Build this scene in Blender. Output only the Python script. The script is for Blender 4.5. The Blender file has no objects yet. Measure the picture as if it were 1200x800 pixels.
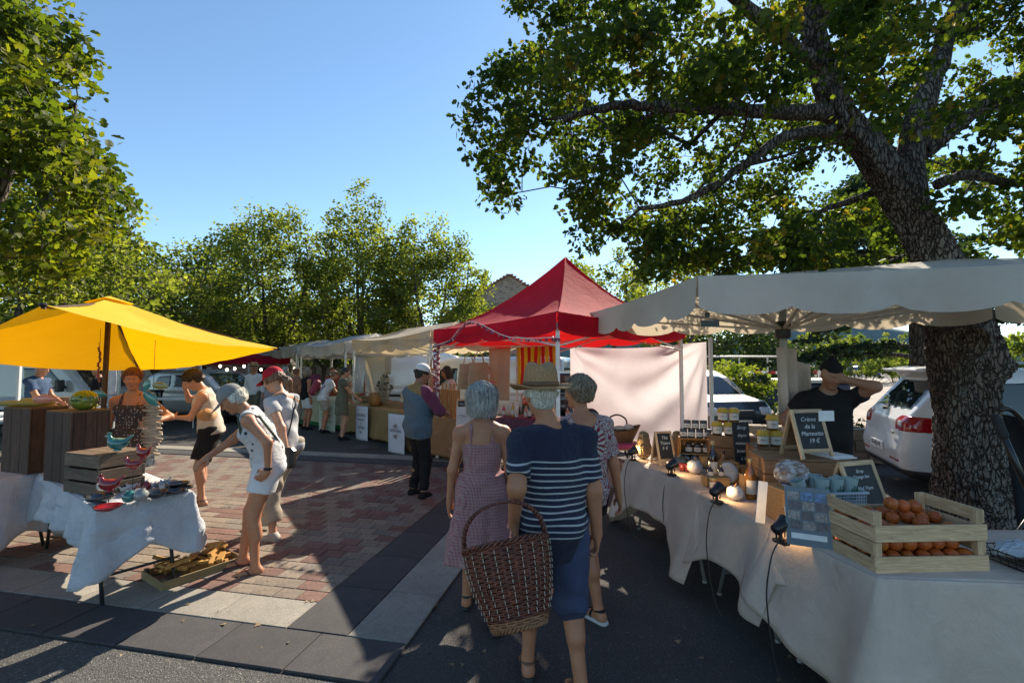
import bpy, math, random
import numpy as np
from mathutils import Vector, Matrix, noise as mnoise
random.seed(7); RNG = np.random.default_rng(7)
scene = bpy.context.scene
COL = scene.collection
# ---------------------------------------------------------------- camera
F = 549.0; PITCH = math.atan(27 / F); CAMZ = 1.78
cam_d = bpy.data.cameras.new('camera'); cam = bpy.data.objects.new('camera', cam_d); COL.objects.link(cam)
cam_d.sensor_width = 36; cam_d.lens = F / 1200 * 36; cam_d.clip_start = .05; cam_d.clip_end = 6000
cam.location = (0, 0, CAMZ); cam.rotation_euler = (math.pi / 2 + PITCH, 0, 0)
scene.camera = cam
CP, SP = math.cos(PITCH), math.sin(PITCH)
def ray(px, py):
    x = (px - 600) / F; y = -(py - 400) / F
    return (x, CP - y * SP, SP + y * CP)
def at(px, py, Y):
    """world point seen at photo pixel px,py, at depth Y"""
    d = ray(px, py); k = Y / d[1]
    return Vector((d[0] * k, Y, CAMZ + d[2] * k))
def gnd(px, py, z=0.0):
    d = ray(px, py); k = (z - CAMZ) / d[2]
    return Vector((d[0] * k, d[1] * k, z))
def proj(p):
    X, Y, Z = p[0], p[1], p[2] - CAMZ
    dep = Y * CP + Z * SP; up = -Y * SP + Z * CP
    return (600 + F * X / dep, 400 - F * up / dep)
# ---------------------------------------------------------------- light
sd = Vector(ray(850, 2)).normalized()
SUN_EL = math.asin(sd.z); SUN_AZ = math.atan2(sd.x, sd.y)
sl = bpy.data.lights.new('sun', 'SUN'); sl.energy = 5.0; sl.angle = math.radians(.5); sl.color = (1, .89, .73)
so = bpy.data.objects.new('sun', sl); COL.objects.link(so)
so.rotation_euler = sd.to_track_quat('Z', 'Y').to_euler(); so.location = sd * 60
world = bpy.data.worlds.new('World'); scene.world = world; world.use_nodes = True
wn = world.node_tree; wn.nodes.clear()
sky = wn.nodes.new('ShaderNodeTexSky'); sky.sky_type = 'NISHITA'; sky.sun_disc = False
sky.sun_elevation = SUN_EL; sky.sun_rotation = SUN_AZ; sky.air_density = 1.0; sky.dust_density = .12; sky.ozone_density = 1.5; sky.altitude = 300
bg = wn.nodes.new('ShaderNodeBackground'); bg.inputs[1].default_value = .1
wo = wn.nodes.new('ShaderNodeOutputWorld')
tint = wn.nodes.new('ShaderNodeVectorMath'); tint.operation = 'MULTIPLY'; tint.inputs[1].default_value = (.84, .96, .98)
wn.links.new(sky.outputs[0], tint.inputs[0]); wn.links.new(tint.outputs[0], bg.inputs[0]); wn.links.new(bg.outputs[0], wo.inputs[0])
vs = scene.view_settings
scene.display_settings.display_device = 'sRGB'
vs.view_transform = 'Standard'; vs.look = 'None'; vs.gamma = 1; vs.use_curve_mapping = False; vs.exposure = 1.08
scene.cycles.max_bounces = 6; scene.cycles.diffuse_bounces = 3; scene.cycles.glossy_bounces = 2
scene.cycles.transparent_max_bounces = 6; scene.cycles.transmission_bounces = 4; scene.cycles.caustics_reflective = False; scene.cycles.caustics_refractive = False
scene.cycles.use_denoising = True
# ---------------------------------------------------------------- objects
def tag(o, label=None, cat=None, group=None, kind=None):
    if label: o['label'] = label
    if cat: o['category'] = cat
    if group: o['group'] = group
    if kind: o['kind'] = kind
    return o
def thing(name, label, cat, loc=(0, 0, 0), rz=0, group=None):
    o = bpy.data.objects.new(name, None); COL.objects.link(o); o.empty_display_size = .1
    o.location = loc; o.rotation_euler = (0, 0, rz)
    return tag(o, label, cat, group)
def kids(o): return [c for c in COL.objects if c.parent is o]
CH = {}
def copy_tree(o, loc=None, rz=None, label=None, parent=None, tree=None):
    if tree is None:
        tree = {}
        for c in COL.objects:
            if c.parent is not None: tree.setdefault(c.parent.name, []).append(c)
    c = o.copy(); COL.objects.link(c)
    if parent is not None: c.parent = parent
    if loc is not None: c.location = loc
    if rz is not None: c.rotation_euler = (0, 0, rz)
    if label: c['label'] = label
    for k in tree.get(o.name, []): copy_tree(k, parent=c, tree=tree)
    return c
class MB:
    def __init__(s): s.v = []; s.f = []; s.m = []
    def add(s, vs_, fs_, mi=0, M=None):
        n = len(s.v)
        if M is not None: vs_ = [tuple(M @ Vector(v)) for v in vs_]
        s.v += [tuple(v) for v in vs_]; s.f += [tuple(i + n for i in f) for f in fs_]; s.m += [mi] * len(fs_)
        return s
    def box(s, c, size, rz=0, rx=0, ry=0, mi=0, top=1.0):
        x, y, z = size[0] / 2, size[1] / 2, size[2] / 2
        vs_ = [(-x, -y, -z), (x, -y, -z), (x, y, -z), (-x, y, -z), (-x * top, -y * top, z), (x * top, -y * top, z), (x * top, y * top, z), (-x * top, y * top, z)]
        fs_ = [(0, 3, 2, 1), (4, 5, 6, 7), (0, 1, 5, 4), (1, 2, 6, 5), (2, 3, 7, 6), (3, 0, 4, 7)]
        M = Matrix.Translation(c) @ Matrix.Rotation(rz, 4, 'Z') @ Matrix.Rotation(ry, 4, 'Y') @ Matrix.Rotation(rx, 4, 'X')
        return s.add(vs_, fs_, mi, M)
    def bar(s, p, q, w, h, mi=0):
        p = Vector(p); q = Vector(q); d = q - p; L = d.length
        z = d / L; ref = Vector((0, 0, 1)) if abs(z.z) < .95 else Vector((1, 0, 0))
        x = z.cross(ref).normalized(); y = x.cross(z)
        vs_ = [p + x * (a * w / 2) + y * (b * h / 2) + z * (c * L) for c in (0, 1) for a, b in ((-1, -1), (1, -1), (1, 1), (-1, 1))]
        return s.add(vs_, [(3, 2, 1, 0), (4, 5, 6, 7), (0, 1, 5, 4), (1, 2, 6, 5), (2, 3, 7, 6), (3, 0, 4, 7)], mi)
    def tube(s, pts, r, n=8, mi=0, caps=True):
        pts = [Vector(p) for p in pts]; k = len(pts)
        rs = r if hasattr(r, '__len__') else [r] * k
        vs_ = []; ref = None
        for i, p in enumerate(pts):
            t = (pts[min(i + 1, k - 1)] - pts[max(i - 1, 0)]).normalized()
            if ref is None:
                ref = t.cross(Vector((0, 0, 1)) if abs(t.z) < .9 else Vector((1, 0, 0))).normalized()
            else:
                ref = (ref - t * ref.dot(t)).normalized()
            b = t.cross(ref)
            for j in range(n):
                a = 2 * math.pi * j / n
                vs_.append(p + ref * (math.cos(a) * rs[i]) + b * (math.sin(a) * rs[i]))
        fs_ = [(i * n + j, i * n + (j + 1) % n, (i + 1) * n + (j + 1) % n, (i + 1) * n + j) for i in range(k - 1) for j in range(n)]
        if caps: fs_ += [tuple(range(n - 1, -1, -1)), tuple((k - 1) * n + j for j in range(n))]
        return s.add(vs_, fs_, mi)
    def lathe(s, prof, n=16, c=(0, 0, 0), mi=0, M=None, sx=1, sy=1):
        vs_ = [(c[0] + r * sx * math.cos(2 * math.pi * j / n), c[1] + r * sy * math.sin(2 * math.pi * j / n), c[2] + z) for r, z in prof for j in range(n)]
        k = len(prof)
        fs_ = [(i * n + j, i * n + (j + 1) % n, (i + 1) * n + (j + 1) % n, (i + 1) * n + j) for i in range(k - 1) for j in range(n)]
        fs_ += [tuple(range(n - 1, -1, -1)), tuple((k - 1) * n + j for j in range(n))]
        return s.add(vs_, fs_, mi, M)
    def ell(s, c, r, n=14, mi=0, M=None):
        m = max(6, n // 2 + 1)
        prof = [(math.sin(math.pi * i / m) or 1e-3, -math.cos(math.pi * i / m)) for i in range(m + 1)]
        prof[0] = (.02, -1); prof[-1] = (.02, 1)
        T = Matrix.Translation(c) @ Matrix.Diagonal((r[0], r[1], r[2], 1))
        return s.lathe(prof, n, mi=mi, M=(M @ T) if M is not None else T)
    def grid(s, fn, nu, nv, mi=0, closed=False):
        vs_ = [tuple(fn(i / nu, j / nv)) for i in range(nu + (0 if closed else 1)) for j in range(nv + 1)]
        w = nv + 1; n = nu
        fs_ = [(i * w + j, ((i + 1) % (nu if closed else 10 ** 9)) * w + j, ((i + 1) % (nu if closed else 10 ** 9)) * w + j + 1, i * w + j + 1) for i in range(n) for j in range(nv)]
        return s.add(vs_, fs_, mi)
    def prism(s, poly, z0, z1, mi=0, M=None):
        n = len(poly)
        vs_ = [(x, y, z0) for x, y in poly] + [(x, y, z1) for x, y in poly]
        fs_ = [tuple(range(n - 1, -1, -1)), tuple(range(n, 2 * n))] + [(i, (i + 1) % n, (i + 1) % n + n, i + n) for i in range(n)]
        return s.add(vs_, fs_, mi, M)
    def mesh(s, name, mats, smooth=False):
        me = bpy.data.meshes.new(name); me.from_pydata(s.v, [], s.f); 
        for m in (mats if isinstance(mats, (list, tuple)) else [mats]): me.materials.append(m)
        if any(s.m): me.polygons.foreach_set('material_index', s.m)
        if smooth: me.polygons.foreach_set('use_smooth', [True] * len(me.polygons))
        me.update(); return me
    def build(s, name, mats, parent=None, smooth=False, loc=None, rz=0, bevel=0, solid=0, angle=None):
        me = s.mesh(name, mats, smooth)
        o = bpy.data.objects.new(name, me); COL.objects.link(o)
        if parent is not None: o.parent = parent
        if loc is not None: o.location = loc
        o.rotation_euler = (0, 0, rz)
        if angle is not None and smooth:
            me.set_sharp_from_angle(angle=math.radians(angle))
        if bevel:
            b = o.modifiers.new('bevel', 'BEVEL'); b.width = bevel; b.segments = 1; b.limit_method = 'ANGLE'
        if solid:
            b = o.modifiers.new('solid', 'SOLIDIFY'); b.thickness = solid; b.offset = 0
        return o
def put(me, name, parent=None, loc=(0, 0, 0), rot=(0, 0, 0), scale=(1, 1, 1)):
    o = bpy.data.objects.new(name, me); COL.objects.link(o)
    if parent is not None: o.parent = parent
    o.location = loc; o.rotation_euler = rot; o.scale = scale
    return o
def npmesh(name, V, Fc, mats, smooth=False, mi=None, tone=None):
    """fast mesh from numpy: V (n,3), Fc (m,k) all faces k-gons"""
    me = bpy.data.meshes.new(name); k = Fc.shape[1]; m = len(Fc)
    me.vertices.add(len(V)); me.vertices.foreach_set('co', np.asarray(V, np.float32).ravel())
    me.loops.add(m * k); me.loops.foreach_set('vertex_index', Fc.astype(np.int32).ravel())
    me.polygons.add(m); me.polygons.foreach_set('loop_start', np.arange(0, m * k, k, dtype=np.int32))
    if smooth: me.polygons.foreach_set('use_smooth', np.ones(m, bool))
    for x in (mats if isinstance(mats, (list, tuple)) else [mats]): me.materials.append(x)
    if mi is not None: me.polygons.foreach_set('material_index', mi.astype(np.int32))
    if tone is not None:
        a = me.attributes.new('tone', 'FLOAT', 'POINT'); a.data.foreach_set('value', tone.astype(np.float32))
    me.update(calc_edges=True); me.validate() if False else None
    return me
# ---------------------------------------------------------------- materials
MATS = {}
def _nt(name):
    m = bpy.data.materials.new(name); m.use_nodes = True; nt = m.node_tree
    return m, nt, nt.nodes['Principled BSDF'], nt.nodes['Material Output']
def _N(nt, t, **kw):
    n = nt.nodes.new(t)
    for k, v in kw.items():
        if isinstance(k, str) and hasattr(n, k): setattr(n, k, v)
    return n
def _coords(nt, scale=(1, 1, 1), gen='Object', rot=(0, 0, 0)):
    tc = nt.nodes.new('ShaderNodeTexCoord'); mp = nt.nodes.new('ShaderNodeMapping')
    mp.inputs['Scale'].default_value = scale; mp.inputs['Rotation'].default_value = rot
    nt.links.new(tc.outputs[gen], mp.inputs[0]); return mp.outputs[0]
def _mix(nt, fac, a, b, blend='MIX'):
    n = nt.nodes.new('ShaderNodeMix'); n.data_type = 'RGBA'; n.blend_type = blend
    for sck, val in ((n.inputs[0], fac), (n.inputs[6], a), (n.inputs[7], b)):
        if hasattr(val, 'links') or hasattr(val, 'is_linked'): nt.links.new(val, sck)
        elif isinstance(val, (int, float)): sck.default_value = val
        else: sck.default_value = (*val[:3], 1)
    return n.outputs[2]
def _ramp(nt, src, stops, interp='LINEAR'):
    r = nt.nodes.new('ShaderNodeValToRGB'); r.color_ramp.interpolation = interp
    while len(r.color_ramp.elements) < len(stops): r.color_ramp.elements.new(.5)
    for e, (p, c) in zip(r.color_ramp.elements, stops):
        e.position = p; e.color = (*c, 1) if hasattr(c, '__len__') else (c, c, c, 1)
    nt.links.new(src, r.inputs[0]); return r.outputs[0]
def _noise(nt, vec, scale, detail=4, rough=.55, dist=0):
    n = nt.nodes.new('ShaderNodeTexNoise'); n.inputs['Scale'].default_value = scale; n.inputs['Detail'].default_value = detail
    n.inputs['Roughness'].default_value = rough; n.inputs['Distortion'].default_value = dist
    nt.links.new(vec, n.inputs['Vector']); return n.outputs['Fac']
def _math(nt, op, a, b=0.0, c=None):
    n = nt.nodes.new('ShaderNodeMath'); n.operation = op
    for i, val in enumerate((a, b) if c is None else (a, b, c)):
        if hasattr(val, 'is_linked'): nt.links.new(val, n.inputs[i])
        else: n.inputs[i].default_value = val
    return n.outputs[0]
def _bump(nt, h, strength, dist, bs):
    b = nt.nodes.new('ShaderNodeBump'); b.inputs['Strength'].default_value = strength; b.inputs['Distance'].default_value = dist
    nt.links.new(h, b.inputs['Height']); nt.links.new(b.outputs[0], bs.inputs['Normal']); return b
def _objrand(nt, col, amt=.25):
    oi = nt.nodes.new('ShaderNodeObjectInfo'); hs = nt.nodes.new('ShaderNodeHueSaturation')
    v = _math(nt, 'MULTIPLY_ADD', oi.outputs['Random'], amt * 2, 1 - amt); nt.links.new(v, hs.inputs['Value'])
    nt.links.new(col, hs.inputs['Color']); return hs.outputs[0]
def mat(name, c1, c2=None, scale=6, rough=.6, bump=0, bscale=None, bdist=.01, metal=0, spec=.5, stretch=(1, 1, 1), rnd=0, detail=4, coat=0, alpha=1, trans=0, gen='Object', lo=.35, hi=.65, sheen=0):
    if name in MATS: return MATS[name]
    m, nt, b, out = _nt(name)
    c2 = c2 or tuple(x * .75 for x in c1)
    vec = _coords(nt, stretch, gen)
    nz = _noise(nt, vec, scale, detail)
    col = _ramp(nt, nz, [(lo, c2), (hi, c1)])
    if bump and bscale and bscale > 60: col = _mix(nt, _ramp(nt, _noise(nt, vec, bscale * .55, 3, .7), [(.45, .55), (.62, 0)]), col, tuple(x * .45 for x in c2)); col = _mix(nt, _ramp(nt, _noise(nt, vec, 1.7, 6, .7), [(.45, 0), (.75, .6)]), col, tuple(x * .5 for x in c2))
    if rnd: col = _objrand(nt, col, rnd)
    nt.links.new(col, b.inputs['Base Color'])
    b.inputs['Roughness'].default_value = rough; b.inputs['Metallic'].default_value = metal
    b.inputs['Specular IOR Level'].default_value = spec; b.inputs['Coat Weight'].default_value = coat
    b.inputs['Transmission Weight'].default_value = trans; b.inputs['Sheen Weight'].default_value = sheen
    if bump:
        h = _noise(nt, vec, bscale or scale * 3, 5)
        _bump(nt, h, bump, bdist, b)
    MATS[name] = m; return m
def cloth_mat(name, c1, c2=None, scale=3, transl=.0, rough=.85, weave=900, wr=.12, tcol=None):
    """fabric: principled mixed with translucent so light comes through, low bumps for creases"""
    if name in MATS: return MATS[name]
    m, nt, b, out = _nt(name); vec = _coords(nt)
    nz = _noise(nt, vec, scale, 5, .6, .4)
    c2 = c2 or tuple(x * .85 for x in c1)
    col = _ramp(nt, nz, [(.38, c2), (.6, c1)])
    nt.links.new(col, b.inputs['Base Color']); b.inputs['Roughness'].default_value = rough; b.inputs['Specular IOR Level'].default_value = .2
    fine = _noise(nt, vec, weave, 1); mid = _noise(nt, vec, scale * 3, 3, .5, .8)
    crs = _noise(nt, vec, scale * 7, 4, .7, 1.6); h = _math(nt, 'MULTIPLY_ADD', fine, .08, _math(nt, 'MULTIPLY_ADD', crs, .5, mid)); col = _mix(nt, _math(nt, 'MULTIPLY', _noise(nt, vec, .9, 5, .7), .22), col, tuple(x * .6 for x in c2)); nt.links.new(col, b.inputs['Base Color'])
    _bump(nt, h, wr, .06, b)
    if transl:
        t = nt.nodes.new('ShaderNodeBsdfTranslucent'); mx = nt.nodes.new('ShaderNodeMixShader'); mx.inputs[0].default_value = transl
        if tcol: t.inputs[0].default_value = (*tcol, 1)
        else: nt.links.new(col, t.inputs[0])
        nt.links.new(b.outputs[0], mx.inputs[1]); nt.links.new(t.outputs[0], mx.inputs[2]); nt.links.new(mx.outputs[0], out.inputs[0])
    MATS[name] = m; return m
def wood_mat(name, c1, c2, axis=0, rough=.7, rnd=.2, scale=7, bump=.3):
    if name in MATS: return MATS[name]
    m, nt, b, out = _nt(name); st = [9, 9, 9]; st[axis] = .8
    oi = nt.nodes.new('ShaderNodeObjectInfo'); tc = nt.nodes.new('ShaderNodeTexCoord'); ad = nt.nodes.new('ShaderNodeVectorMath'); ad.operation = 'ADD'
    cb = nt.nodes.new('ShaderNodeCombineXYZ'); k = _math(nt, 'MULTIPLY', oi.outputs['Random'], 37.0)
    for i in range(3): nt.links.new(k, cb.inputs[i])
    nt.links.new(tc.outputs['Object'], ad.inputs[0]); nt.links.new(cb.outputs[0], ad.inputs[1])
    mp = nt.nodes.new('ShaderNodeMapping'); mp.inputs['Scale'].default_value = st; nt.links.new(ad.outputs[0], mp.inputs[0])
    g = _noise(nt, mp.outputs[0], scale, 6, .65, 1.2); bl = _noise(nt, ad.outputs[0], 5, 3)
    col = _ramp(nt, g, [(.32, c2), (.5, tuple((x + y) / 2 for x, y in zip(c1, c2))), (.62, c1)])
    col = _mix(nt, _math(nt, 'MULTIPLY', bl, .35), col, tuple(x * .55 for x in c2))
    col = _objrand(nt, col, rnd); nt.links.new(col, b.inputs['Base Color']); b.inputs['Roughness'].default_value = rough
    _bump(nt, g, bump, .004, b); MATS[name] = m; return m
def leaf_mat(name, stops, transl=.45, rough=.62):
    if name in MATS: return MATS[name]
    m, nt, b, out = _nt(name); at_ = nt.nodes.new('ShaderNodeAttribute'); at_.attribute_name = 'tone'
    col = _ramp(nt, at_.outputs['Fac'], stops)
    nt.links.new(col, b.inputs['Base Color']); b.inputs['Roughness'].default_value = rough; b.inputs['Specular IOR Level'].default_value = .18
    t = nt.nodes.new('ShaderNodeBsdfTranslucent'); mx = nt.nodes.new('ShaderNodeMixShader'); mx.inputs[0].default_value = transl
    tc_ = _mix(nt, 1.0, col, (2.1, 2.25, .7), 'MULTIPLY'); nt.links.new(tc_, t.inputs[0])
    nt.links.new(b.outputs[0], mx.inputs[1]); nt.links.new(t.outputs[0], mx.inputs[2]); nt.links.new(mx.outputs[0], out.inputs[0])
    MATS[name] = m; return m
def glass_mat(name, col=(.03, .04, .05), rough=.04, trans=0, alpha=1):
    if name in MATS: return MATS[name]
    m, nt, b, out = _nt(name); nz = _noise(nt, _coords(nt), 3, 2)
    nt.links.new(_ramp(nt, nz, [(.3, col), (.8, tuple(x * 1.3 for x in col))]), b.inputs['Base Color'])
    b.inputs['Roughness'].default_value = rough; b.inputs['Transmission Weight'].default_value = trans; b.inputs['IOR'].default_value = 1.45
    b.inputs['Specular IOR Level'].default_value = .8; b.inputs['Alpha'].default_value = alpha
    MATS[name] = m; return m
def text(body, size, M, mt, parent=None, name='lettering', align='CENTER', ext=.0006):
    c = bpy.data.curves.new(name, 'FONT'); c.body = body; c.size = size; c.extrude = ext; c.shear = .3 if mt.name == 'chalk_white' else 0; c.align_x = align; c.align_y = 'CENTER'; c.resolution_u = 2
    c.materials.append(mt); o = bpy.data.objects.new(name, c); COL.objects.link(o); bpy.context.view_layer.update()
    me = bpy.data.meshes.new_from_object(o.evaluated_get(bpy.context.evaluated_depsgraph_get())); bpy.data.objects.remove(o); bpy.data.curves.remove(c)
    o = bpy.data.objects.new(name, me); COL.objects.link(o)
    if parent is not None: o.parent = parent
    o.matrix_local = M; return o
def frame(o, x, z):
    """matrix with origin o, local X along x, local Z along z"""
    x = Vector(x).normalized(); z = Vector(z); z = (z - x * z.dot(x)).normalized(); y = z.cross(x)
    M = Matrix((x, y, z)).transposed().to_4x4(); M.translation = Vector(o); return M
WHITE = mat('white_paint', (.78, .78, .76), (.7, .7, .68), rough=.4)
STEEL = mat('brushed_steel', (.55, .55, .54), (.4, .4, .4), metal=.7, rough=.4)
GALV = mat('galvanised_pole', (.6, .6, .56), (.45, .45, .42), metal=.35, rough=.45)
BLACK = mat('black_plastic', (.018, .018, .018), (.01, .01, .01), rough=.35)
DARKM = mat('dark_metal', (.05, .05, .055), (.03, .03, .03), metal=.4, rough=.5)
CHALKB = mat('chalkboard_black', (.022, .024, .026), (.014, .015, .016), rough=.7, scale=9)
CHALK = mat('chalk_white', (.75, .75, .72), rough=.9)
PAPER = mat('paper_white', (.8, .8, .77), (.72, .72, .7), rough=.8, scale=20)
PINE = wood_mat('pale_pine_wood', (.74, .52, .30), (.44, .28, .15), 0)
PINEY = wood_mat('pale_pine_upright', (.74, .52, .30), (.44, .28, .15), 2)
BOXW = wood_mat('brown_crate_wood', (.36, .19, .085), (.17, .085, .035), 0)
OLDW = wood_mat('weathered_grey_wood', (.20, .14, .09), (.08, .052, .033), 0)
DARKW = wood_mat('dark_stained_wood', (.10, .05, .03), (.035, .018, .012), 2)
# ================================================================ ground
TH = math.atan((714 - 600) / F); ST, CT = math.sin(TH), math.cos(TH)
def AB(a, b, z=0.0): return (a * ST + b * CT, a * CT - b * ST, z)
def asphalt_mat(name, base, fleck, amt=.5, scale=260, stain=True):
    m, nt, b, out = _nt(name); vec = _coords(nt)
    vo = nt.nodes.new('ShaderNodeTexVoronoi'); vo.inputs['Scale'].default_value = scale; nt.links.new(vec, vo.inputs['Vector'])
    fl = _ramp(nt, vo.outputs['Color'], [(.55, tuple(x * .55 for x in base)), (.62, base), (.86, base), (.95, fleck)])
    big = _noise(nt, vec, .8, 7, .68, .5); col = _mix(nt, amt, base, fl)
    if stain: col = _mix(nt, _ramp(nt, big, [(.38, .0), (.68, .65)]), col, tuple(x * .5 for x in base))
    spots = nt.nodes.new('ShaderNodeTexVoronoi'); spots.inputs['Scale'].default_value = 3.1; nt.links.new(vec, spots.inputs['Vector'])
    col = _mix(nt, _ramp(nt, spots.outputs['Distance'], [(.035, .45), (.06, 0)]), col, (.02, .02, .02))
    nt.links.new(col, b.inputs['Base Color']); b.inputs['Roughness'].default_value = .92; b.inputs['Specular IOR Level'].default_value = .25
    hh = _math(nt, 'ADD', vo.outputs['Distance'], _noise(nt, vec, 60, 3)); _bump(nt, hh, .8, .006, b)
    return m
ASPH = asphalt_mat('dark_asphalt', (.105, .097, .09), (.36, .33, .30), .8, 210)
ASPHL = asphalt_mat('exposed_aggregate_grey', (.125, .12, .11), (.38, .36, .32), .9, 130)
LOT = asphalt_mat('pale_gravel_lot', (.42, .36, .31), (.55, .5, .42), .4, 40)
SLABD = mat('dark_slab_stone', (.075, .068, .068), (.05, .047, .047), scale=5, rough=.85, bump=.3, bscale=180, bdist=.003, rnd=.14)
SLABL = mat('beige_slab_stone', (.38, .345, .285), (.28, .255, .21), scale=6, rough=.85, bump=.4, bscale=200, bdist=.003, rnd=.1)
def paver_mat(nm, c): return mat(nm, c, tuple(x * .72 for x in c), scale=14, rough=.88, bump=.4, bscale=120, bdist=.003, rnd=.16)
PAVR = paver_mat('red_paver', (.22, .12, .092)); PAVB = paver_mat('beige_paver', (.29, .23, .175))
PAVG = paver_mat('grey_paver', (.24, .20, .165))
JOINT = mat('joint_sand', (.12, .1, .08), (.07, .06, .05), scale=30, rough=.95)
def sheet(name, pts, z, m, n=1, kind='structure', parent=None):
    b = MB(); b.add([(p[0], p[1], z) for p in pts], [tuple(range(len(pts)))]); o = b.build(name, m, parent)
    if parent is None: tag(o, kind=kind)
    return o
sheet('ground', [(-900, -400), (900, -400), (900, 1500), (-900, 1500)], 0, ASPH)
# light exposed aggregate apron at lower left and the pale lot far right
sheet('pavement_apron', [AB(-6, -14), AB(-6, -1.29), AB(2.462, -1.29), AB(2.462, -14)], .004, ASPHL)
sheet('gravel_parking_lot', [(5.2, 12.5), (60, 3.5), (90, 60), (4, 60)], .004, LOT)
pv = thing('paving', None, None); tag(pv, kind='structure')
base_ = sheet('paving_bed', [AB(2.465, -12), AB(2.465, -1.27), AB(8.62, -1.27), AB(8.62, -12)], .006, JOINT, parent=pv)
# paver meshes (shared): a unit slab with slightly worn edges
def slab_mesh(name, la, lb, m, h=.012, g=.006):
    b = MB(); x, y = lb / 2 - g / 2, la / 2 - g / 2; c = .004
    b.add([(-x, -y, 0), (x, -y, 0), (x, y, 0), (-x, y, 0), (-x, -y, h - c), (x, -y, h - c), (x, y, h - c), (-x, y, h - c),
           (-x + c, -y + c, h), (x - c, -y + c, h), (x - c, y - c, h), (-x + c, y - c, h)],
          [(0, 1, 5, 4), (1, 2, 6, 5), (2, 3, 7, 6), (3, 0, 4, 7), (4, 5, 9, 8), (5, 6, 10, 9), (6, 7, 11, 10), (7, 4, 8, 11), (8, 9, 10, 11)])
    return b.mesh(name, m)
def lay(me, name, a, b, dz=0.0): return put(me, name, pv, AB(a, b, .008 + dz), (random.uniform(-.003, .003), random.uniform(-.003, .003), -TH))
me_d = slab_mesh('slab', .385, .6, SLABD); me_d2 = slab_mesh('slab', .62, .45, SLABD); me_l = slab_mesh('slab', .62, .42, SLABL); me_b = slab_mesh('slab', .35, .6, SLABL)
b_ = -1.27 - .3
while b_ > -9.5:
    lay(me_d, 'slab', 2.66, b_)
    b_ -= .6
b_ = -2.14 - .3
while b_ > -9.5:
    lay(me_b, 'slab', 3.03, b_); b_ -= .6
a_ = 2.855 + .31
while a_ < 7.8:
    lay(me_d2, 'slab', a_, -1.915); lay(me_l, 'slab', a_ + .12 * 0, -1.48); a_ += .62
b_ = -2.3
while b_ > -11:
    lay(me_d, 'slab', 8.0, b_, -.002); lay(me_b, 'slab', 8.42, b_, -.002); b_ -= .6
# field of small red, beige and grey pavers, staggered
PW, PL = .2, .15
mes = {k: slab_mesh('paver', PL, PW, m) for k, m in (('r', PAVR), ('b', PAVB), ('g', PAVG))}
cells = []
ia = 0
while 3.205 + (ia + 1) * PL < 7.8:
    a = 3.205 + (ia + .5) * PL
    for ib in range(0, 48):
        b = -2.14 - (ib + .5) * PW - (PW / 2 if ia % 2 else 0)
        if b < -11.4: continue
        if ib == 0 and ia % 2: cells.append((999, a, -2.14 - PW / 4, 'h'))
        q = (ib + (ia // 2)) % 4 == 0 or (ib - (ia // 2)) % 5 == 0
        rr = random.random()
        k = 'r' if (q and rr < .72) or rr < .07 else ('g' if rr > .86 else 'b')
        X, Y, _ = AB(a, b); px, py = proj((X, Y, 0))
        cells.append((math.hypot(X, Y) + (100 if not (-10 < px < 1210 and py < 810) else 0), a, b, k))
    ia += 1
cells.sort()
far = MB()
for i, (d, a, b, k) in enumerate(cells):
    if i < 300 and d < 100: lay(mes[k], 'paver', a, b, random.uniform(-.0015, .0015))
    else:
        g = .003; HW = PW / 4 if k == 'h' else PW / 2; p = [AB(a + s * (PL / 2 - g), b + t * (HW - g), .0202) for s, t in ((-1, -1), (-1, 1), (1, 1), (1, -1))]
        q = [AB(a + s * (PL / 2 - g), b + t * (HW - g), .008) for s, t in ((-1, -1), (-1, 1), (1, 1), (1, -1))]
        far.add(p + q, [(0, 1, 2, 3), (0, 4, 5, 1), (1, 5, 6, 2), (2, 6, 7, 3), (3, 7, 4, 0)], {'r': 0, 'b': 1, 'g': 2, 'h': 1}[k])
for f, nm in ((far, 'paver_field'),): tag(f.build(nm, [PAVR, PAVB, PAVG], pv), kind='stuff')
# small light cobbles beside the stalls
cob = MB()
for i in range(16):
    for j in range(22):
        X, Y, _ = AB(7.05 + i * .105, -1.2 + j * .11); cob.box((X, Y, .014), (.096, .09, .028), -TH)
tag(cob.build('cobble_patch', paver_mat('light_cobble', (.34, .32, .3)), None), kind='structure')
# gravel lot kerb, fallen leaves and litter specks
kb = MB()
for i in range(24): kb.box((8.2 + i * 1.02, 12.35 - i * .16, .06), (1.0, .16, .12), -.155)
tag(kb.build('kerb', mat('kerb_concrete', (.42, .4, .37), rough=.85), None), kind='structure')
lf = MB()
for i in range(170):
    x = random.uniform(-5, 3.0); y = random.uniform(2.3, 9); s = random.uniform(.008, .026); r = random.uniform(0, 6.28)
    lf.add([(x + math.cos(r + k * 2.1) * s, y + math.sin(r + k * 2.1) * s, .024 + (.008 if k == 1 else 0)) for k in range(3)], [(0, 1, 2)])
tag(lf.build('leaf_litter', mat('dry_leaf_brown', (.3, .22, .12), (.16, .1, .05), scale=2), None), kind='stuff')
# distant terrain
hl = MB(); 
def hill(u, v):
    x = -700 + 1900 * u; h = 38 * (mnoise.noise(Vector((x * .003, 5, 0))) + .5) + 26 + 46 * math.exp(-((x - 700) / 260) ** 2)
    return (x, 900 + 60 * v, (h if v > .5 else 0) if v in (0, 1) else h * math.sin(v * math.pi / 2))
hl.grid(hill, 120, 6); tag(hl.build('distant_hill', mat('wooded_hill_haze_blue', (.13, .18, .19), (.1, .15, .15), scale=.02, rough=1), None, smooth=True), kind='structure')  # bluish haze of distance is put into the wooded hill's base colour
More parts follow.
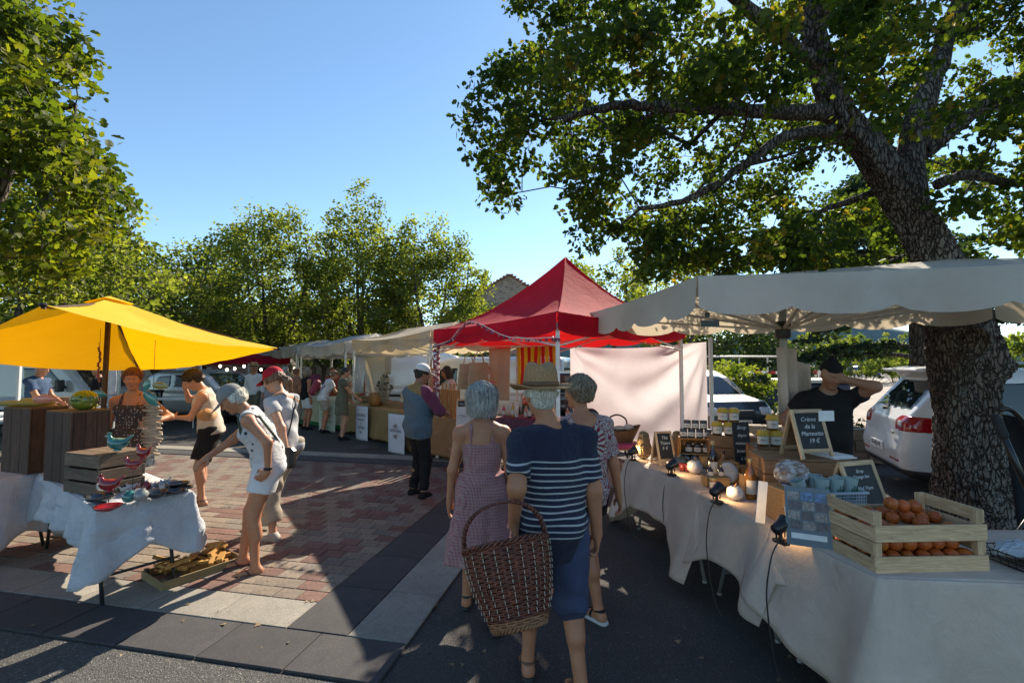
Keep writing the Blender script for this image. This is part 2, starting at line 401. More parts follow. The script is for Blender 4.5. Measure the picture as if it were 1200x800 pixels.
# ================================================================ trees
BARK = None
def bark_mat(name, c1, c2, scale=22):
    if name in MATS: return MATS[name]
    m, nt, b, out = _nt(name); vec = _coords(nt, (1, 1, .27))
    wob = _noise(nt, vec, 9, 3); ad = nt.nodes.new('ShaderNodeVectorMath'); ad.operation = 'ADD'; sc_ = nt.nodes.new('ShaderNodeVectorMath'); sc_.operation = 'SCALE'
    nn = nt.nodes.new('ShaderNodeTexNoise'); nn.inputs['Scale'].default_value = 14; nt.links.new(vec, nn.inputs['Vector'])
    nt.links.new(nn.outputs['Color'], sc_.inputs[0]); sc_.inputs['Scale'].default_value = .06; nt.links.new(vec, ad.inputs[0]); nt.links.new(sc_.outputs[0], ad.inputs[1])
    vo = nt.nodes.new('ShaderNodeTexVoronoi'); vo.feature = 'DISTANCE_TO_EDGE'; vo.inputs['Scale'].default_value = scale; nt.links.new(ad.outputs[0], vo.inputs['Vector'])
    big = _noise(nt, vec, 3, 5); edge = _ramp(nt, vo.outputs['Distance'], [(0, 0), (.16, 1)])
    col = _mix(nt, edge, tuple(x * .4 for x in c2), _ramp(nt, big, [(.35, c2), (.65, c1)]))
    col = _mix(nt, _ramp(nt, _noise(nt, vec, 12, 3), [(.6, 0), (.7, .5)]), col, (.3, .3, .25))
    nt.links.new(col, b.inputs['Base Color']); b.inputs['Roughness'].default_value = .9; b.inputs['Specular IOR Level'].default_value = .2
    h = _math(nt, 'MULTIPLY_ADD', _noise(nt, vec, 60, 4), .25, edge)
    _bump(nt, h, 1.0, .03, b); MATS[name] = m; return m
OAKBARK = bark_mat('oak_bark', (.27, .24, .21), (.13, .105, .085), 26); PBARK = bark_mat('grey_bark', (.2, .17, .14), (.1, .085, .07), 14)
def leaves(name, C, N, size, m, lobes=True, seed=1, tone=None, droop=.0):
    """C (n,3) leaf positions; random orientation, folded two-half leaves"""
    rng = np.random.default_rng(seed); n = len(C)
    if lobes:
        T = np.array([(0, 0, 0), (.30, .22, .06), (.16, .34, .03), (.40, .52, .09), (.22, .66, .04), (.26, .84, .05), (0, 1.0, 0), (-.26, .84, .05), (-.22, .66, .04), (-.40, .52, .09), (-.16, .34, .03), (-.30, .22, .06)])
        Fc = np.array([(0, 1, 2, 3), (0, 3, 4, 6), (4, 5, 6, 6), (0, 6, 8, 9), (8, 6, 7, 7), (0, 9, 10, 11)])
        Fc = np.array([(0, 1, 2), (0, 2, 3), (0, 3, 4), (0, 4, 6), (4, 5, 6), (0, 6, 8), (6, 7, 8), (0, 8, 9), (0, 9, 10), (0, 10, 11)])
    else:
        T = np.array([(0, 0, 0), (.34, .42, .09), (0, 1.0, 0), (-.34, .42, .09)]); Fc = np.array([(0, 1, 2), (0, 2, 3)])
    a = rng.uniform(0, 2 * np.pi, n); nz = rng.uniform(-.2, 1, n); r = np.sqrt(np.clip(1 - nz ** 2, 0, 1)); a2 = rng.uniform(0, 2 * np.pi, n)
    Z = np.stack([r * np.cos(a2), r * np.sin(a2), nz], 1); H = np.stack([np.cos(a), np.sin(a), -droop + rng.uniform(-.6, .5, n)], 1)
    X = np.cross(H, Z); X /= np.linalg.norm(X, axis=1)[:, None] + 1e-9; Y = np.cross(Z, X)
    s = size * rng.uniform(.6, 1.25, n)
    V = C[:, None, :] + s[:, None, None] * (T[None, :, 0:1] * X[:, None, :] + T[None, :, 1:2] * Y[:, None, :] + T[None, :, 2:3] * Z[:, None, :])
    k = len(T); FF = (Fc[None] + (np.arange(n) * k)[:, None, None]).reshape(-1, Fc.shape[1])
    tn = rng.uniform(0, 1, n) if tone is None else np.clip(tone + rng.normal(0, .16, n), 0, 1)
    return npmesh(name, V.reshape(-1, 3), FF, m, tone=np.repeat(tn, k))
def cluster_pts(cl, per, rad, rng, flat=.75):
    cl = np.asarray(cl); n = len(cl)
    R = rad * rng.uniform(.65, 1.3, n)
    D = rng.normal(0, 1, (n, per, 3)); D /= np.linalg.norm(D, axis=2)[..., None]; D *= (rng.uniform(0, 1, (n, per, 1)) ** .45)
    D[..., 2] *= flat
    return (cl[:, None, :] + D * R[:, None, None]).reshape(-1, 3), np.repeat(rng.uniform(.15, .85, n), per)
def skeleton(limbs, targets, tip=.006, seed=1, sag=.12):
    """limbs: list of (pts, radii). returns MB tubes connecting targets to the nearest skeleton node"""
    rng = random.Random(seed); P = []; par = []; fixed = []
    for pts, rr in limbs:
        prev = -1
        if P and len(pts):
            d = [(Vector(p) - Vector(pts[0])).length for p in P]; j = min(range(len(d)), key=d.__getitem__); prev = j if d[j] < .6 else -1
        for p, r in zip(pts, rr): P.append(tuple(p)); par.append(prev); fixed.append(r); prev = len(P) - 1
    nl = len(P); A = np.array(P, float); A = np.vstack([A, np.zeros((len(targets) * 4 + 8, 3))]); n = nl
    root = np.array(limbs[0][0][min(2, len(limbs[0][0]) - 1)])
    order = sorted(range(len(targets)), key=lambda i: np.linalg.norm(np.array(targets[i]) - root)); cost = np.zeros(len(A))
    for i in order:
        t = np.array(targets[i]); dd = np.linalg.norm(A[:n] - t, axis=1) + .15 * cost[:n]
        dd = dd + np.where(A[:n, 2] > t[2] + .3, .5, 0)
        j = int(np.argmin(dd)); p0 = A[j].copy(); L = np.linalg.norm(t - p0); k = 3 if L > .5 else 1; prev = j
        off = np.array([rng.uniform(-1, 1), rng.uniform(-1, 1), rng.uniform(-.2, 1)]) * L * sag
        for q in range(1, k + 1):
            u = q / k; p = p0 * (1 - u) + t * u + off * math.sin(math.pi * u) + np.array([rng.uniform(-1, 1) for _ in range(3)]) * L * .03 * (u < 1)
            A[n] = p; par.append(prev); fixed.append(0); cost[n] = cost[prev] + L / k; prev = n; n += 1
    cnt = np.zeros(n)
    kids_ = [0] * n
    for i in range(n - 1, -1, -1):
        if kids_[i] == 0: cnt[i] += 1
        if par[i] >= 0 and i >= nl: cnt[par[i]] += cnt[i]; kids_[par[i]] += 1
    mb = MB()
    for i in range(nl, n):
        r1 = tip * cnt[i] ** .55; pr = par[i]; r0 = tip * min(cnt[pr] if pr >= nl else cnt[i] * 1.3, cnt[i] * 1.6) ** .55
        mb.tube([A[pr], A[i]], [r0, r1], 5 if r1 < .03 else 7, caps=False)
    return mb
def limb_tubes(limbs, n=14, sub=4, wob=.0):
    mb = MB()
    for pts, rr in limbs:
        P, R = spline(pts, rr, sub); mb.tube([p + Vector([random.uniform(-wob, wob) for _ in range(3)]) for p in P], R, n)
    return mb
def spline(pts, rr, sub):
    P = []; R = []; k = len(pts); V = [Vector(p) for p in pts]
    for i in range(k - 1):
        p0, p1, p2, p3 = V[max(i - 1, 0)], V[i], V[i + 1], V[min(i + 2, k - 1)]
        for j in range(sub):
            t = j / sub; P.append(.5 * ((2 * p1) + (-p0 + p2) * t + (2 * p0 - 5 * p1 + 4 * p2 - p3) * t * t + (-p0 + 3 * p1 - 3 * p2 + p3) * t ** 3)); R.append(rr[i] * (1 - t) + rr[i + 1] * t)
    P.append(V[-1]); R.append(rr[-1]); return P, R
def inpoly(x, y, poly):
    c = False; j = len(poly) - 1
    for i in range(len(poly)):
        xi, yi = poly[i]; xj, yj = poly[j]
        if (yi > y) != (yj > y) and x < (xj - xi) * (y - yi) / (yj - yi) + xi: c = not c
        j = i
    return c
OAKLEAF = leaf_mat('oak_leaf', [(0, (.03, .048, .012)), (.5, (.058, .085, .018)), (.85, (.11, .13, .025)), (1, (.19, .13, .03))], .52)
LEFTLEAF = leaf_mat('maple_leaf', [(0, (.04, .06, .01)), (.5, (.085, .11, .016)), (1, (.19, .18, .02))], .45)
MIDLEAF = leaf_mat('plaza_tree_leaf', [(0, (.055, .075, .02)), (.5, (.12, .14, .038)), (1, (.24, .24, .07))], .52)
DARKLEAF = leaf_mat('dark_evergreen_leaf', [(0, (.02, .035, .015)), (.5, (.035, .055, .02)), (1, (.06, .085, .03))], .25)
CEDAR = leaf_mat('cedar_needle', [(0, (.022, .04, .024)), (.5, (.035, .06, .032)), (1, (.06, .09, .04))], .2)
# ---- the big oak behind the right stall
TX, TY = 5.22, 5.4
oak = thing('oak_tree', 'huge old oak with rough bark and a round knot, leaning over the white stall', 'tree', (0, 0, 0))
main = [((TX + .1, TY, -.1), .78), ((TX + .05, TY, .18), .6), ((TX + .0, TY, .55), .49), ((TX - .02, TY, 1.1), .44), ((TX - .05, TY, 1.6), .44), ((TX - .03, TY, 2.0), .47), ((TX - .12, TY, 2.45), .40),
        (tuple(at(1092, 290, 5.35)), .31), (tuple(at(1062, 235, 5.3)), .285), (tuple(at(1020, 175, 5.2)), .25), (tuple(at(978, 125, 5.1)), .215), (tuple(at(958, 60, 5.0)), .18), (tuple(at(945, 0, 4.95)), .15), (tuple(at(925, -90, 4.9)), .11), (tuple(at(900, -190, 4.9)), .07)]
limbs = [([m[0] for m in main], [m[1] for m in main])]
def limb(pix, r0, r1):
    P = [tuple(at(*q)) for q in pix]; k = len(P) - 1; return (P, [r0 + (r1 - r0) * i / k for i in range(k + 1)])
limbs += [limb([(1065, 240, 5.3), (1068, 175, 5.35), (1085, 110, 5.4), (1110, 40, 5.5), (1150, -60, 5.6)], .2, .1),
          limb([(985, 130, 5.1), (930, 132, 5.0), (850, 128, 4.9), (780, 126, 4.8), (720, 124, 4.7), (660, 138, 4.6)], .115, .04),
          limb([(975, 152, 5.1), (920, 160, 5.0), (870, 195, 4.9), (810, 232, 4.8), (750, 245, 4.7)], .075, .025),
          limb([(1080, 180, 5.35), (1120, 150, 5.2), (1160, 120, 5.0), (1215, 130, 4.8), (1300, 120, 4.6)], .1, .05),
          limb([(1100, 215, 5.3), (1140, 205, 5.4), (1200, 215, 5.6), (1290, 190, 5.8)], .08, .04),
          limb([(962, 80, 5.0), (900, 30, 4.6), (830, -30, 4.2), (760, -120, 3.8)], .09, .04),
          limb([(955, 50, 5.0), (980, -40, 4.5), (1000, -180, 3.8)], .09, .04),
          limb([(1050, 215, 5.3), (1000, 235, 5.6), (960, 250, 5.9), (930, 290, 6.2)], .06, .02)]
# trunk: dense tube with bark ridges pushed out of the surface
P_, R_ = spline(limbs[0][0], [r * .66 for r in limbs[0][1]], 26); nn = 150
Vt = []; KN = Vector(at(1130, 400, 5.17)); ST_ = Vector((TX + .33, TY - .12, 1.74))
ref = Vector((1, 0, 0))
for i, p in enumerate(P_):
    t = (P_[min(i + 1, len(P_) - 1)] - P_[max(i - 1, 0)]).normalized(); ref = (ref - t * ref.dot(t)).normalized(); b = t.cross(ref)
    for j in range(nn):
        a = 2 * math.pi * j / nn; d = ref * math.cos(a) + b * math.sin(a)
        lump = 1 + .07 * math.sin(3 * a + i * .03 + 1) + .05 * math.sin(5 * a - i * .05) + .10 * mnoise.noise(p * .9 + d * 1.2)
        if p.z < .6: lump += .16 * max(0, .6 - p.z) * (1 + math.sin(5 * a + .6))
        q = p + d * R_[i] * lump
        w = mnoise.noise_vector(q * 6) * .10
        vq = Vector((q.x + w.x, q.y + w.y, q.z * .26 + w.z)) * 21
        dv = mnoise.voronoi(vq, distance_metric='DISTANCE', exponent=2)[0]; e = min(1, (dv[1] - dv[0]) * 2.6)
        amp = .040 if R_[i] > .2 else .028 * R_[i] / .2
        off = amp * (e ** .6 - .6) + .012 * mnoise.noise(q * 9)
        dk = (q - KN).length
        if dk < .26: off = off * .2 + .085 * math.exp(-((dk - .155) / .035) ** 2) + .05 * math.exp(-((dk - .09) / .02) ** 2) - .05 * math.exp(-(dk / .05) ** 2) + .05 * math.exp(-(dk / .2) ** 2)
        ds = (q - ST_).length
        if ds < .5: off += .26 * math.exp(-(ds / .2) ** 2)
        Vt.append(q + d * off)
k = len(P_); mb = MB(); mb.v = [tuple(v) for v in Vt]
mb.f = [(i * nn + j, i * nn + (j + 1) % nn, (i + 1) * nn + (j + 1) % nn, (i + 1) * nn + j) for i in range(k - 1) for j in range(nn)]; mb.m = [0] * len(mb.f)
mb.build('trunk', OAKBARK, oak, smooth=True)
lt = MB()
for l in limbs[1:]:
    P, R = spline(l[0], l[1], 6); lt.tube([p + Vector([random.uniform(-.012, .012) for _ in range(3)]) for p in P], [.85 * r * random.uniform(.9, 1.12) for r in R], 14)
lt.build('limb', OAKBARK, oak, smooth=True)
SIL = [(600, -40), (606, 5), (640, 2), (652, 60), (610, 60), (565, 92), (552, 105), (568, 130), (545, 150), (552, 175), (575, 215), (592, 238), (604, 200), (640, 190), (690, 205), (672, 240), (688, 262), (676, 292), (700, 330), (760, 345), (860, 330), (1230, 330), (1230, -40)]
HOLES = [(905, 258, 12), (960, 268, 11), (872, 292, 11), (735, 215, 12), (1180, 175, 16), (980, 210, 18), (1010, 290, 16), (700, 110, 10), (790, 75, 10), (720, 300, 26), (1150, 60, 14), (640, 175, 12), (760, 190, 14), (835, 160, 12), (1120, 290, 14), (900, 100, 10), (850, 0, 13), (665, 215, 12), (800, 290, 12)]
tg = []; rng = random.Random(5)
while len(tg) < 720:
    x = rng.uniform(-.9, 8.2); y = rng.uniform(3.2, 8.4); z = rng.uniform(2.75, 7.6)
    e = ((x - 3.9) / 4.6) ** 2 + ((y - 5.6) / 3.0) ** 2 + ((z - 4.7) / 3.1) ** 2
    if e > 1 or (e < .25 and rng.random() < .6): continue
    px, py = proj((x, y, z))
    if py < -40:
        if rng.random() < .62: continue
        tg.append((x, y, z)); continue
    if py > 322 or (px < 1230 and not inpoly(px, py, SIL)): continue
    if any((px - a) ** 2 + (py - b) ** 2 < (c * 1.25) ** 2 for a, b, c in HOLES): continue
    if py > 170 and 690 < px < 1200 and rng.random() < .30: continue
    if y < 4.1 and py > 150: continue
    tg.append((x, y, z))
edge_ = [(553, 150, 4.9), (566, 180, 4.9), (583, 212, 4.9), (590, 228, 5), (566, 108, 5), (584, 88, 5), (604, 76, 4.9), (560, 135, 4.8), (612, 4, 4.6), (640, 52, 4.7), (600, 120, 4.8), (596, 160, 4.8), (612, 190, 4.9), (650, 96, 4.8), (636, 140, 4.8), (688, 275, 5), (700, 296, 5.1), (664, 196, 5), (683, 225, 5), (693, 245, 5), (720, 270, 5), (745, 296, 5.3), (760, 318, 5.6), (706, 312, 5.6), (790, 300, 5.4), (860, 296, 5.6)] + [(q, 268 + (q * 37) % 44, 5.2 + (q % 7) * .2) for q in range(770, 1050, 9)]
tg += [tuple(at(*q)) for q in edge_]
skeleton(limbs, tg, tip=.0048, seed=3).build('branch', OAKBARK, oak, smooth=True)
rg = np.random.default_rng(11); C, tn = cluster_pts(tg, 96, .27, rg)
PX = np.array([proj(c) for c in C]); keep = ~((PX[:, 0] > 838) & (PX[:, 0] < 862) & (PX[:, 1] < 14) & (PX[:, 1] > -12))
LIMB_PX = [((700, 124, 4.8), (960, 140, 5.0), 13), ((800, 236, 4.8), (870, 195, 4.9), 9), ((870, 195, 4.9), (960, 155, 5.1), 10), ((950, 20, 5), (975, 125, 5.1), 20), ((975, 125, 5.1), (1090, 300, 5.3), 34), ((1068, 170, 5.3), (1085, 100, 5.4), 18), ((1090, 175, 5.3), (1160, 120, 5), 9)]
for (ax, ay, ad), (bx, by, bd), wd in LIMB_PX:
    ab = np.array([bx - ax, by - ay], float); q = PX - np.array([ax, ay]); tt = np.clip((q @ ab) / (ab @ ab), 0, 1); dd = np.linalg.norm(q - tt[:, None] * ab, axis=1)
    keep &= ~((dd < wd) & (C[:, 1] < ad + (bd - ad) * tt) & (rg.uniform(0, 1, len(C)) < .82))
for hx, hy, hr in HOLES[:12]: keep &= ~(((PX[:, 0] - hx) ** 2 + (PX[:, 1] - hy) ** 2) < (hr * .8) ** 2)
keep &= ~((C[:, 2] < 2.66) & (C[:, 1] < 7.0)); keep &= ~((PX[:, 1] > 300) & (PX[:, 0] < 700))
C, tn = C[keep], tn[keep]
o = put(leaves('foliage', C, None, .074, OAKLEAF, True, 4, tn, .3), 'foliage', oak); tag(o, kind='stuff')
# ---- generic plaza tree
def plaza_tree(label, loc, H, rx, ry, zc, rz, ntg, per, crad, lsize, lm, seed, group='', trunk_r=.17, spikes=(), lobes=False, fork=3, name='plane_tree', zmin=None, sil=None):
    rng = random.Random(seed); t = thing(name, label, 'tree', loc, 0, group or None)
    x0, y0 = loc[0], loc[1]
    lim = [([(0, 0, -.1), (.03, 0, .5), (0, .02, H * .16), (.02, 0, H * .24)], [trunk_r * 1.4, trunk_r, trunk_r * .9, trunk_r * .8])]
    for k in range(fork):
        a = 6.28 * k / fork + rng.uniform(-.4, .4); s = rng.uniform(.35, .6)
        lim.append(([(0, 0, H * .22), (math.cos(a) * rx * .22, math.sin(a) * ry * .22, H * .38), (math.cos(a) * rx * s, math.sin(a) * ry * s, H * .6), (math.cos(a) * rx * s * 1.1, math.sin(a) * ry * s * 1.1, H * .8)], [trunk_r * .65, trunk_r * .5, trunk_r * .3, trunk_r * .1]))
    tb = MB()
    P, R = spline(lim[0][0], lim[0][1], 4); tb.tube(P, R, 12); tb.build('trunk', PBARK, t, smooth=True)
    lb = MB()
    for l in lim[1:]: P, R = spline(l[0], l[1], 5); lb.tube(P, R, 9)
    tg = []
    tries = 0
    while len(tg) < ntg and tries < ntg * 60:
        tries += 1
        u = [rng.gauss(0, 1) for _ in range(3)]; L = math.sqrt(sum(q * q for q in u)) or 1; rr = rng.uniform(.15, 1) ** .4
        x, y, z = u[0] / L * rr * rx, u[1] / L * rr * ry, zc + u[2] / L * rr * rz
        z += .25 * rz * mnoise.noise(Vector((x * .8 + seed, y * .8, 0)))
        if z < (zmin if zmin else H * .2): continue
        if mnoise.noise(Vector((x * .9, y * .9, z * .9 + seed * 3))) < -.22: continue
        if sil is not None:
            px, py = proj((x + x0, y + y0, z))
            if not inpoly(px, py, sil): continue
        tg.append((x, y, z))
    for (sx, sy, sz, sh) in spikes:
        for q in range(6): tg.append((sx + rng.uniform(-.12, .12), sy + rng.uniform(-.1, .1), sz + sh * q / 5))
    mbk = skeleton(lim, tg, tip=.011, seed=seed); lb.add(mbk.v, mbk.f); lb.build('branch', PBARK, t, smooth=True)
    rg = np.random.default_rng(seed); C, tn = cluster_pts(tg, per, crad, rg)
    if spikes:
        pass
    o = put(leaves('foliage', C, None, lsize, lm, lobes, seed, tn), 'foliage', t); tag(o, kind='stuff')
    return t
G1 = 'trees lining the far side of the square'
def XY(px, Y): return ((px - 600) / F * Y, Y, 0)
plaza_tree('green plaza tree just right of the big leafy tree, low over the yellow parasol', XY(185, 17), 6.4, 3.2, 2.6, 4.1, 2.1, 260, 62, .55, .13, MIDLEAF, 21, G1)
plaza_tree('broad plaza tree with thin forked trunks above the red cap', XY(318, 21), 8.6, 3.4, 2.8, 5.4, 3.1, 300, 62, .6, .15, MIDLEAF, 22, G1, spikes=((-.6, 0, 7.6, 1.0), (.9, 0, 7.8, .8), (-1.8, 0, 7, .8)), fork=4)
plaza_tree('tallest plaza tree with a thin pointed top shoot', XY(425, 21), 9.4, 2.9, 2.6, 5.2, 3.3, 280, 62, .58, .15, MIDLEAF, 23, G1, spikes=((-.3, 0, 8.0, 2.0), (.5, 0, 7.6, 1.6), (-1.2, 0, 7.2, 1.0)), fork=4)
plaza_tree('plaza tree with airy feathered crown left of the stone house', XY(505, 21), 8.2, 2.7, 2.4, 4.7, 2.8, 250, 60, .55, .15, MIDLEAF, 24, G1, spikes=((.2, 0, 6.8, 1.5), (1.3, 0, 6.2, 1.3), (-1.0, 0, 6.9, 1.4)), fork=4)
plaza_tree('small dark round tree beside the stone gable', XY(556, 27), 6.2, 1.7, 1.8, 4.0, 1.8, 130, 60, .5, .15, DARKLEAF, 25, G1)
plaza_tree('dim plaza tree between the leafy left tree and the forked one', XY(248, 24), 7.0, 3.2, 2.4, 4.2, 2.6, 200, 60, .6, .16, MIDLEAF, 26, G1)
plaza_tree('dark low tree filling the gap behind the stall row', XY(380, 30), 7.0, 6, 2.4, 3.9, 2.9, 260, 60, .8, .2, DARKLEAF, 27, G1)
plaza_tree('dense dark tree at the far left behind the parasol', XY(60, 24), 8.0, 6, 2.6, 4.4, 3.5, 300, 60, .85, .19, MIDLEAF, 28, G1)
plaza_tree('thin tree seen above the red pagoda peak', XY(705, 19), 6.4, 2.2, 2, 4.5, 1.9, 90, 50, .42, .14, MIDLEAF, 29)
plaza_tree('leafy tree behind the white canopy and the red tent', XY(790, 22), 7.2, 3.2, 2, 5.0, 2.2, 130, 55, .5, .15, MIDLEAF, 30)
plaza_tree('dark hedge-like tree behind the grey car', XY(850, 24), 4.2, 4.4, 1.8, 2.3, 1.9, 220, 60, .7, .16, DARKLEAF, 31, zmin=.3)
# ---- near left tree (two crowns)
SL = [(-400, -300), (80, -300), (66, 0), (96, 28), (86, 60), (124, 88), (118, 108), (70, 112), (66, 128), (96, 150), (118, 200), (160, 238), (150, 268), (120, 285), (60, 330), (-400, 380)]
plaza_tree('tall leafy maple with bright lobed leaves reaching in from the left edge', (-9.2, 7.0, 0), 8.5, 4.4, 3, 5.2, 3.6, 430, 74, .42, .125, LEFTLEAF, 41, lobes=True, name='maple_tree', trunk_r=.26, zmin=2.7, sil=SL, fork=4)
SL2 = [(-400, 100), (40, 120), (110, 196), (128, 232), (160, 244), (150, 285), (176, 300), (200, 330), (190, 380), (-400, 420)]
plaza_tree('darker tree behind the maple at the left edge', (-13.0, 12.0, 0), 8.0, 5.0, 3, 4.6, 3.4, 330, 70, .5, .14, MIDLEAF, 42, lobes=False, name='lime_tree', zmin=1.8, sil=SL2)
# ---- cedar behind the oak: flat tiers of needles
def cedar(loc, H, label):
    t = thing('cedar_tree', label, 'tree', loc); tb = MB()
    tb.tube([(0, 0, -.1), (0, 0, H * .5), (.05, 0, H)], [.26, .17, .04], 12); tb.build('trunk', PBARK, t, smooth=True)
    rng = random.Random(9); bb = MB(); pts = []; tn = []
    for k in range(64):
        z = rng.uniform(1.95, H * .97); a = rng.uniform(0, 6.28) if k % 2 else rng.uniform(2.6, 3.9); L = (H - z) * .42 + 1.1
        if a > 2.2 and a < 4.2: L *= 1.35
        n = 7; P = [Vector((math.cos(a) * L * i / n, math.sin(a) * L * i / n, z + .25 * math.sin(i / n * 2.2) - .55 * (i / n) ** 2 * (1 + .4 * rng.random()))) for i in range(n + 1)]
        bb.tube(P, [.05 * (1 - i / (n + 1)) + .006 for i in range(n + 1)], 5)
        for i in range(2, n + 1):
            for s in (-1, 1):
                w = .75 * (1 - (i / n) * .45) * rng.uniform(.6, 1.1); q = P[i] + Vector((-math.sin(a) * s * w + math.cos(a) * w * .5, math.cos(a) * s * w + math.sin(a) * w * .5, -.12 * rng.random()))
                bb.tube([P[i], q], [.012, .004], 4)
                m = 46; u = np.random.default_rng(k * 100 + i * 2 + s).uniform(0, 1, (m, 1)); pp = np.array(P[i]) * (1 - u) + np.array(q) * u
                pp += np.random.default_rng(k + i + s + 5).normal(0, 1, (m, 3)) * np.array([.07, .07, .025]); pts.append(pp); tn += [rng.random()] * m
    bb.build('branch', PBARK, t); C = np.vstack(pts)
    o = put(leaves('foliage', C, None, .12, CEDAR, False, 3, np.array(tn)), 'foliage', t); tag(o, kind='stuff')
cedar((10.6, 12.2, 0), 7.2, 'dark cedar with flat drooping tiers of needles over the car park')
# ---- bushes along the far side of the lot
def bush(label, loc, r, h, lm, n, seed, group=None, ls=.12):
    t = thing('bush', label, 'bush', loc, 0, group); rg = np.random.default_rng(seed); rr = random.Random(seed)
    tg = [(rr.gauss(0, r * .42), rr.gauss(0, r * .3), h * (.12 + .8 * rr.random() ** .8)) for _ in range(n)]
    tg = [(x, y, z * (1 - .3 * min(1, abs(x) / r))) for x, y, z in tg]
    st = MB()
    for p in tg[::4]: st.tube([(p[0] * .2, p[1] * .2, -.05), (p[0] * .5, p[1] * .5, p[2] * .6), p], [.02, .014, .005], 4)
    st.build('stem', PBARK, t); C, tn = cluster_pts(tg, 46, .34, rg)
    C[:, 2] = np.abs(C[:, 2]); o = put(leaves('foliage', C, None, ls, lm, False, seed, tn), 'foliage', t); tag(o, kind='stuff')
BUSHL = leaf_mat('sunny_bush_leaf', [(0, (.06, .09, .02)), (.5, (.12, .15, .035)), (1, (.22, .23, .06))], .4)
GB = 'bushes along the far edge of the car park'
for i, (px, Y, r, h, m, lb) in enumerate([(855, 13.5, 1.3, 2.0, BUSHL, 'bright green bush just above the roof of the grey car'), (1010, 44, 5, 5.0, BUSHL, 'yellow green bush past the car park, behind the cook in black'), (1050, 48, 5, 4.4, BUSHL, 'sunlit bush beyond the car park, left of the white car roof'),
        (960, 46, 5, 5.4, MIDLEAF, 'tall green bush behind the cedar branches'), (1110, 50, 6, 6.5, MIDLEAF, 'dark green bush hidden behind the oak trunk'), (905, 40, 4, 4.6, DARKLEAF, 'dark bush behind the boat trailer'), (1180, 26, 4, 3.6, BUSHL, 'bright bush above the white car at the right edge')]):
    bush(lb, XY(px, Y), r, h, m, 110, 60 + i, GB if i else None, .12 if Y < 20 else .24)
bush('low dark bush between the cook and the white car', (6.2, 9.8, 0), .9, .75, DARKLEAF, 60, 80, None, .08)
# ================================================================ implicit surfaces -> meshes
def smin(a, b, k): 
    h = np.maximum(k - np.abs(a - b), 0) / k
    return np.minimum(a, b) - h * h * k * .25
def smax(a, b, k): return -smin(-a, -b, k)
def cap_(P, a, b, ra, rb=None):
    a = np.array(a, np.float32); b = np.array(b, np.float32); rb = ra if rb is None else rb
    ab = b - a; t = np.clip(((P - a) @ ab) / max(float(ab @ ab), 1e-9), 0, 1)
    return np.linalg.norm(P - a - t[:, None] * ab, axis=1) - (ra + (rb - ra) * t)
def ell_(P, c, r, R=None):
    q = P - np.array(c, np.float32)
    if R is not None: q = q @ R          # R columns = local axes
    q = q / np.array(r, np.float32); k0 = np.linalg.norm(q, axis=1); k1 = np.linalg.norm(q / np.array(r, np.float32), axis=1)
    return k0 * (k0 - 1) / np.maximum(k1, 1e-6)
def pl_(P, p, n):
    n = np.array(n, np.float32); n = n / np.linalg.norm(n); return (P - np.array(p, np.float32)) @ n
def box_(P, c, h, r=0.0, R=None):
    q = P - np.array(c, np.float32)
    if R is not None: q = q @ R
    q = np.abs(q) - (np.array(h, np.float32) - r)
    return np.linalg.norm(np.maximum(q, 0), axis=1) + np.minimum(q.max(1), 0) - r
def fold(P, amp, f=18, seed=0):
    x, y, z = P[:, 0], P[:, 1], P[:, 2]
    return amp * 1.7 * (np.sin(f * x + 5 * np.sin(f * .35 * z + seed)) * np.sin(f * .55 * z + 3 * y * f * .3 + seed) + .6 * np.sin(f * 1.3 * (y + .6 * z) + seed * 2 + 2 * np.sin(f * x * .4)))
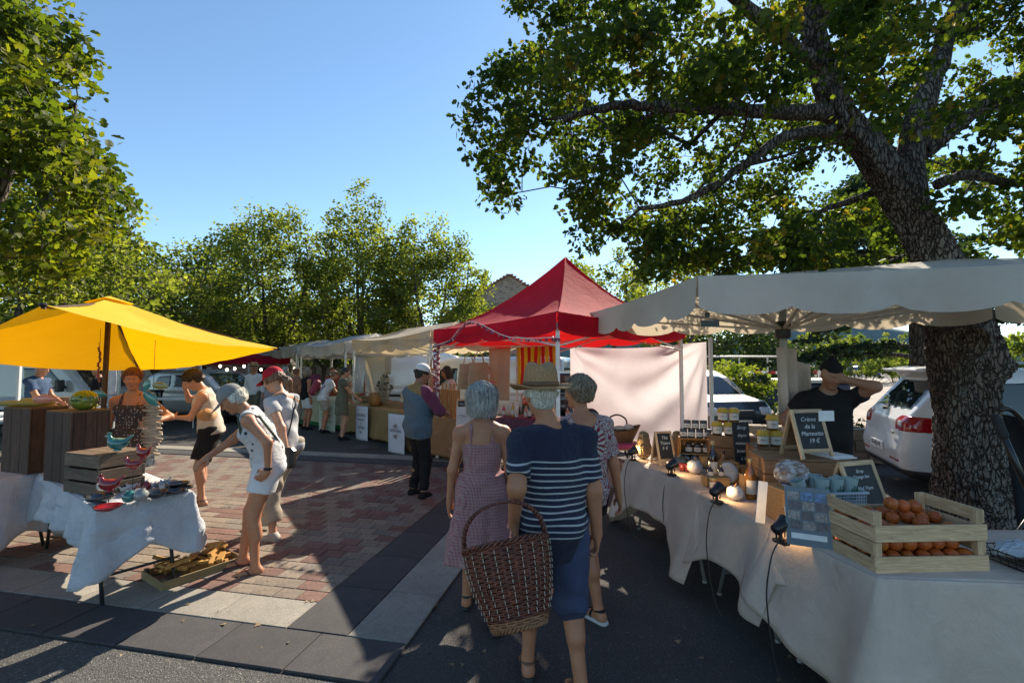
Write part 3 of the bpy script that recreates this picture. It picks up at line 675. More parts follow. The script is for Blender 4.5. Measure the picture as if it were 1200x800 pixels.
def polymesh(f, lo, hi, h):
    """surface nets over a sparse fine grid; returns V, quads"""
    lo = np.array(lo, float); hi = np.array(hi, float); H = h * 4
    nb = np.ceil((hi - lo) / H).astype(int) + 1
    gx, gy, gz = [lo[i] + (np.arange(nb[i]) + .5) * H for i in range(3)]
    G = np.stack(np.meshgrid(gx, gy, gz, indexing='ij'), -1).reshape(-1, 3).astype(np.float32)
    d = np.concatenate([f(G[i:i + 200000]) for i in range(0, len(G), 200000)]).reshape(nb)
    near = np.abs(d) < H * 1.25
    n = nb * 4; D = np.repeat(np.repeat(np.repeat(np.where(d > 0, 1., -1.).astype(np.float32), 4, 0), 4, 1), 4, 2)
    Mk = np.repeat(np.repeat(np.repeat(near, 4, 0), 4, 1), 4, 2)
    idx = np.argwhere(Mk); P = (lo + (idx + .5) * h).astype(np.float32)
    vals = np.concatenate([f(P[i:i + 300000]) for i in range(0, len(P), 300000)]) if len(P) else np.zeros(0)
    D[idx[:, 0], idx[:, 1], idx[:, 2]] = vals
    S = D < 0
    cs = np.zeros(tuple(n - 1), np.int8)
    for a in (0, 1):
        for b in (0, 1):
            for c in (0, 1): cs += S[a:n[0] - 1 + a, b:n[1] - 1 + b, c:n[2] - 1 + c]
    act = (cs > 0) & (cs < 8); ci = np.argwhere(act)
    vid = -np.ones(act.shape, np.int64); vid[ci[:, 0], ci[:, 1], ci[:, 2]] = np.arange(len(ci))
    acc = np.zeros((len(ci), 3)); cnt = np.zeros(len(ci))
    cor = [(a, b, c) for a in (0, 1) for b in (0, 1) for c in (0, 1)]
    val = {q: D[ci[:, 0] + q[0], ci[:, 1] + q[1], ci[:, 2] + q[2]] for q in cor}
    for q in cor:
        for ax in range(3):
            if q[ax] == 0:
                r = list(q); r[ax] = 1; r = tuple(r); va, vb = val[q], val[r]; m = (va < 0) != (vb < 0)
                t = np.where(m, va / np.where(m, va - vb, 1), 0); p = np.tile(np.array(q, float), (len(ci), 1)); p[:, ax] = t
                acc += p * m[:, None]; cnt += m
    V = lo + (ci + .5 + acc / np.maximum(cnt, 1)[:, None]) * h
    Q = []
    for ax in range(3):
        u, w = (ax + 1) % 3, (ax + 2) % 3
        sl0 = [slice(1, None)] * 3; sl0[ax] = slice(0, -1); sl1 = [slice(1, None)] * 3; sl1[ax] = slice(1, None)
        s0 = S[tuple(sl0)]; s1 = S[tuple(sl1)]; e = np.argwhere(s0 != s1)
        if not len(e): continue
        flip = s0[e[:, 0], e[:, 1], e[:, 2]]
        e = e + 1; e[:, ax] -= 1
        def g(du, dw):
            k = e.copy(); k[:, u] += du; k[:, w] += dw; ok = np.all((k >= 0) & (k < np.array(vid.shape)), axis=1); kk = np.clip(k, 0, np.array(vid.shape) - 1)
            r = vid[kk[:, 0], kk[:, 1], kk[:, 2]]; r[~ok] = -1; return r
        q = np.stack([g(-1, -1), g(0, -1), g(0, 0), g(-1, 0)], 1); q = np.where(flip[:, None], q, q[:, ::-1]); Q.append(q[(q >= 0).all(1)])
    return V, (np.concatenate(Q) if Q else np.zeros((0, 4), int))
def sdf_obj(name, f, lo, hi, h, m, parent=None, smooth=True):
    V, Q = polymesh(f, lo, hi, h); me = npmesh(name, V, Q, m, smooth)
    return put(me, name, parent)
# ================================================================ people
def skin(name, c):
    if name in MATS: return MATS[name]
    m, nt, b, out = _nt(name); vec = _coords(nt); n1 = _noise(nt, vec, 9, 4); n2 = _noise(nt, vec, 90, 3)
    col = _ramp(nt, n1, [(.3, tuple(x * y for x, y in zip(c, (.85, .74, .68)))), (.7, c)]); col = _mix(nt, _math(nt, 'MULTIPLY', n2, .25), col, tuple(x * .6 for x in c))
    nt.links.new(col, b.inputs['Base Color']); b.inputs['Roughness'].default_value = .5; b.inputs['Specular IOR Level'].default_value = .35
    b.inputs['Subsurface Weight'].default_value = .12; b.inputs['Subsurface Radius'].default_value = (.02, .008, .004); b.inputs['Subsurface Scale'].default_value = .5
    _bump(nt, n2, .15, .004, b); MATS[name] = m; return m
TAN = skin('tanned_skin', (.50, .235, .13)); FAIR = skin('fair_skin', (.56, .31, .20)); BROWN = skin('deep_tan_skin', (.34, .18, .11))
HC = {}
def hair_mat(name, c1, c2):
    HC[name] = (c1, c2)
    if name in MATS: return MATS[name]
    m, nt, b, out = _nt(name); vec = _coords(nt, (1, 1, .12)); n = _noise(nt, vec, 95, 3, .6, .3)
    col = _ramp(nt, n, [(.36, c2), (.62, c1)]); nt.links.new(col, b.inputs['Base Color']); b.inputs['Roughness'].default_value = .45
    _bump(nt, n, 1.0, .015, b); MATS[name] = m; return m
H_GREY = hair_mat('silver_hair', (.44, .42, .38), (.15, .145, .14)); H_WHITE = hair_mat('white_hair', (.72, .68, .58), (.45, .41, .34)); H_BLOND = hair_mat('ash_blond_hair', (.34, .26, .17), (.10, .075, .05))
H_RED = hair_mat('red_brown_hair', (.22, .07, .03), (.09, .03, .015)); H_DARK = hair_mat('dark_brown_hair', (.05, .03, .02), (.015, .01, .008)); H_BROWN = hair_mat('brown_hair', (.24, .12, .06), (.09, .045, .02)); H_BLACK = hair_mat('black_hair', (.02, .018, .016), (.008, .007, .007))
def rotx(a): c, s = math.cos(a), math.sin(a); return np.array([[1, 0, 0], [0, c, -s], [0, s, c]])
def rotz_(a): c, s = math.cos(a), math.sin(a); return np.array([[c, -s, 0], [s, c, 0], [0, 0, 1]])
def roty(a): c, s = math.cos(a), math.sin(a); return np.array([[c, 0, s], [0, 1, 0], [-s, 0, c]])
def ik(a, t, l1, l2, hint):
    a = np.array(a, float); t = np.array(t, float); d = t - a; L = np.linalg.norm(d)
    if L > (l1 + l2) * .995: t = a + d / L * (l1 + l2) * .995; d = t - a; L = np.linalg.norm(d)
    u = d / L; x = (l1 * l1 - l2 * l2 + L * L) / (2 * L); hgt = math.sqrt(max(l1 * l1 - x * x, 0)); h = np.array(hint, float); h = h - u * (h @ u); h /= np.linalg.norm(h) + 1e-9
    return a + u * x + h * hgt, t
def pt_cloth(name, fn):
    """patterned fabric built by fn(nt, vec) -> colour socket"""
    if name in MATS: return MATS[name]
    m, nt, b, out = _nt(name); vec = _coords(nt); col = fn(nt, vec); nt.links.new(col, b.inputs['Base Color'])
    b.inputs['Roughness'].default_value = .85; b.inputs['Specular IOR Level'].default_value = .2; b.inputs['Sheen Weight'].default_value = .1
    _bump(nt, _math(nt, 'MULTIPLY_ADD', _noise(nt, vec, 700, 1), .12, _noise(nt, vec, 11, 5, .65, 1.5)), .85, .055, b)
    MATS[name] = m; return m
class Body:
    def __init__(s, label, loc, rz=0, height=1.7, skin_m=TAN, res=.008, group=None, girth=1.0, female=False, lean=0, twist=0, pelvis=(0, 0), crouch=0, head=(0, 0), headroll=0,
                 feet=((-.1, 0, 0), (.1, 0, 0)), hands=(None, None), elbows=(None, None), handdir=(None, None), curl=(.5, .5), fwd_neck=.03, knees=(None, None), nside=0, lift=(0, 0), handnorm=(None, None), legs=True):
        s.k = height / 1.75; s.res = res / s.k; s.female = female; g = girth; s.g = g
        s.root = thing('person', label, 'person', loc, rz, group); s.root.scale = (s.k,) * 3; s.skin = skin_m; s.handnorm = handnorm; s.legs = legs
        Rp = rotx(-lean * .3); Rc = rotz_(twist) @ rotx(-lean); s.Rp, s.Rc = Rp, Rc
        s.pel = np.array([pelvis[0], pelvis[1], .965 - crouch]); s.waist = s.pel + Rp @ np.array([0, 0, .13]); W = .165 if female else .185; s.W = W
        C = lambda x, y, z: s.waist + Rc @ np.array([x, y, z])
        s.C = C; s.chest = C(0, 0, .19); s.nb = C(0, -.015, .375); s.sh = [C(-W, -.01, .305), C(W, -.01, .305)]
        Rn = rotz_(twist + head[0] * .4) @ rotx(-lean * .7 + head[1] * .3); s.Rh = rotz_(twist + head[0]) @ rotx(head[1]) @ roty(headroll)
        s.hc = s.nb + Rn @ np.array([0, fwd_neck, .10]) + s.Rh @ np.array([nside, .02, .085])
        s.hips = [s.pel + np.array([-.085, 0, -.03]), s.pel + np.array([.085, 0, -.03])]
        s.ank = []; s.kn = []; s.fd = []
        for i, (x, y, a) in enumerate(feet):
            an = np.array([x, y - .0, .085 + lift[i]]); f = np.array([math.sin(a), math.cos(a), 0.]); k, an2 = ik(s.hips[i], an, .445, .42, knees[i] if knees[i] is not None else f + np.array([0, 0, .2])); s.ank.append(an2); s.kn.append(k); s.fd.append(f)
        s.el = []; s.wr = []; s.hd = []
        for i in (0, 1):
            sg = -1 if i == 0 else 1; t = hands[i] if hands[i] is not None else (s.sh[i] + np.array([sg * .06, .03, -.53])); hint = elbows[i] if elbows[i] is not None else (sg * .35, -1, -.2)
            e, w = ik(s.sh[i], t, .285, .255, hint); s.el.append(e); s.wr.append(w); d = (w - e) / np.linalg.norm(w - e)
            if handdir[i] is not None: d = np.array(handdir[i], float); d /= np.linalg.norm(d)
            s.hd.append(d)
        s.curl = curl
    # --- distance fields of the regions
    def torso(s, P, o=0.0):
        g = s.g; d = ell_(P, s.C(0, 0, .20), (s.W * .86 * g, .108 * g, .205), s.Rc)
        d = smin(d, ell_(P, s.waist + s.Rc @ np.array([0, .0, .0]), ((.128 if s.female else .145) * g, .098 * g, .15), s.Rp), .07)
        d = smin(d, ell_(P, s.pel + np.array([0, -.005, 0]), ((.168 if s.female else .155) * g, .115 * g, .125)), .06)
        for i, sg in ((0, -1), (1, 1)):
            d = smin(d, ell_(P, s.pel + np.array([sg * .075, -.055, -.035]), (.088, .085, .095)), .05)
            d = smin(d, cap_(P, s.C(sg * .05, -.02, .345), s.sh[i], .052 * (.9 if s.female else 1.05), .058), .05)
            if s.female: d = smin(d, ell_(P, s.C(sg * .075, .085, .205), (.062, .055, .06), s.Rc), .045)
        if g > 1.08: d = smin(d, ell_(P, s.waist + s.Rc @ np.array([0, .06, -.02]), (.13 * g, .1 * g, .14)), .08)
        return d - o
    def neck(s, P):
        d = cap_(P, s.nb + s.Rc @ np.array([0, 0, -.03]), s.hc + s.Rh @ np.array([0, -.02, -.06]), .060 if not s.female else .05, .055 if not s.female else .048)
        return smin(d, cap_(P, s.C(-.09, -.02, .35), s.C(.09, -.02, .35), .035), .06)
    def headf(s, P):
        q = (P - s.hc) @ s.Rh
        d = ell_(q, (0, -.012, .03), (.076, .096, .088)); d = smin(d, ell_(q, (0, .022, -.03), (.060, .070, .088)), .04)
        d = smin(d, ell_(q, (0, .062, -.095), (.028, .024, .022)), .03); d = smin(d, cap_(q, (0, .085, .022), (0, .108, -.022), .008, .014), .018)
        for sg in (-1, 1):
            d = smin(d, cap_(q, (sg * .012, .090, .036), (sg * .042, .080, .036), .011), .02)
            d = smin(d, ell_(q, (sg * .038, .066, -.02), (.024, .022, .022)), .03)
            d = smax(d, -ell_(q, (sg * .031, .102, .016), (.018, .018, .013)), .015)
            d = smin(d, ell_(q, (sg * .078, -.006, -.004), (.010, .020, .032)), .008)
        d = smin(d, ell_(q, (0, .092, -.052), (.022, .010, .006)), .008); d = smin(d, ell_(q, (0, .089, -.064), (.018, .010, .006)), .006)
        return d
    def arm(s, P, i, o=0.0):
        g = .94 if s.female else 1.16
        d = cap_(P, s.sh[i], s.el[i], .052 * g + o, .040 * g + o); return smin(d, cap_(P, s.el[i], s.wr[i], .041 * g + o, .026 * g + o), .03)
    def hand(s, P, i):
        w = s.wr[i]; d0 = s.hd[i]; sg = -1 if i == 0 else 1
        n = s.handnorm[i]
        if n is None: n = np.array([-sg, .15, 0.])
        n = np.array(n, float); n = n - d0 * (n @ d0); n /= np.linalg.norm(n)      # palm normal
        x = np.cross(d0, n) * (-1 if sg > 0 else 1)                                   # towards the little finger
        R = np.stack([x, n, d0], 1); c = w + d0 * .055; q = (P - c) @ R
        # x is +little finger side for right; thumb at -x
        d = ell_(q, (0, 0, -.005), (.040, .016, .052)); d = smin(d, cap_(q, (0, 0, -.055), (0, 0, -.03), .024), .02)
        cu = s.curl[i]
        for k, (fx, L) in enumerate(((-.029, .070), (-.010, .078), (.010, .073), (.027, .058))):
            a = cu * (1 + .12 * k); p0 = np.array([fx, .0, .036]); p = p0; ang = a * .55
            for seg in (.46, .30, .24):
                v = np.array([fx * .12 * (1 - cu), math.sin(ang), math.cos(ang)]); p1 = p + v * L * seg; d = smin(d, cap_(q, p, p1, .0088, .0082), .007); p = p1; ang += a * .95
        t0 = np.array([-.028, .004, -.028]); t1 = t0 + np.array([-.026, .018 + .01 * cu, .028]); t2 = t1 + np.array([-.006 + .016 * cu, .012 * cu, .032])
        d = smin(d, cap_(q, t0, t1, .0135, .011), .012); d = smin(d, cap_(q, t1, t2, .0105, .009), .008)
        return d
    def leg(s, P, i, o=0.0):
        g = s.g; d = cap_(P, s.hips[i], s.kn[i], .088 * g + o, .056 + o); c = (s.kn[i] * .62 + s.ank[i] * .38) + np.array([0, -.02, 0]) * 1.0
        d = smin(d, cap_(P, s.kn[i], s.ank[i], .052 + o, .036 + o), .04); return smin(d, cap_(P, s.kn[i] * .8 + s.ank[i] * .2 - s.fd[i] * .012, c - s.fd[i] * .006, .05 + o, .045 + o), .04)
    def foot(s, P, i, o=0.0, sole=0.0):
        a = s.ank[i]; f = s.fd[i]; up = np.array([0, 0, 1.]); b = a + np.array([0, 0, -.045])
        d = cap_(P, a, b - f * .03, .034 + o, .032 + o); d = smin(d, cap_(P, b - f * .03, b + f * .12 + np.array([0, 0, -.012]), .033 + o, .028 + o), .03)
        r = np.cross(f, up); d = smin(d, cap_(P, b + f * .11 - r * .018 + np.array([0, 0, -.014]), b + f * .165 - r * .012 + np.array([0, 0, -.02]), .022 + o, .016 + o), .02)
        d = smin(d, cap_(P, b + f * .10 + r * .02 + np.array([0, 0, -.016]), b + f * .145 + r * .022 + np.array([0, 0, -.02]), .02 + o, .015 + o), .02)
        return smax(d, -(P[:, 2] - (a[2] - .078 - sole)), .006)
    def body(s, m=None, skip_legs=False):
        def f(P):
            d = s.torso(P); d = smin(d, s.neck(P), .04); d = smin(d, s.headf(P), .03)
            for i in (0, 1):
                d = smin(d, smin(s.arm(P, i), s.hand(P, i), .015), .035 if s.female else .045)
                if s.legs: d = smin(d, smin(s.leg(P, i), s.foot(P, i), .02), .04)
            return d
        pts = np.array([s.hc + [0, 0, .14], s.hc - [0, 0, .1], *s.sh, *s.el, *s.wr, *[w + h * .2 for w, h in zip(s.wr, s.hd)], s.pel, *(s.kn + s.ank if s.legs else s.hips)])
        lo = pts.min(0) - .16; hi = pts.max(0) + .16; hi[:2] += .04; lo[:2] -= .04
        if s.legs: lo[2] = -.02
        s.lo, s.hi = lo, hi
        return sdf_obj('body', f, lo, hi, s.res, s.skin, s.root)
    def part(s, name, f, m, lo=None, hi=None, h=None):
        return sdf_obj(name, f, s.lo if lo is None else lo, s.hi if hi is None else hi, (h or s.res), m, s.root)
    # --- clothes
    def top(s, m, name='shirt', sleeve=.55, hem=-.10, neck=.075, neckpos=(0, .03, .44), loose=.014, folds=.004, back=None, straps=None, lowneck=None, extra=None):
        def f(P):
            d = s.torso(P, loose)
            d = smin(d, ell_(P, s.C(0, .0, .1), (s.W * .92 * s.g, .115 * s.g, .25), s.Rc) - loose * .4, .05)
            z = (P - s.pel) @ s.Rp[:, 2]
            d = smin(d, ell_(P, s.pel + s.Rp @ np.array([0, 0, hem * .3]), (.176 * s.g, .130 * s.g, .26), s.Rp) - loose * .6, .04)
            d = smax(d, -(z - hem), .008)
            if sleeve > 0:
                for i in (0, 1):
                    a, b = s.sh[i], s.el[i]
                    if sleeve <= 1: e = a + (b - a) * sleeve; ds = cap_(P, a, a + (b - a) * 1.0, .056 + loose, .048 + loose * 1.1); ds = smax(ds, pl_(P, e, b - a), .006)
                    else:
                        ds = s.arm(P, i, loose * .9 + .004); e = b + (s.wr[i] - b) * (sleeve - 1); cut = pl_(P, e, s.wr[i] - b); farfrom = pl_(P, b, s.wr[i] - b) ; ds = smax(ds, np.where(farfrom > -.06, cut, -1), .006)
                    d = smin(d, ds, .03)
            if folds: d = d + fold(P, folds, 20, s.k * 3)
            d = smax(d, -ell_(P, s.C(*neckpos), (neck * 1.15, neck * 1.3, neck * 1.25), s.Rc), .006)
            if lowneck is not None: d = smax(d, -ell_(P, s.C(*lowneck[0]), lowneck[1], s.Rc), .006)
            if back is not None or straps is not None:
                zz = (P - s.waist) @ s.Rc; cutz = (back if back is not None else .3)
                xx = np.abs(zz[:, 0]); keep = (zz[:, 2] < cutz) | ((xx > straps[0]) & (xx < straps[1])) if straps else (zz[:, 2] < cutz)
                band = np.where(zz[:, 2] < cutz, -1, 1) * np.abs(zz[:, 2] - cutz)
                if straps: band = np.minimum(band, np.abs(xx - (straps[0] + straps[1]) / 2) - (straps[1] - straps[0]) / 2)
                d = np.maximum(d, band)
            if sleeve <= 0:
                for i in (0, 1):
                    d = smax(d, -ell_(P, s.sh[i] + s.Rc @ np.array([(-1 if i == 0 else 1) * .035, 0, -.01]), (.062, .10, .10), s.Rc), .008)
            if extra is not None: d = extra(P, d)
            return d
        return s.part(name, f, m)
    def shorts(s, m, name='shorts', length=.55, loose=.02, folds=.004, waist=.10, flare=.0):
        def f(P):
            d = np.maximum(s.torso(P, .009), P[:, 2] - (s.pel[2] + waist))
            for i in (0, 1):
                a, k = s.hips[i], s.kn[i]
                if length <= 1: e = a + (k - a) * length; dl = cap_(P, a, a + (k - a) * 1.05, .090 * s.g + loose, .072 + loose + flare); dl = smax(dl, pl_(P, e, k - a), .006)
                else:
                    dl = cap_(P, a, k, .090 * s.g + loose, .066 + loose); an = s.ank[i]; e = k + (an - k) * (length - 1); d2 = smax(cap_(P, k, an, .064 + loose, .052 + loose + flare), pl_(P, e, an - k), .006); dl = smin(dl, d2, .03)
                d = smin(d, dl, .035)
            d = smax(d, P[:, 2] - (s.pel[2] + waist), .006)
            return d + fold(P, folds, 22, 2)
        return s.part(name, f, m)
    def dress(s, m, name='dress', hemz=.45, flare=.12, back=.28, straps=(.055, .075), waistfit=.0, sleeve=0, neck=.07, folds=.01, shift=(0, 0), neckpos=(0, .03, .44), loose=.012):
        def f(P):
            d = s.torso(P, loose)
            top_ = s.pel[2] + .12; t = np.clip((top_ - P[:, 2]) / (top_ - hemz), 0, 1)
            ax = .165 * s.g + flare * t; ay = .118 * s.g + flare * .95 * t; qx = P[:, 0] - s.pel[0] - shift[0] * t; qy = P[:, 1] - s.pel[1] - shift[1] * t
            th = np.arctan2(qy, qx); w = 1 + folds * 5 * t * (np.sin(7 * th + 1) + .5 * np.sin(13 * th + 4 * t))
            sk = (np.hypot(qx / (ax * w), qy / (ay * w)) - 1) * np.minimum(ax, ay); sk = np.maximum(sk, P[:, 2] - top_)
            d = smin(d, sk, .05); d = smax(d, hemz - P[:, 2], .006)
            if sleeve > 0:
                for i in (0, 1):
                    a, b = s.sh[i], s.el[i]; e = a + (b - a) * sleeve; d = smin(d, smax(cap_(P, a, b, .066, .06), pl_(P, e, b - a), .006), .03)
                d = smax(d, -ell_(P, s.C(*neckpos), (neck, neck * 1.2, neck * 1.2), s.Rc), .006)
            else:
                zz = (P - s.waist) @ s.Rc; xx = np.abs(zz[:, 0]); cz = back; band = zz[:, 2] - cz
                st = np.maximum(np.abs(xx - sum(straps) / 2) - (straps[1] - straps[0]) / 2, -1); band = np.minimum(band, st); d = np.maximum(d, band)
                for i in (0, 1): d = smax(d, -ell_(P, s.sh[i] + s.Rc @ np.array([(-1 if i == 0 else 1) * .03, 0, -.02]), (.05, .1, .12), s.Rc), .008)
            return d + fold(P, .003, 22, 1)
        return s.part(name, f, m)
    def strands(s, m, kind, hat=False, n=3000):
        rg = np.random.default_rng(int(s.k * 1000)); a = rg.uniform(-np.pi, np.pi, n); long_ = kind in ('bob', 'long'); t0 = rg.uniform(.02, 1.5, n) if not long_ else rg.uniform(.02, 1.2, n)
        if hat: t0 = rg.uniform(1.5, 1.75, n)
        if kind == 'under': a = np.where(np.abs(a) < 1.3, np.pi - a, a)
        L = {'bob': .26, 'long': .30, 'under': .075, 'cropped': .035, 'short': .07, 'fluffy': .06, 'pony': .07}.get(kind, .06) * rg.uniform(.7, 1.1, n); K = 8; rx, ry, rz = (.124, .118, .104) if kind == 'bob' else (.0885, .1085, .0965); P = np.zeros((n, K, 3)); t = t0.copy(); base = rg.normal(0, .0022, n) + .0025 + .012 * (rg.uniform(0, 1, n) < .05); z_ = None
        for j in range(K):
            tt = np.minimum(t, 1.52); q = np.stack([np.sin(tt) * np.sin(a) * (rx + base), np.sin(tt) * np.cos(a) * (ry + base) - .018, np.cos(tt) * (rz + base) + .036], 1)
            q[:, 2] -= np.maximum(t - 1.52, 0) * .1; q[:, :2] *= (1 - np.maximum(t - 1.9, 0) * .05)[:, None]
            P[:, j] = q; t = t + L / K / .1; a = a + rg.normal(0, .02, n)
            if kind == 'fluffy': base = base + rg.normal(0, .003, n)
        tip = P[:, -1]; face = (tip[:, 1] > .045) & (tip[:, 2] < .05); keep = ~face & (P[:, -1, 2] > (-.16 if long_ else -.085)) & ~((P[:, K // 2, 1] > .05) & (P[:, K // 2, 2] < .045)); keep &= (~(P[:, :, 2] > .028).any(1)) | (not hat); P = P[keep]; n = len(P)
        T = np.gradient(P, axis=1); O = P - np.array([0, -.018, .0]); S_ = np.cross(T, O); S_ /= np.linalg.norm(S_, axis=2)[..., None] + 1e-9; w = .0017 * (1 - .7 * np.linspace(0, 1, K) ** 3)[None, :, None]
        c1, c2 = HC[m.name]; m = hair_mat(m.name + '_strand', tuple(x * 1.5 for x in c1), tuple(x * .9 for x in c2)); HC.pop(m.name, None)
        V = np.concatenate([P - S_ * w, P + S_ * w], 2).reshape(n, K * 2, 3); f = np.array([(2 * j, 2 * j + 1, 2 * j + 3, 2 * j + 2) for j in range(K - 1)]); F_ = (f[None] + (np.arange(n) * K * 2)[:, None, None]).reshape(-1, 4)
        o = put(npmesh('hair_strands', V.reshape(-1, 3) @ s.Rh.T + s.hc, F_, m, True), 'hair_strands', s.root); tag(o, kind='stuff')
    def hair(s, m, kind='short', hat=False):
        if s.res * s.k < .0125: s.strands(m, kind, hat)
        def f(P):
            q = (P - s.hc) @ s.Rh; r = np.arctan2(q[:, 0], q[:, 1] + .02); st = .004 * np.sin(60 * r + 8 * np.sin(40 * q[:, 2])) + .0015 * np.sin(130 * q[:, 0] + 20 * q[:, 2])
            d = ell_(q, (0, -.018, .036), (.086, .106, .094)); 
            hl = lambda back, front=.062, y0=-.03, w=.10: back + np.clip((q[:, 1] - y0) / w, 0, 1) * (front - back) - q[:, 2]
            if kind == 'short': d = smin(d, ell_(q, (0, -.055, -.01), (.070, .058, .075)), .03); d = smax(d, hl(-.075), .01)
            if kind == 'cropped': d = smin(d, ell_(q, (0, -.05, -.03), (.070, .060, .065)), .03) + .003; d = smax(d, hl(-.085), .01)
            if kind == 'bob':
                d = smin(d, ell_(q, (0, -.03, -.045), (.124, .114, .13)), .04); d = smax(d, -(q[:, 2] + .135), .012); d = smax(d, -ell_(q, (0, .11, -.05), (.062, .10, .11)), .01)
            if kind == 'fluffy':
                d = smin(d, ell_(q, (0, -.045, .03), (.1, .105, .1)), .03); d = smin(d, ell_(q, (0, -.07, -.03), (.075, .06, .06)), .03); st = st * 2.2 + .006 * np.sin(40 * q[:, 0] + 2) * np.sin(36 * q[:, 2]) ; d = smax(d, hl(-.07), .012)
            if kind == 'long':
                d = smin(d, ell_(q, (0, -.05, -.08), (.085, .065, .17)), .03); d = smax(d, -ell_(q, (0, .11, -.05), (.06, .10, .12)), .01)
            if kind == 'pony':
                d = smax(d, hl(-.06), .012); d = smin(d, cap_(q, (0, -.10, .0), (.0, -.15, -.08), .035, .04), .03); d = smin(d, cap_(q, (0, -.15, -.08), (.01, -.13, -.19), .04, .02), .03)
            if kind == 'under':   # fringe of hair showing under a cap
                d = smin(d, ell_(q, (0, -.055, -.03), (.084, .07, .07)), .03); st = st * 2 + .004 * np.sin(50 * q[:, 2] + 30 * q[:, 0]); d = smax(d, -(q[:, 2] + .095), .02); d = smax(d, q[:, 2] - .04, .01); d = smax(d, q[:, 1] - .01, .01)
            return d + st
        lo = s.hc - .26; hi = s.hc + .22; return s.part('hair', f, m, lo, hi)
    def cap(s, m, name='cap', brimm=None):
        def f(P):
            q = (P - s.hc) @ s.Rh; d = ell_(q, (0, -.014, .050), (.090, .110, .092)); d = smax(d, -(q[:, 2] - .030), .008)
            br = ell_(q, (0, .125, .034 - 0), (.078, .085, .05)); sh_ = np.abs(q[:, 2] - (.040 - (q[:, 1] - .08) * .25 - 2.6 * q[:, 0] ** 2)) - .005; br = np.maximum(np.maximum(br, sh_), .05 - q[:, 1])
            d = smin(d, br, .008); d = smin(d, ell_(q, (0, -.014, .143), (.009, .009, .006)), .003)
            r = np.arctan2(q[:, 0], q[:, 1] + .014); return d + .0012 * (np.abs(np.sin(3 * r)) < .06)
        return s.part(name, f, m, s.hc - .25, s.hc + .26)
    def hat(s, m, bandm):
        def cr(q): 
            d = ell_(q, (0, -.01, .07), (.098, .116, .19)); d = smax(d, q[:, 2] - .180 + .022 * np.exp(-(q[:, 0] / .03) ** 2) - .015 * np.exp(-(q[:, 1] / .05) ** 2), .02); return smax(d, .040 - q[:, 2], .004)
        def f(P):
            q = (P - s.hc) @ s.Rh; r = np.hypot(q[:, 0] / 1.0, (q[:, 1] + .01) / 1.12); zz = .045 + .28 * np.clip(np.abs(q[:, 0]) - .10, 0, .08) - .12 * np.clip(q[:, 1] - .05, 0, .12)
            br = np.maximum(np.abs(q[:, 2] - zz) - .005, r - .178); return smin(cr(q), br, .012) + .0015 * np.sin(q[:, 2] * 420) * np.cos(300 * q[:, 0])
        s.part('hat', f, m, s.hc - .25, s.hc + .28, .006 / s.k)
        def g_(P): q = (P - s.hc) @ s.Rh; return np.maximum(cr(q) - .006, np.abs(q[:, 2] - .068) - .014)
        s.part('hat_band', g_, bandm, s.hc - .2, s.hc + .2, .006 / s.k)
    def shoes(s, m, solem=None, kind='shoe'):
        for i in (0, 1):
            a = s.ank[i]; f = s.fd[i]; lo = a - [.16, .16, .12]; hi = a + np.array([.1, .1, .1]) + f * .12; lo = np.minimum(lo, a + f * .26 - .08); lo[2] = a[2] - .12; hi = np.maximum(hi, a + f * .26 + .08)
            hh = min(s.res, .008)
            if kind == 'shoe':
                s.part('shoe', lambda P, i=i: smax(smax(s.foot(P, i, .012, .008), P[:, 2] - (a[2] + .02), .01), (a[2] - .072) - P[:, 2], .003), m, lo, hi, hh)
            z0 = a[2] - .083
            def sole(P, i=i):
                b = a.copy(); b[2] = 0; Q = P.copy(); Q[:, 2] = 0; d = cap_(Q, b - f * .045, b + f * .13, .038, .048); d = smin(d, cap_(Q, b + f * .12, b + f * .165, .044, .036), .02)
                return np.maximum(d, np.abs(P[:, 2] - (z0 + .008)) - .012)
            s.part('sole', sole, solem or m, lo, hi, hh)
            if kind == 'sandal':
                def strap(P, i=i):
                    sh = s.foot(P, i, .006); t = (P - a) @ f; d = np.minimum(np.abs(t - .105) - .018, np.minimum(np.abs((P[:, 2] - a[2]) - (.0) + t * .1) - .010 + (t > .05), np.abs(t - .055) - .010)); return np.maximum(sh, np.maximum(d, -(P[:, 2] - z0)))
                s.part('strap', strap, m, lo, hi, .006)
            if kind == 'flipflop':
                r = np.cross(f, [0, 0, 1.])
                b = MB(); c0 = a + f * .125 + np.array([0, 0, -.035])
                for sg in (-1, 1): b.tube([c0 + f * .015 + np.array([0, 0, -.01]), a + f * .07 + r * sg * .028 + np.array([0, 0, -.018]), a + f * .03 + r * sg * .045 + np.array([0, 0, -.065])], .006, 6)
                b.build('strap', m, s.root, smooth=True)
    def face(s, lips=True, specs=None):
        em = glass_mat('eye_dark', (.02, .015, .012), .15); wm = mat('eye_white', (.7, .66, .62), rough=.3); lm = mat('lip_pink', (.36, .12, .1), rough=.45)
        for sg in (-1, 1):
            M = Matrix.Identity(4)
            b = MB(); b.ell((sg * .031, .077, .015), (.013, .009, .0065), 12); b.ell((sg * .031, .0835, .015), (.006, .004, .006), 8, mi=1)
            o = b.build('eye', [wm, em], s.root, smooth=True); o.matrix_local = Matrix.Translation(s.hc) @ Matrix(s.Rh.tolist()).to_4x4()
        if lips:
            b = MB(); b.ell((0, .0965, -.058), (.019, .007, .0065), 12); o = b.build('lips', lm, s.root, smooth=True); o.matrix_local = Matrix.Translation(s.hc) @ Matrix(s.Rh.tolist()).to_4x4()
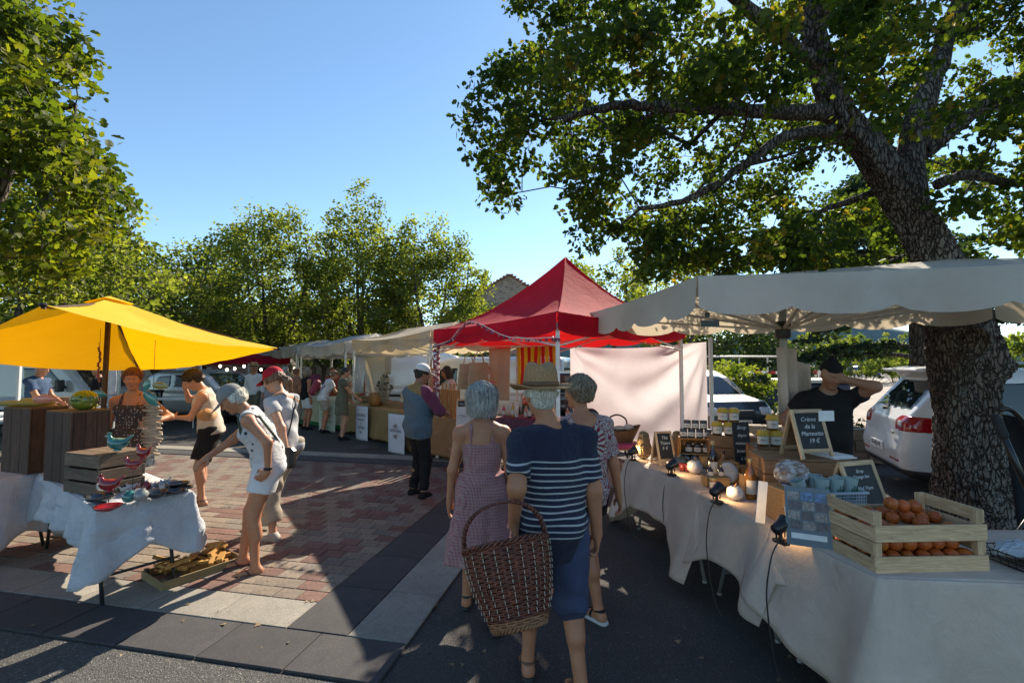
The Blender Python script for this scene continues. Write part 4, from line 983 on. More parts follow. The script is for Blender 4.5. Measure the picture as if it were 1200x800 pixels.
        if specs:
            b = MB()
            for sg in (-1, 1):
                b.tube([(sg * .033 + .024 * math.cos(t), .105, .012 + .017 * math.sin(t)) for t in np.linspace(0, 6.283, 15)], .0022, 5); b.tube([(sg * .058, .103, .018), (sg * .078, .07, .018), (sg * .084, -.01, .012)], .002, 5)
            b.tube([(-.01, .107, .016), (.01, .107, .016)], .002, 5)
            b.ell((-.033, .104, .012), (.023, .002, .016), 12); b.ell((.033, .104, .012), (.023, .002, .016), 12)
            o = b.build('glasses', specs, s.root, smooth=True); o.matrix_local = Matrix.Translation(s.hc) @ Matrix(s.Rh.tolist()).to_4x4()
    def band(s, name, p, q, r, m, w=.012):
        """a band around a limb, centred at p with axis p->q"""
        p = np.array(p); d = np.array(q) - p; d /= np.linalg.norm(d); b = MB(); b.tube([p - d * w, p - d * w * .8, p + d * w * .8, p + d * w], [r * .95, r, r, r * .95], 14); return b.build(name, m, s.root, smooth=False)
# ================================================================ the people in the square
def stripes(name, c1, c2, per, duty, z0=None, solid=None):
    def fn(nt, vec):
        sx = nt.nodes.new('ShaderNodeSeparateXYZ'); nt.links.new(vec, sx.inputs[0]); z = sx.outputs[2]
        w = _math(nt, 'MULTIPLY_ADD', _noise(nt, vec, 3, 2), .02, z); f = _math(nt, 'FRACT', _math(nt, 'DIVIDE', w, per)); st = _math(nt, 'LESS_THAN', f, duty)
        if z0 is not None: st = _math(nt, 'MULTIPLY', st, _math(nt, 'MULTIPLY', _math(nt, 'LESS_THAN', w, z0[1]), _math(nt, 'GREATER_THAN', w, z0[0])))
        return _mix(nt, st, c1, c2)
    return pt_cloth(name, fn)
def gingham(name, c1, c2, s):
    def fn(nt, vec):
        sx = nt.nodes.new('ShaderNodeSeparateXYZ'); nt.links.new(vec, sx.inputs[0]); xy = _math(nt, 'ADD', sx.outputs[0], sx.outputs[1])
        a = _math(nt, 'LESS_THAN', _math(nt, 'FRACT', _math(nt, 'MULTIPLY', xy, s)), .5); b = _math(nt, 'LESS_THAN', _math(nt, 'FRACT', _math(nt, 'MULTIPLY', sx.outputs[2], s)), .5)
        return _mix(nt, _math(nt, 'MULTIPLY_ADD', a, .5, _math(nt, 'MULTIPLY', b, .5)), c1, c2)
    return pt_cloth(name, fn)
def dots(name, c1, c2, s, r, feat='F1'):
    def fn(nt, vec):
        v = nt.nodes.new('ShaderNodeTexVoronoi'); v.inputs['Scale'].default_value = s; nt.links.new(vec, v.inputs['Vector']); v.inputs['Randomness'].default_value = .5
        return _mix(nt, _math(nt, 'LESS_THAN', v.outputs['Distance'], r), c1, c2)
    return pt_cloth(name, fn)
def sunburst(name, c1, c2, centre):
    def fn(nt, vec):
        sb = nt.nodes.new('ShaderNodeVectorMath'); sb.operation = 'SUBTRACT'; nt.links.new(vec, sb.inputs[0]); sb.inputs[1].default_value = centre
        sx = nt.nodes.new('ShaderNodeSeparateXYZ'); nt.links.new(sb.outputs[0], sx.inputs[0])
        an = _math(nt, 'ARCTAN2', sx.outputs[2], sx.outputs[0]); r = _math(nt, 'SQRT', _math(nt, 'MULTIPLY_ADD', sx.outputs[0], sx.outputs[0], _math(nt, 'MULTIPLY', sx.outputs[2], sx.outputs[2])))
        nz = _noise(nt, vec, 16, 2); w = _math(nt, 'SINE', _math(nt, 'ADD', _math(nt, 'MULTIPLY', an, 17), _math(nt, 'MULTIPLY', nz, 5.0)))
        ray_ = _math(nt, 'GREATER_THAN', w, .0); core = _math(nt, 'LESS_THAN', r, .030); farr = _math(nt, 'GREATER_THAN', r, .13)
        sw = _math(nt, 'GREATER_THAN', _math(nt, 'SINE', _math(nt, 'MULTIPLY', _noise(nt, vec, 13, 2, .5, 2.5), 40)), .0)
        k = _mix(nt, farr, _mix(nt, core, _mix(nt, ray_, c2, c1), c1), _mix(nt, sw, c2, c1)); return k
    return pt_cloth(name, fn)
NAVYST = stripes('navy_breton_jersey', (.026, .030, .062), (.62, .62, .62), .0335, .27, (.885, 1.325)); DENIM = cloth_mat('blue_denim', (.075, .09, .16), (.045, .055, .10), rough=.9)
GING = gingham('pink_gingham', (.46, .17, .18), (.52, .33, .31), 46); REDW = sunburst('red_white_floral', (.62, .6, .57), (.30, .015, .03), (.02, -.12, 1.30))
WHC = cloth_mat('white_cotton', (.72, .72, .72), (.62, .62, .63)); GREYT = cloth_mat('light_grey_tee', (.5, .5, .5), (.42, .42, .43)); CREAM = cloth_mat('cream_cotton', (.6, .53, .44), (.5, .44, .36))
BLK = cloth_mat('black_cotton', (.018, .018, .02), (.012, .012, .013)); KHAKI = cloth_mat('pale_khaki_linen', (.42, .36, .28), (.33, .28, .22)); OLIVE = cloth_mat('olive_linen', (.15, .15, .10), (.11, .11, .07))
REDC = cloth_mat('red_cap_cotton', (.55, .02, .045), (.42, .015, .03)); GREYC = cloth_mat('grey_cap_cotton', (.33, .31, .29), (.24, .23, .22)); STRAW = mat('woven_straw_hat', (.62, .37, .17), (.38, .21, .09), scale=140, rough=.8, bump=.5, bscale=300, bdist=.003)
NAVYD = dots('dark_dotted_dress', (.06, .05, .055), (.5, .45, .42), 36, .26); WHP = dots('white_top_with_dark_print', (.72, .72, .72), (.06, .06, .07), 13, .2); BLUES = cloth_mat('blue_work_shirt', (.06, .10, .18), (.04, .07, .13))
TEAL = cloth_mat('washed_blue_shirt', (.13, .20, .26), (.09, .15, .21)); LEATHER = mat('brown_leather', (.2, .09, .04), (.1, .045, .02), rough=.5); RUB = mat('dark_rubber_sole', (.03, .03, .03), rough=.7); SOLEW = mat('white_rubber_sole', (.6, .6, .58), rough=.6)
def wl(loc, rz, h, p):
    k = h / 1.75; x, y = p[0] - loc[0], p[1] - loc[1]; c, s = math.cos(-rz), math.sin(-rz); return np.array([(x * c - y * s) / k, (x * s + y * c) / k, (p[2] - (loc[2] if len(loc) > 2 else 0)) / k])
def G0(px, py): g = gnd(px, py); return (g.x, g.y, .0)
# 1 man in the breton jersey
L = (.225, 2.64, 0); rz = .12; h = 1.70
basket_grip = at(606, 606, 2.50)
p = Body('man in straw hat and navy striped jersey carrying a big wicker basket', L, rz, h, TAN, .0065, girth=1.07, head=(.22, -.02), nside=-.06, feet=((-.12, .16, .05), (.13, -.12, -.15)), hands=(wl(L, rz, h, at(602, 612, 2.55)), wl(L, rz, h, at(700, 628, 2.66))),
         elbows=((-.15, -1, 0), (.3, -1, 0)), handdir=((.2, .1, -1), (.05, .18, -1)), curl=(1.1, .7), lift=(0, .0))
p.body(); p.top(NAVYST, 'striped_jersey', sleeve=.78, hem=-.215, loose=.015, folds=.004, neck=.07); p.shorts(DENIM, 'denim_shorts', 1.06, loose=.03, waist=.0); p.hair(H_WHITE, 'cropped', True); p.hat(STRAW, LEATHER); p.shoes(LEATHER, RUB, 'sandal')
# 2 lady in pink gingham
L = (-.215, 3.38, 0); rz = .05; h = 1.615
p = Body('woman with silver bob in a pink gingham sundress seen from behind', L, rz, h, TAN, .0075, female=True, head=(.05, 0), girth=1.02, feet=((-.12, .18, .1), (.10, -.2, -.1)), hands=((-.26, .05, .80), (.24, .02, .82)), elbows=((-.6, -1, 0), (.6, -1, 0)))
p.body(); p.dress(GING, 'gingham_dress', hemz=.46, flare=.13, back=.235, straps=(.075, .088)); p.hair(H_GREY, 'bob'); p.shoes(RUB, RUB, 'sandal')
# 3 lady in the red and white print
L = (.50, 3.38, 0); rz = .15; h = 1.67
p = Body('woman with short ash blond hair in a red and white sunburst print top', L, rz, h, TAN, .008, female=True, girth=1.08, head=(.55, -.05), feet=((-.15, .3, .2), (.10, -.05, -.5)), hands=((-.26, .1, .85), (.30, .0, .80)))
p.body(); p.top(REDW, 'print_top', sleeve=.75, hem=-.12, loose=.016, neckpos=(0, -.07, .40), neck=.085); p.shorts(BLK, 'dark_shorts', .35, waist=.04); p.hair(H_BLOND, 'fluffy'); p.shoes(BLK, SOLEW, 'sandal')
# 4 man with the white cap
L = (-1.27, 6.38, 0); rz = -.75; h = 1.76
def tealfn(nt, vec):
    sx = nt.nodes.new('ShaderNodeSeparateXYZ'); nt.links.new(vec, sx.inputs[0]); x, z = sx.outputs[0], sx.outputs[2]
    yoke = _math(nt, 'MULTIPLY', _math(nt, 'GREATER_THAN', _math(nt, 'MULTIPLY_ADD', x, .35, z), 1.43), _math(nt, 'LESS_THAN', x, .19)); slv = _math(nt, 'GREATER_THAN', _math(nt, 'MULTIPLY_ADD', z, .25, x), .535)
    return _mix(nt, slv, _mix(nt, yoke, (.10, .155, .20), (.30, .20, .07)), (.17, .04, .09))
p = Body('man in white cap and blue, ochre and plum shirt at the wooden stall', L, rz, h, BROWN, .011, girth=1.12, head=(-.25, -.25), feet=((-.12, .02, .25), (.13, .0, -.35)), hands=((-.2, .3, 1.1), (.16, .36, 1.10)), elbows=((-.6, -1, -.3), (.8, -.7, -.4)), curl=(.8, .8))
p.body(); p.top(pt_cloth('colour_block_shirt', tealfn), 'colour_block_shirt', sleeve=1.5, hem=-.17, loose=.028, folds=.006); p.shorts(BLK, 'trousers', 1.93, loose=.012, waist=.02); p.hair(H_BLACK, 'cropped', True); p.cap(WHC, 'white_cap'); p.shoes(BLK, SOLEW)
# 5 lady in white shorts reaching for the pottery
L = (-2.24, 4.15, 0); rz = 2.0; h = 1.66
reach = wl(L, rz, h, at(222, 553, 3.78))
p = Body('woman in grey cap, white printed top and white shorts reaching over the pottery', L, rz, h, TAN, .0085, female=True, lean=.45, twist=-.12, pelvis=(0, -.10), head=(.1, -.72), feet=((-.12, -.02, .12), (.12, .10, -.1)), hands=(wl(L, rz, h, at(314, 552, 3.95)), reach), elbows=((-1, -1, -.3), (.4, -.3, -1)), handdir=((.2, .5, -.5), None), curl=(.9, .5), handnorm=(None, (0, 0, -1)))
p.body(); p.top(WHP, 'printed_top', sleeve=0, hem=-.02, loose=.014, neckpos=(0, .10, .36), neck=.085, folds=.005); p.shorts(WHC, 'white_shorts', .48, loose=.03, flare=.015); p.hair(H_WHITE, 'under', True); p.cap(GREYC, 'grey_cap'); p.shoes(mat('dark_red_flipflop', (.09, .03, .03), rough=.6), None, 'flipflop')
p.band('watch', p.wr[0] * .9 + p.el[0] * .1, p.wr[0], .034, BLACK)
b = MB(); b.tube([p.C(-.13, .10, .22), p.C(-.155, .05, .385), p.C(-.15, -.10, .30), p.C(-.12, -.13, .1), p.C(.02, -.12, -.05)], .012, 6); b.build('bag_strap', mat('green_webbing', (.05, .08, .05), rough=.8), p.root)
# 6 lady with the red cap
L = (-2.42, 4.93, 0); rz = 1.35; h = 1.74
p = Body('woman in red cap and pale grey tee with her hand on her hip', L, rz, h, FAIR, .0085, female=True, lean=.16, girth=.88, pelvis=(0, -.06), head=(.05, -.42), feet=((-.13, -.05, .1), (.14, .30, 0)), hands=(wl(L, rz, h, at(338, 536, 4.68)), (.15, .32, 1.02)), elbows=(wl(L, rz, h, at(374, 492, 4.72)) - wl(L, rz, h, at(343, 466, 4.80)), (.5, -1, 0)), handdir=((.8, .3, -.3), None), curl=(.8, .7))
p.body(); p.top(GREYT, 'grey_tee', sleeve=.42, hem=-.08, loose=.009, folds=.006); p.shorts(KHAKI, 'linen_trousers', 1.72, loose=.03, folds=.009); p.hair(H_BROWN, 'pony', True); p.cap(REDC, 'red_cap'); p.face(specs=BLACK); p.shoes(mat('beige_sneaker', (.42, .38, .33), rough=.7), SOLEW); p.band('watch', p.wr[0] * .88 + p.el[0] * .12, p.wr[0], .034, BLACK)
b = MB(); b.tube([p.C(.15, -.05, .36), p.C(.05, -.125, .26), p.C(-.10, -.145, .02), p.C(-.22, -.14, -.16)], .008, 6); b.build('bag_strap', BLACK, p.root)
b = MB(); b.box((0, 0, 0), (.1, .22, .2), mi=0); o = b.build('shoulder_bag', mat('black_leather', (.02, .02, .02), rough=.4), p.root, bevel=.03); o.location = p.C(-.22, -.15, -.25)
# 7 person in black shorts with a hand at the brow
L = (-3.92, 6.05, 0); rz = 1.95; h = 1.73
p = Body('woman in cream vest and black shorts holding her brow, studying a hat', L, rz, h, FAIR, .011, female=True, lean=.22, pelvis=(0, -.05), head=(.15, -.75), feet=((-.10, 0, .15), (.12, .06, -.1)), hands=((-.02, .33, 1.13), (.10, .27, 1.50)), elbows=((-.7, -.5, -.6), (1, .3, -.8)), handdir=((.6, .5, .1), (-.5, -.2, .75)), curl=(.7, .5))
p.body(); p.top(CREAM, 'cream_vest', sleeve=0, hem=-.06, loose=.014, neck=.085); p.shorts(BLK, 'black_shorts', .80, loose=.035, folds=.006); p.hair(H_DARK, 'fluffy'); p.face(); p.shoes(mat('brown_sandal', (.1, .07, .05), rough=.7), RUB, 'sandal')
b = MB(); b.lathe([(.01, .06), (.06, .065), (.075, .03), (.085, 0), (.13, -.015), (.135, -.02), (.08, -.02), (.01, -.018)], 18); o = b.build('straw_hat', STRAW, None, smooth=True, loc=tuple(at(243, 485, 5.75)), rz=0); o.rotation_euler = (.5, .4, 0); o.scale = (.8,) * 3; tag(o, 'small straw hat held in the hand of the woman in black shorts', 'hat')
# 8 red haired pottery seller
L = (-4.27, 5.3, 0); rz = math.pi + .30; h = 1.71
p = Body('red haired pottery seller in a dark dotted strappy dress', L, rz, h, TAN, .009, female=True, head=(.25, -.12), feet=((-.1, 0, 0), (.1, .03, -.1)), hands=((-.30, .26, 1.18), (.27, .05, .86)), elbows=((-.9, -.6, -.5), (.6, -1, 0)), curl=(.9, .4))
p.body(); p.dress(NAVYD, 'dotted_dress', hemz=.66, flare=.07, back=.27, straps=(.075, .09)); p.hair(H_RED, 'short'); p.face(); p.shoes(BLK, None, 'sandal')
# 9 cook in black behind the right stall
L = (3.12, 4.68, 0); rz = math.pi - .30; h = 1.80
p = Body('man in black tee and black cap behind the jars, one hand over his forehead', L, rz, h, BROWN, .008, girth=1.12, lean=.15, head=(.1, -.40), hands=((-.07, .215, 1.60), (.26, .10, 1.0)), elbows=((-1.2, .2, -.35), (.7, -.6, 0)), handdir=((.9, .05, .3), None), handnorm=((0, -1, 0), None), curl=(.25, .5))
p.body(); p.top(BLK, 'black_tee', sleeve=.55, hem=-.15, loose=.022); p.shorts(BLK, 'black_trousers', 1.9, loose=.015); p.face()
def bn(P):
    q = (P - p.hc) @ p.Rh; d = ell_(q, (0, -.02, .05), (.090, .110, .098)); d = smax(d, .035 + np.clip(q[:, 1], 0, 1) * .1 - q[:, 2], .01); return smin(d, ell_(q, (0, -.03, .158), (.03, .03, .025)), .015)
p.part('black_beanie', bn, BLK, p.hc - .25, p.hc + .25); p.shoes(BLK)
# 10.. figures further off
def crowd(label, px, py, Y, rz, h, skin_m, hr, kind, topm, bottom, botkind, res=.016, **kw):
    g = ((px - 600) / F * Y, Y, 0); fem = kw.pop('female', True); sl = kw.pop('sleeve', .55); extra = kw.pop('extra', None); grp = kw.pop('group', None)
    p = Body(label, g, rz, h, skin_m, res, female=fem, group=grp, **kw); p.body()
    if botkind == 'dress': p.dress(topm, hemz=.62, flare=.06, sleeve=.4)
    else:
        p.top(topm, 'shirt', sleeve=sl, loose=.022, folds=.006); p.shorts(bottom, 'shorts' if botkind == 'shorts' else 'trousers', .7 if botkind == 'shorts' else 1.9, loose=.025)
    if kind: p.hair(hr, kind)
    p.shoes(BLK, RUB, 'shoe' if botkind != 'dress' else 'shoe')
    return p
p = crowd('woman in olive green dress browsing at the green and cream stall', 402, 515, 11.15, -1.1, 1.69, FAIR, H_DARK, 'short', OLIVE, None, 'dress', .013, hands=((-.2, .2, .95), (.12, .36, 1.0)), head=(-.1, -.3))
p = crowd('shopper bending forward with a red backpack on a white tee', 380, 507, 12.3, -1.0, 1.66, TAN, H_BROWN, 'cropped', WHC, KHAKI, 'shorts', lean=.45, head=(0, -.6), hands=((-.1, .5, 1.0), (.12, .5, 1.0)))
b = MB(); b.box((0, -.21, .16), (.30, .16, .44), rx=.45 * -1); o = b.build('red_backpack', mat('red_nylon', (.30, .03, .06), rough=.6), None, bevel=.05); o.parent = p.root; o.location = (0, -.02, 1.1); bb = MB()
for sg in (-1, 1): bb.tube([p.C(sg * .10, -.12, .05), p.C(sg * .115, -.05, .38), p.C(sg * .11, .10, .28), p.C(sg * .12, .05, .08)], .018, 6)
bb.build('backpack_strap', MATS['red_nylon'], p.root)
p = crowd('blond woman in a black vest beside the red backpack', 360, 505, 12.9, -.7, 1.67, TAN, H_BLOND, 'bob', BLK, WHC, 'shorts', sleeve=0)
p = crowd('shopper in a tan top behind the red cap', 347, 500, 13.6, -.4, 1.66, TAN, H_BROWN, 'short', cloth_mat('terracotta_top', (.32, .16, .1)), KHAKI, 'trousers')
p = crowd('auburn haired shopper in a red top among the group by the white stalls', 390, 500, 14.6, -2.4, 1.66, TAN, H_RED, 'short', cloth_mat('brick_red_top', (.3, .07, .05)), BLK, 'trousers')
p = crowd('man in open white shirt and straw hat strolling toward us', 299, 490, 14.2, math.pi, 1.76, TAN, H_GREY, 'cropped', WHC, OLIVE, 'trousers', .013, female=False, sleeve=1.8, hands=((-.28, .02, .85), (.28, .02, .85)))
p.hat(STRAW, BLK)
p = crowd('man in dark blue shirt standing at the far left stall', 46, 480, 9.2, -1.4, 1.80, TAN, H_GREY, 'cropped', BLUES, BLK, 'trousers', .014, female=False, hands=((-.16, .30, 1.0), (.14, .32, 1.0)), head=(0, -.25), sleeve=.6)
p = crowd('dim stallholder in a dark top by the hanging carrier bag', 117, 470, 11.5, 2.6, 1.72, FAIR, H_DARK, 'cropped', BLK, BLK, 'trousers', .016, female=False)
p = crowd('dark haired stallholder in cream tee beside the tall wooden boards', 527, 500, 9.9, 1.9, 1.72, TAN, H_DARK, 'long', CREAM, BLK, 'trousers', .011, head=(.1, -.35), hands=((-.1, .35, 1.05), (.1, .35, 1.05)))
p = crowd('smiling auburn haired stallholder below the hanging tote bags', 566, 500, 8.5, math.pi + .5, 1.76, TAN, H_RED, 'pony', cloth_mat('rose_blouse', (.5, .22, .2)), BLK, 'trousers', .010, head=(.1, -.12)); p.face()
for q_ in ((334, 500, 15.2, -.6, 'grey haired shopper in a blue top at the left of the group', H_GREY, 'bob', TEAL), (408, 500, 15.5, 2.2, 'shopper in a cream top far behind the olive dress', H_BROWN, 'short', CREAM), (368, 500, 16.2, .5, 'dark haired shopper in a plum top seen between the backpack and the blond woman', H_DARK, 'long', cloth_mat('plum_top', (.2, .06, .12))), (240, 480, 17.5, 1.2, 'shopper in a grey tee far behind the woman in black shorts', H_DARK, 'cropped', GREYT)):
    crowd(q_[4], q_[0], q_[1], q_[2], q_[3], 1.7, TAN, q_[5], q_[6], q_[7], KHAKI, 'trousers', .018)
p = crowd('bald shopper in white tee half hidden behind the stall cloth', 436, 470, 16.5, .4, 1.72, TAN, H_GREY, 'cropped', WHC, BLK, 'trousers', .018, female=False)
# ================================================================ buildings and vehicles
STONE = None
def stone_mat(name, c1, c2, sc=3):
    m, nt, b, out = _nt(name); vec = _coords(nt, (1, 1, 1.7)); v = nt.nodes.new('ShaderNodeTexVoronoi'); v.inputs['Scale'].default_value = sc; nt.links.new(vec, v.inputs['Vector'])
    e = nt.nodes.new('ShaderNodeTexVoronoi'); e.feature = 'DISTANCE_TO_EDGE'; e.inputs['Scale'].default_value = sc; nt.links.new(vec, e.inputs['Vector'])
    col = _mix(nt, _ramp(nt, v.outputs['Color'], [(.2, 0), (.8, 1)]), c1, c2); col = _mix(nt, _ramp(nt, e.outputs['Distance'], [(0, 1), (.06, 0)]), col, tuple(x * 1.15 for x in c1))
    nt.links.new(col, b.inputs['Base Color']); b.inputs['Roughness'].default_value = .95; _bump(nt, e.outputs['Distance'], .8, .05, b); return m
RUBBLE = stone_mat('rubble_stone', (.33, .27, .21), (.20, .16, .12)); RENDER_ = mat('pale_render', (.45, .38, .3), (.36, .3, .24), scale=1.2, rough=.95, bump=.3, bscale=40)
TILE = mat('clay_roof_tile', (.30, .16, .10), (.2, .11, .07), scale=2, rough=.9, rnd=.2)
def house(label, px, Y, w, dpt, he, hp, wall, rz=0, wins=(), gable=True):
    t = thing('stone_house' if wall is RUBBLE else 'house', label, 'house', XY(px, Y), rz)
    b = MB(); x = w / 2
    b.add([(-x, 0, 0), (x, 0, 0), (x, 0, he), (0, 0, hp), (-x, 0, he), (-x, dpt, 0), (x, dpt, 0), (x, dpt, he), (0, dpt, hp), (-x, dpt, he)],
          [(0, 1, 2, 3, 4), (5, 9, 8, 7, 6), (0, 4, 9, 5), (1, 6, 7, 2)]); b.build('wall', wall, t)
    r = MB()
    for sg in (-1, 1):
        L = math.hypot(x, hp - he); n = max(4, int(w / 1.1))
        for i in range(n * 2):
            f0, f1 = i / (n * 2), (i + 1) / (n * 2); z = lambda f: hp + .12 - (hp - he) * f * 1.06
            r.bar((sg * x * 1.06 * (f0 + f1) / 2, -.35, z((f0 + f1) / 2) + .02 * (i % 2)), (sg * x * 1.06 * (f0 + f1) / 2, dpt + .35, z((f0 + f1) / 2) + .02 * (i % 2)), L / (n * 2) * 1.1, .1)
    ro = r.build('roof', TILE, t)
    c = MB(); c.box((-x * .55, dpt * .3, hp - .1), (.7, .6, 1.2)); c.box((-x * .55, dpt * .3, hp + .55), (.85, .75, .12)); c.build('chimney', wall, ro)
    for (wx, wz, ww, wh, sh) in wins:
        f = MB(); f.box((wx, -.02, wz), (ww + .16, .12, .1)); 
        for a, bb, cc, dd in ((wx, wz + wh / 2, ww + .16, .1), (wx, wz - wh / 2, ww + .3, .12), (wx - ww / 2, wz, .08, wh), (wx + ww / 2, wz, .08, wh)): f.box((a, -.05, bb), (cc, .14, dd))
        fo = f.build('window', WHITE, t); g = MB(); g.box((wx, .0, wz), (ww, .06, wh)); g.build('pane', glass_mat('window_glass', (.05, .06, .07), .08), fo)
        if sh:
            for sg in (-1, 1):
                s_ = MB(); s_.box((wx + sg * (ww / 2 + ww * .28), -.06, wz), (ww * .5, .06, wh)); [s_.box((wx + sg * (ww / 2 + ww * .28), -.1, wz - wh / 2 + wh * (k + .5) / 7), (ww * .44, .03, wh / 11)) for k in range(7)]
                s_.build('shutter', sh, fo)
SHUT = mat('pale_blue_shutter', (.55, .62, .68), rough=.6); SHW = mat('white_shutter', (.75, .75, .74), rough=.6)
house('rubble stone gable house rising behind the red pagoda tent', 597, 46, 8.4, 12, 8.0, 10.6, RUBBLE, .12, [(2.2, 7.3, 1.6, 1.5, None), (-.9, 5.5, 1.0, 1.3, SHW), (-2.9, 6.6, .7, 1.0, None)])
house('beige house with pale shutters glimpsed above the yellow parasol tip', 262, 42, 8.6, 10, 5.6, 7.0, RENDER_, .1, [(2.0, 4.4, 1.0, 1.7, SHUT), (-.6, 4.4, 1.0, 1.7, SHUT), (-3.0, 4.4, 1.0, 1.7, SHUT)])
house('long low rendered building behind the tall pointed tree', 440, 48, 20, 8, 4.2, 5.4, RENDER_, 0, [(k * 3.2 - 8, 2.5, 1.1, 1.5, SHW) for k in range(6)])
house('rendered building at the far left behind the white van', 40, 40, 20, 8, 5.0, 6.4, RENDER_, 0, [(k * 3.4 - 8, 3, 1.1, 1.6, SHUT) for k in range(6)])
# garden wall closing the square
for px, Y, L, h_, lb in ((330, 34, 26, 2.1, 'long stone garden wall behind the stall row'), (690, 33, 12, 2.2, 'short stone wall behind the red tent')):
    b = MB()
    for i in range(int(L / 1.0)): b.box((-L / 2 + i + .5, 0, h_ / 2 + random.uniform(-.03, .03)), (1.0, .4, h_)); b.box((-L / 2 + i + .5, 0, h_ + .08), (.97, .5, .1))
    t = thing('garden_wall', lb, 'wall', XY(px, Y)); b.build('wall', RUBBLE, t)
# ---------------------------------------------------------------- vehicles
def poly2(X, Z, pts):
    pts = np.array(pts, np.float32); d = np.full(len(X), 1e9, np.float32); s = np.ones(len(X), np.float32); n = len(pts)
    for i in range(n):
        a = pts[i]; b = pts[i - 1]; ex, ez = b[0] - a[0], b[1] - a[1]; wx, wz = X - a[0], Z - a[1]
        t = np.clip((wx * ex + wz * ez) / (ex * ex + ez * ez), 0, 1); d = np.minimum(d, (wx - ex * t) ** 2 + (wz - ez * t) ** 2)
        c1 = Z >= a[1]; c2 = Z < b[1]; c3 = ex * wz > ez * wx; flip = (c1 & c2 & c3) | (~c1 & ~c2 & ~c3); s = np.where(flip, -s, s)
    return s * np.sqrt(d)
def carpaint(name, c, metal=.0):
    if name in MATS: return MATS[name]
    m, nt, b, out = _nt(name); n = _noise(nt, _coords(nt), 2, 3); nt.links.new(_ramp(nt, n, [(.3, tuple(x * .93 for x in c)), (.7, c)]), b.inputs['Base Color'])
    b.inputs['Roughness'].default_value = .35; b.inputs['Metallic'].default_value = metal; b.inputs['Coat Weight'].default_value = .8; b.inputs['Coat Roughness'].default_value = .04; MATS[name] = m; return m
CARGLASS = glass_mat('car_glass', (.012, .018, .022), .02); TYRE = mat('tyre_rubber', (.02, .02, .02), rough=.85); ALLOY = mat('alloy_rim', (.55, .55, .56), (.4, .4, .4), metal=.8, rough=.3)
REDL = mat('red_lamp_lens', (.42, .008, .015), (.3, .004, .01), rough=.12, coat=.8, scale=40); CLEARL = mat('clear_lamp_lens', (.7, .7, .72), rough=.1, coat=.8); TRIM = mat('dark_trim', (.03, .03, .032), rough=.55)
def wheel(t, x, y, r, sg, rim=ALLOY):
    w = MB(); M = Matrix.Translation((x, y, r)) @ Matrix.Rotation(math.pi / 2, 4, 'X')
    w.lathe([(r * .62, -.1), (r * .93, -.1), (r, -.06), (r, .06), (r * .93, .1), (r * .62, .1)], 28, M=M); wo_ = w.build('wheel', TYRE, t, smooth=True, angle=40)
    q = MB(); q.lathe([(r * .66, .0), (r * .66, .095), (r * .6, .098), (r * .58, .03), (.02, .03)] if sg < 0 else [(r * .66, 0), (r * .66, -.095), (r * .6, -.098), (r * .58, -.03), (.02, -.03)], 24, M=M)
    for k in range(5):
        a = k * 1.2566; z = sg * .1
        for da in (-.13, .13): q.bar((x + math.cos(a) * .04, y + z * .85, r + math.sin(a) * .04), (x + math.cos(a + da) * r * .6, y + z * .9, r + math.sin(a + da) * r * .6), .035, .03)
    q.lathe([(.05, -.11), (.05, .11), (.01, .115)], 10, M=M); q.build('rim', rim, wo_)
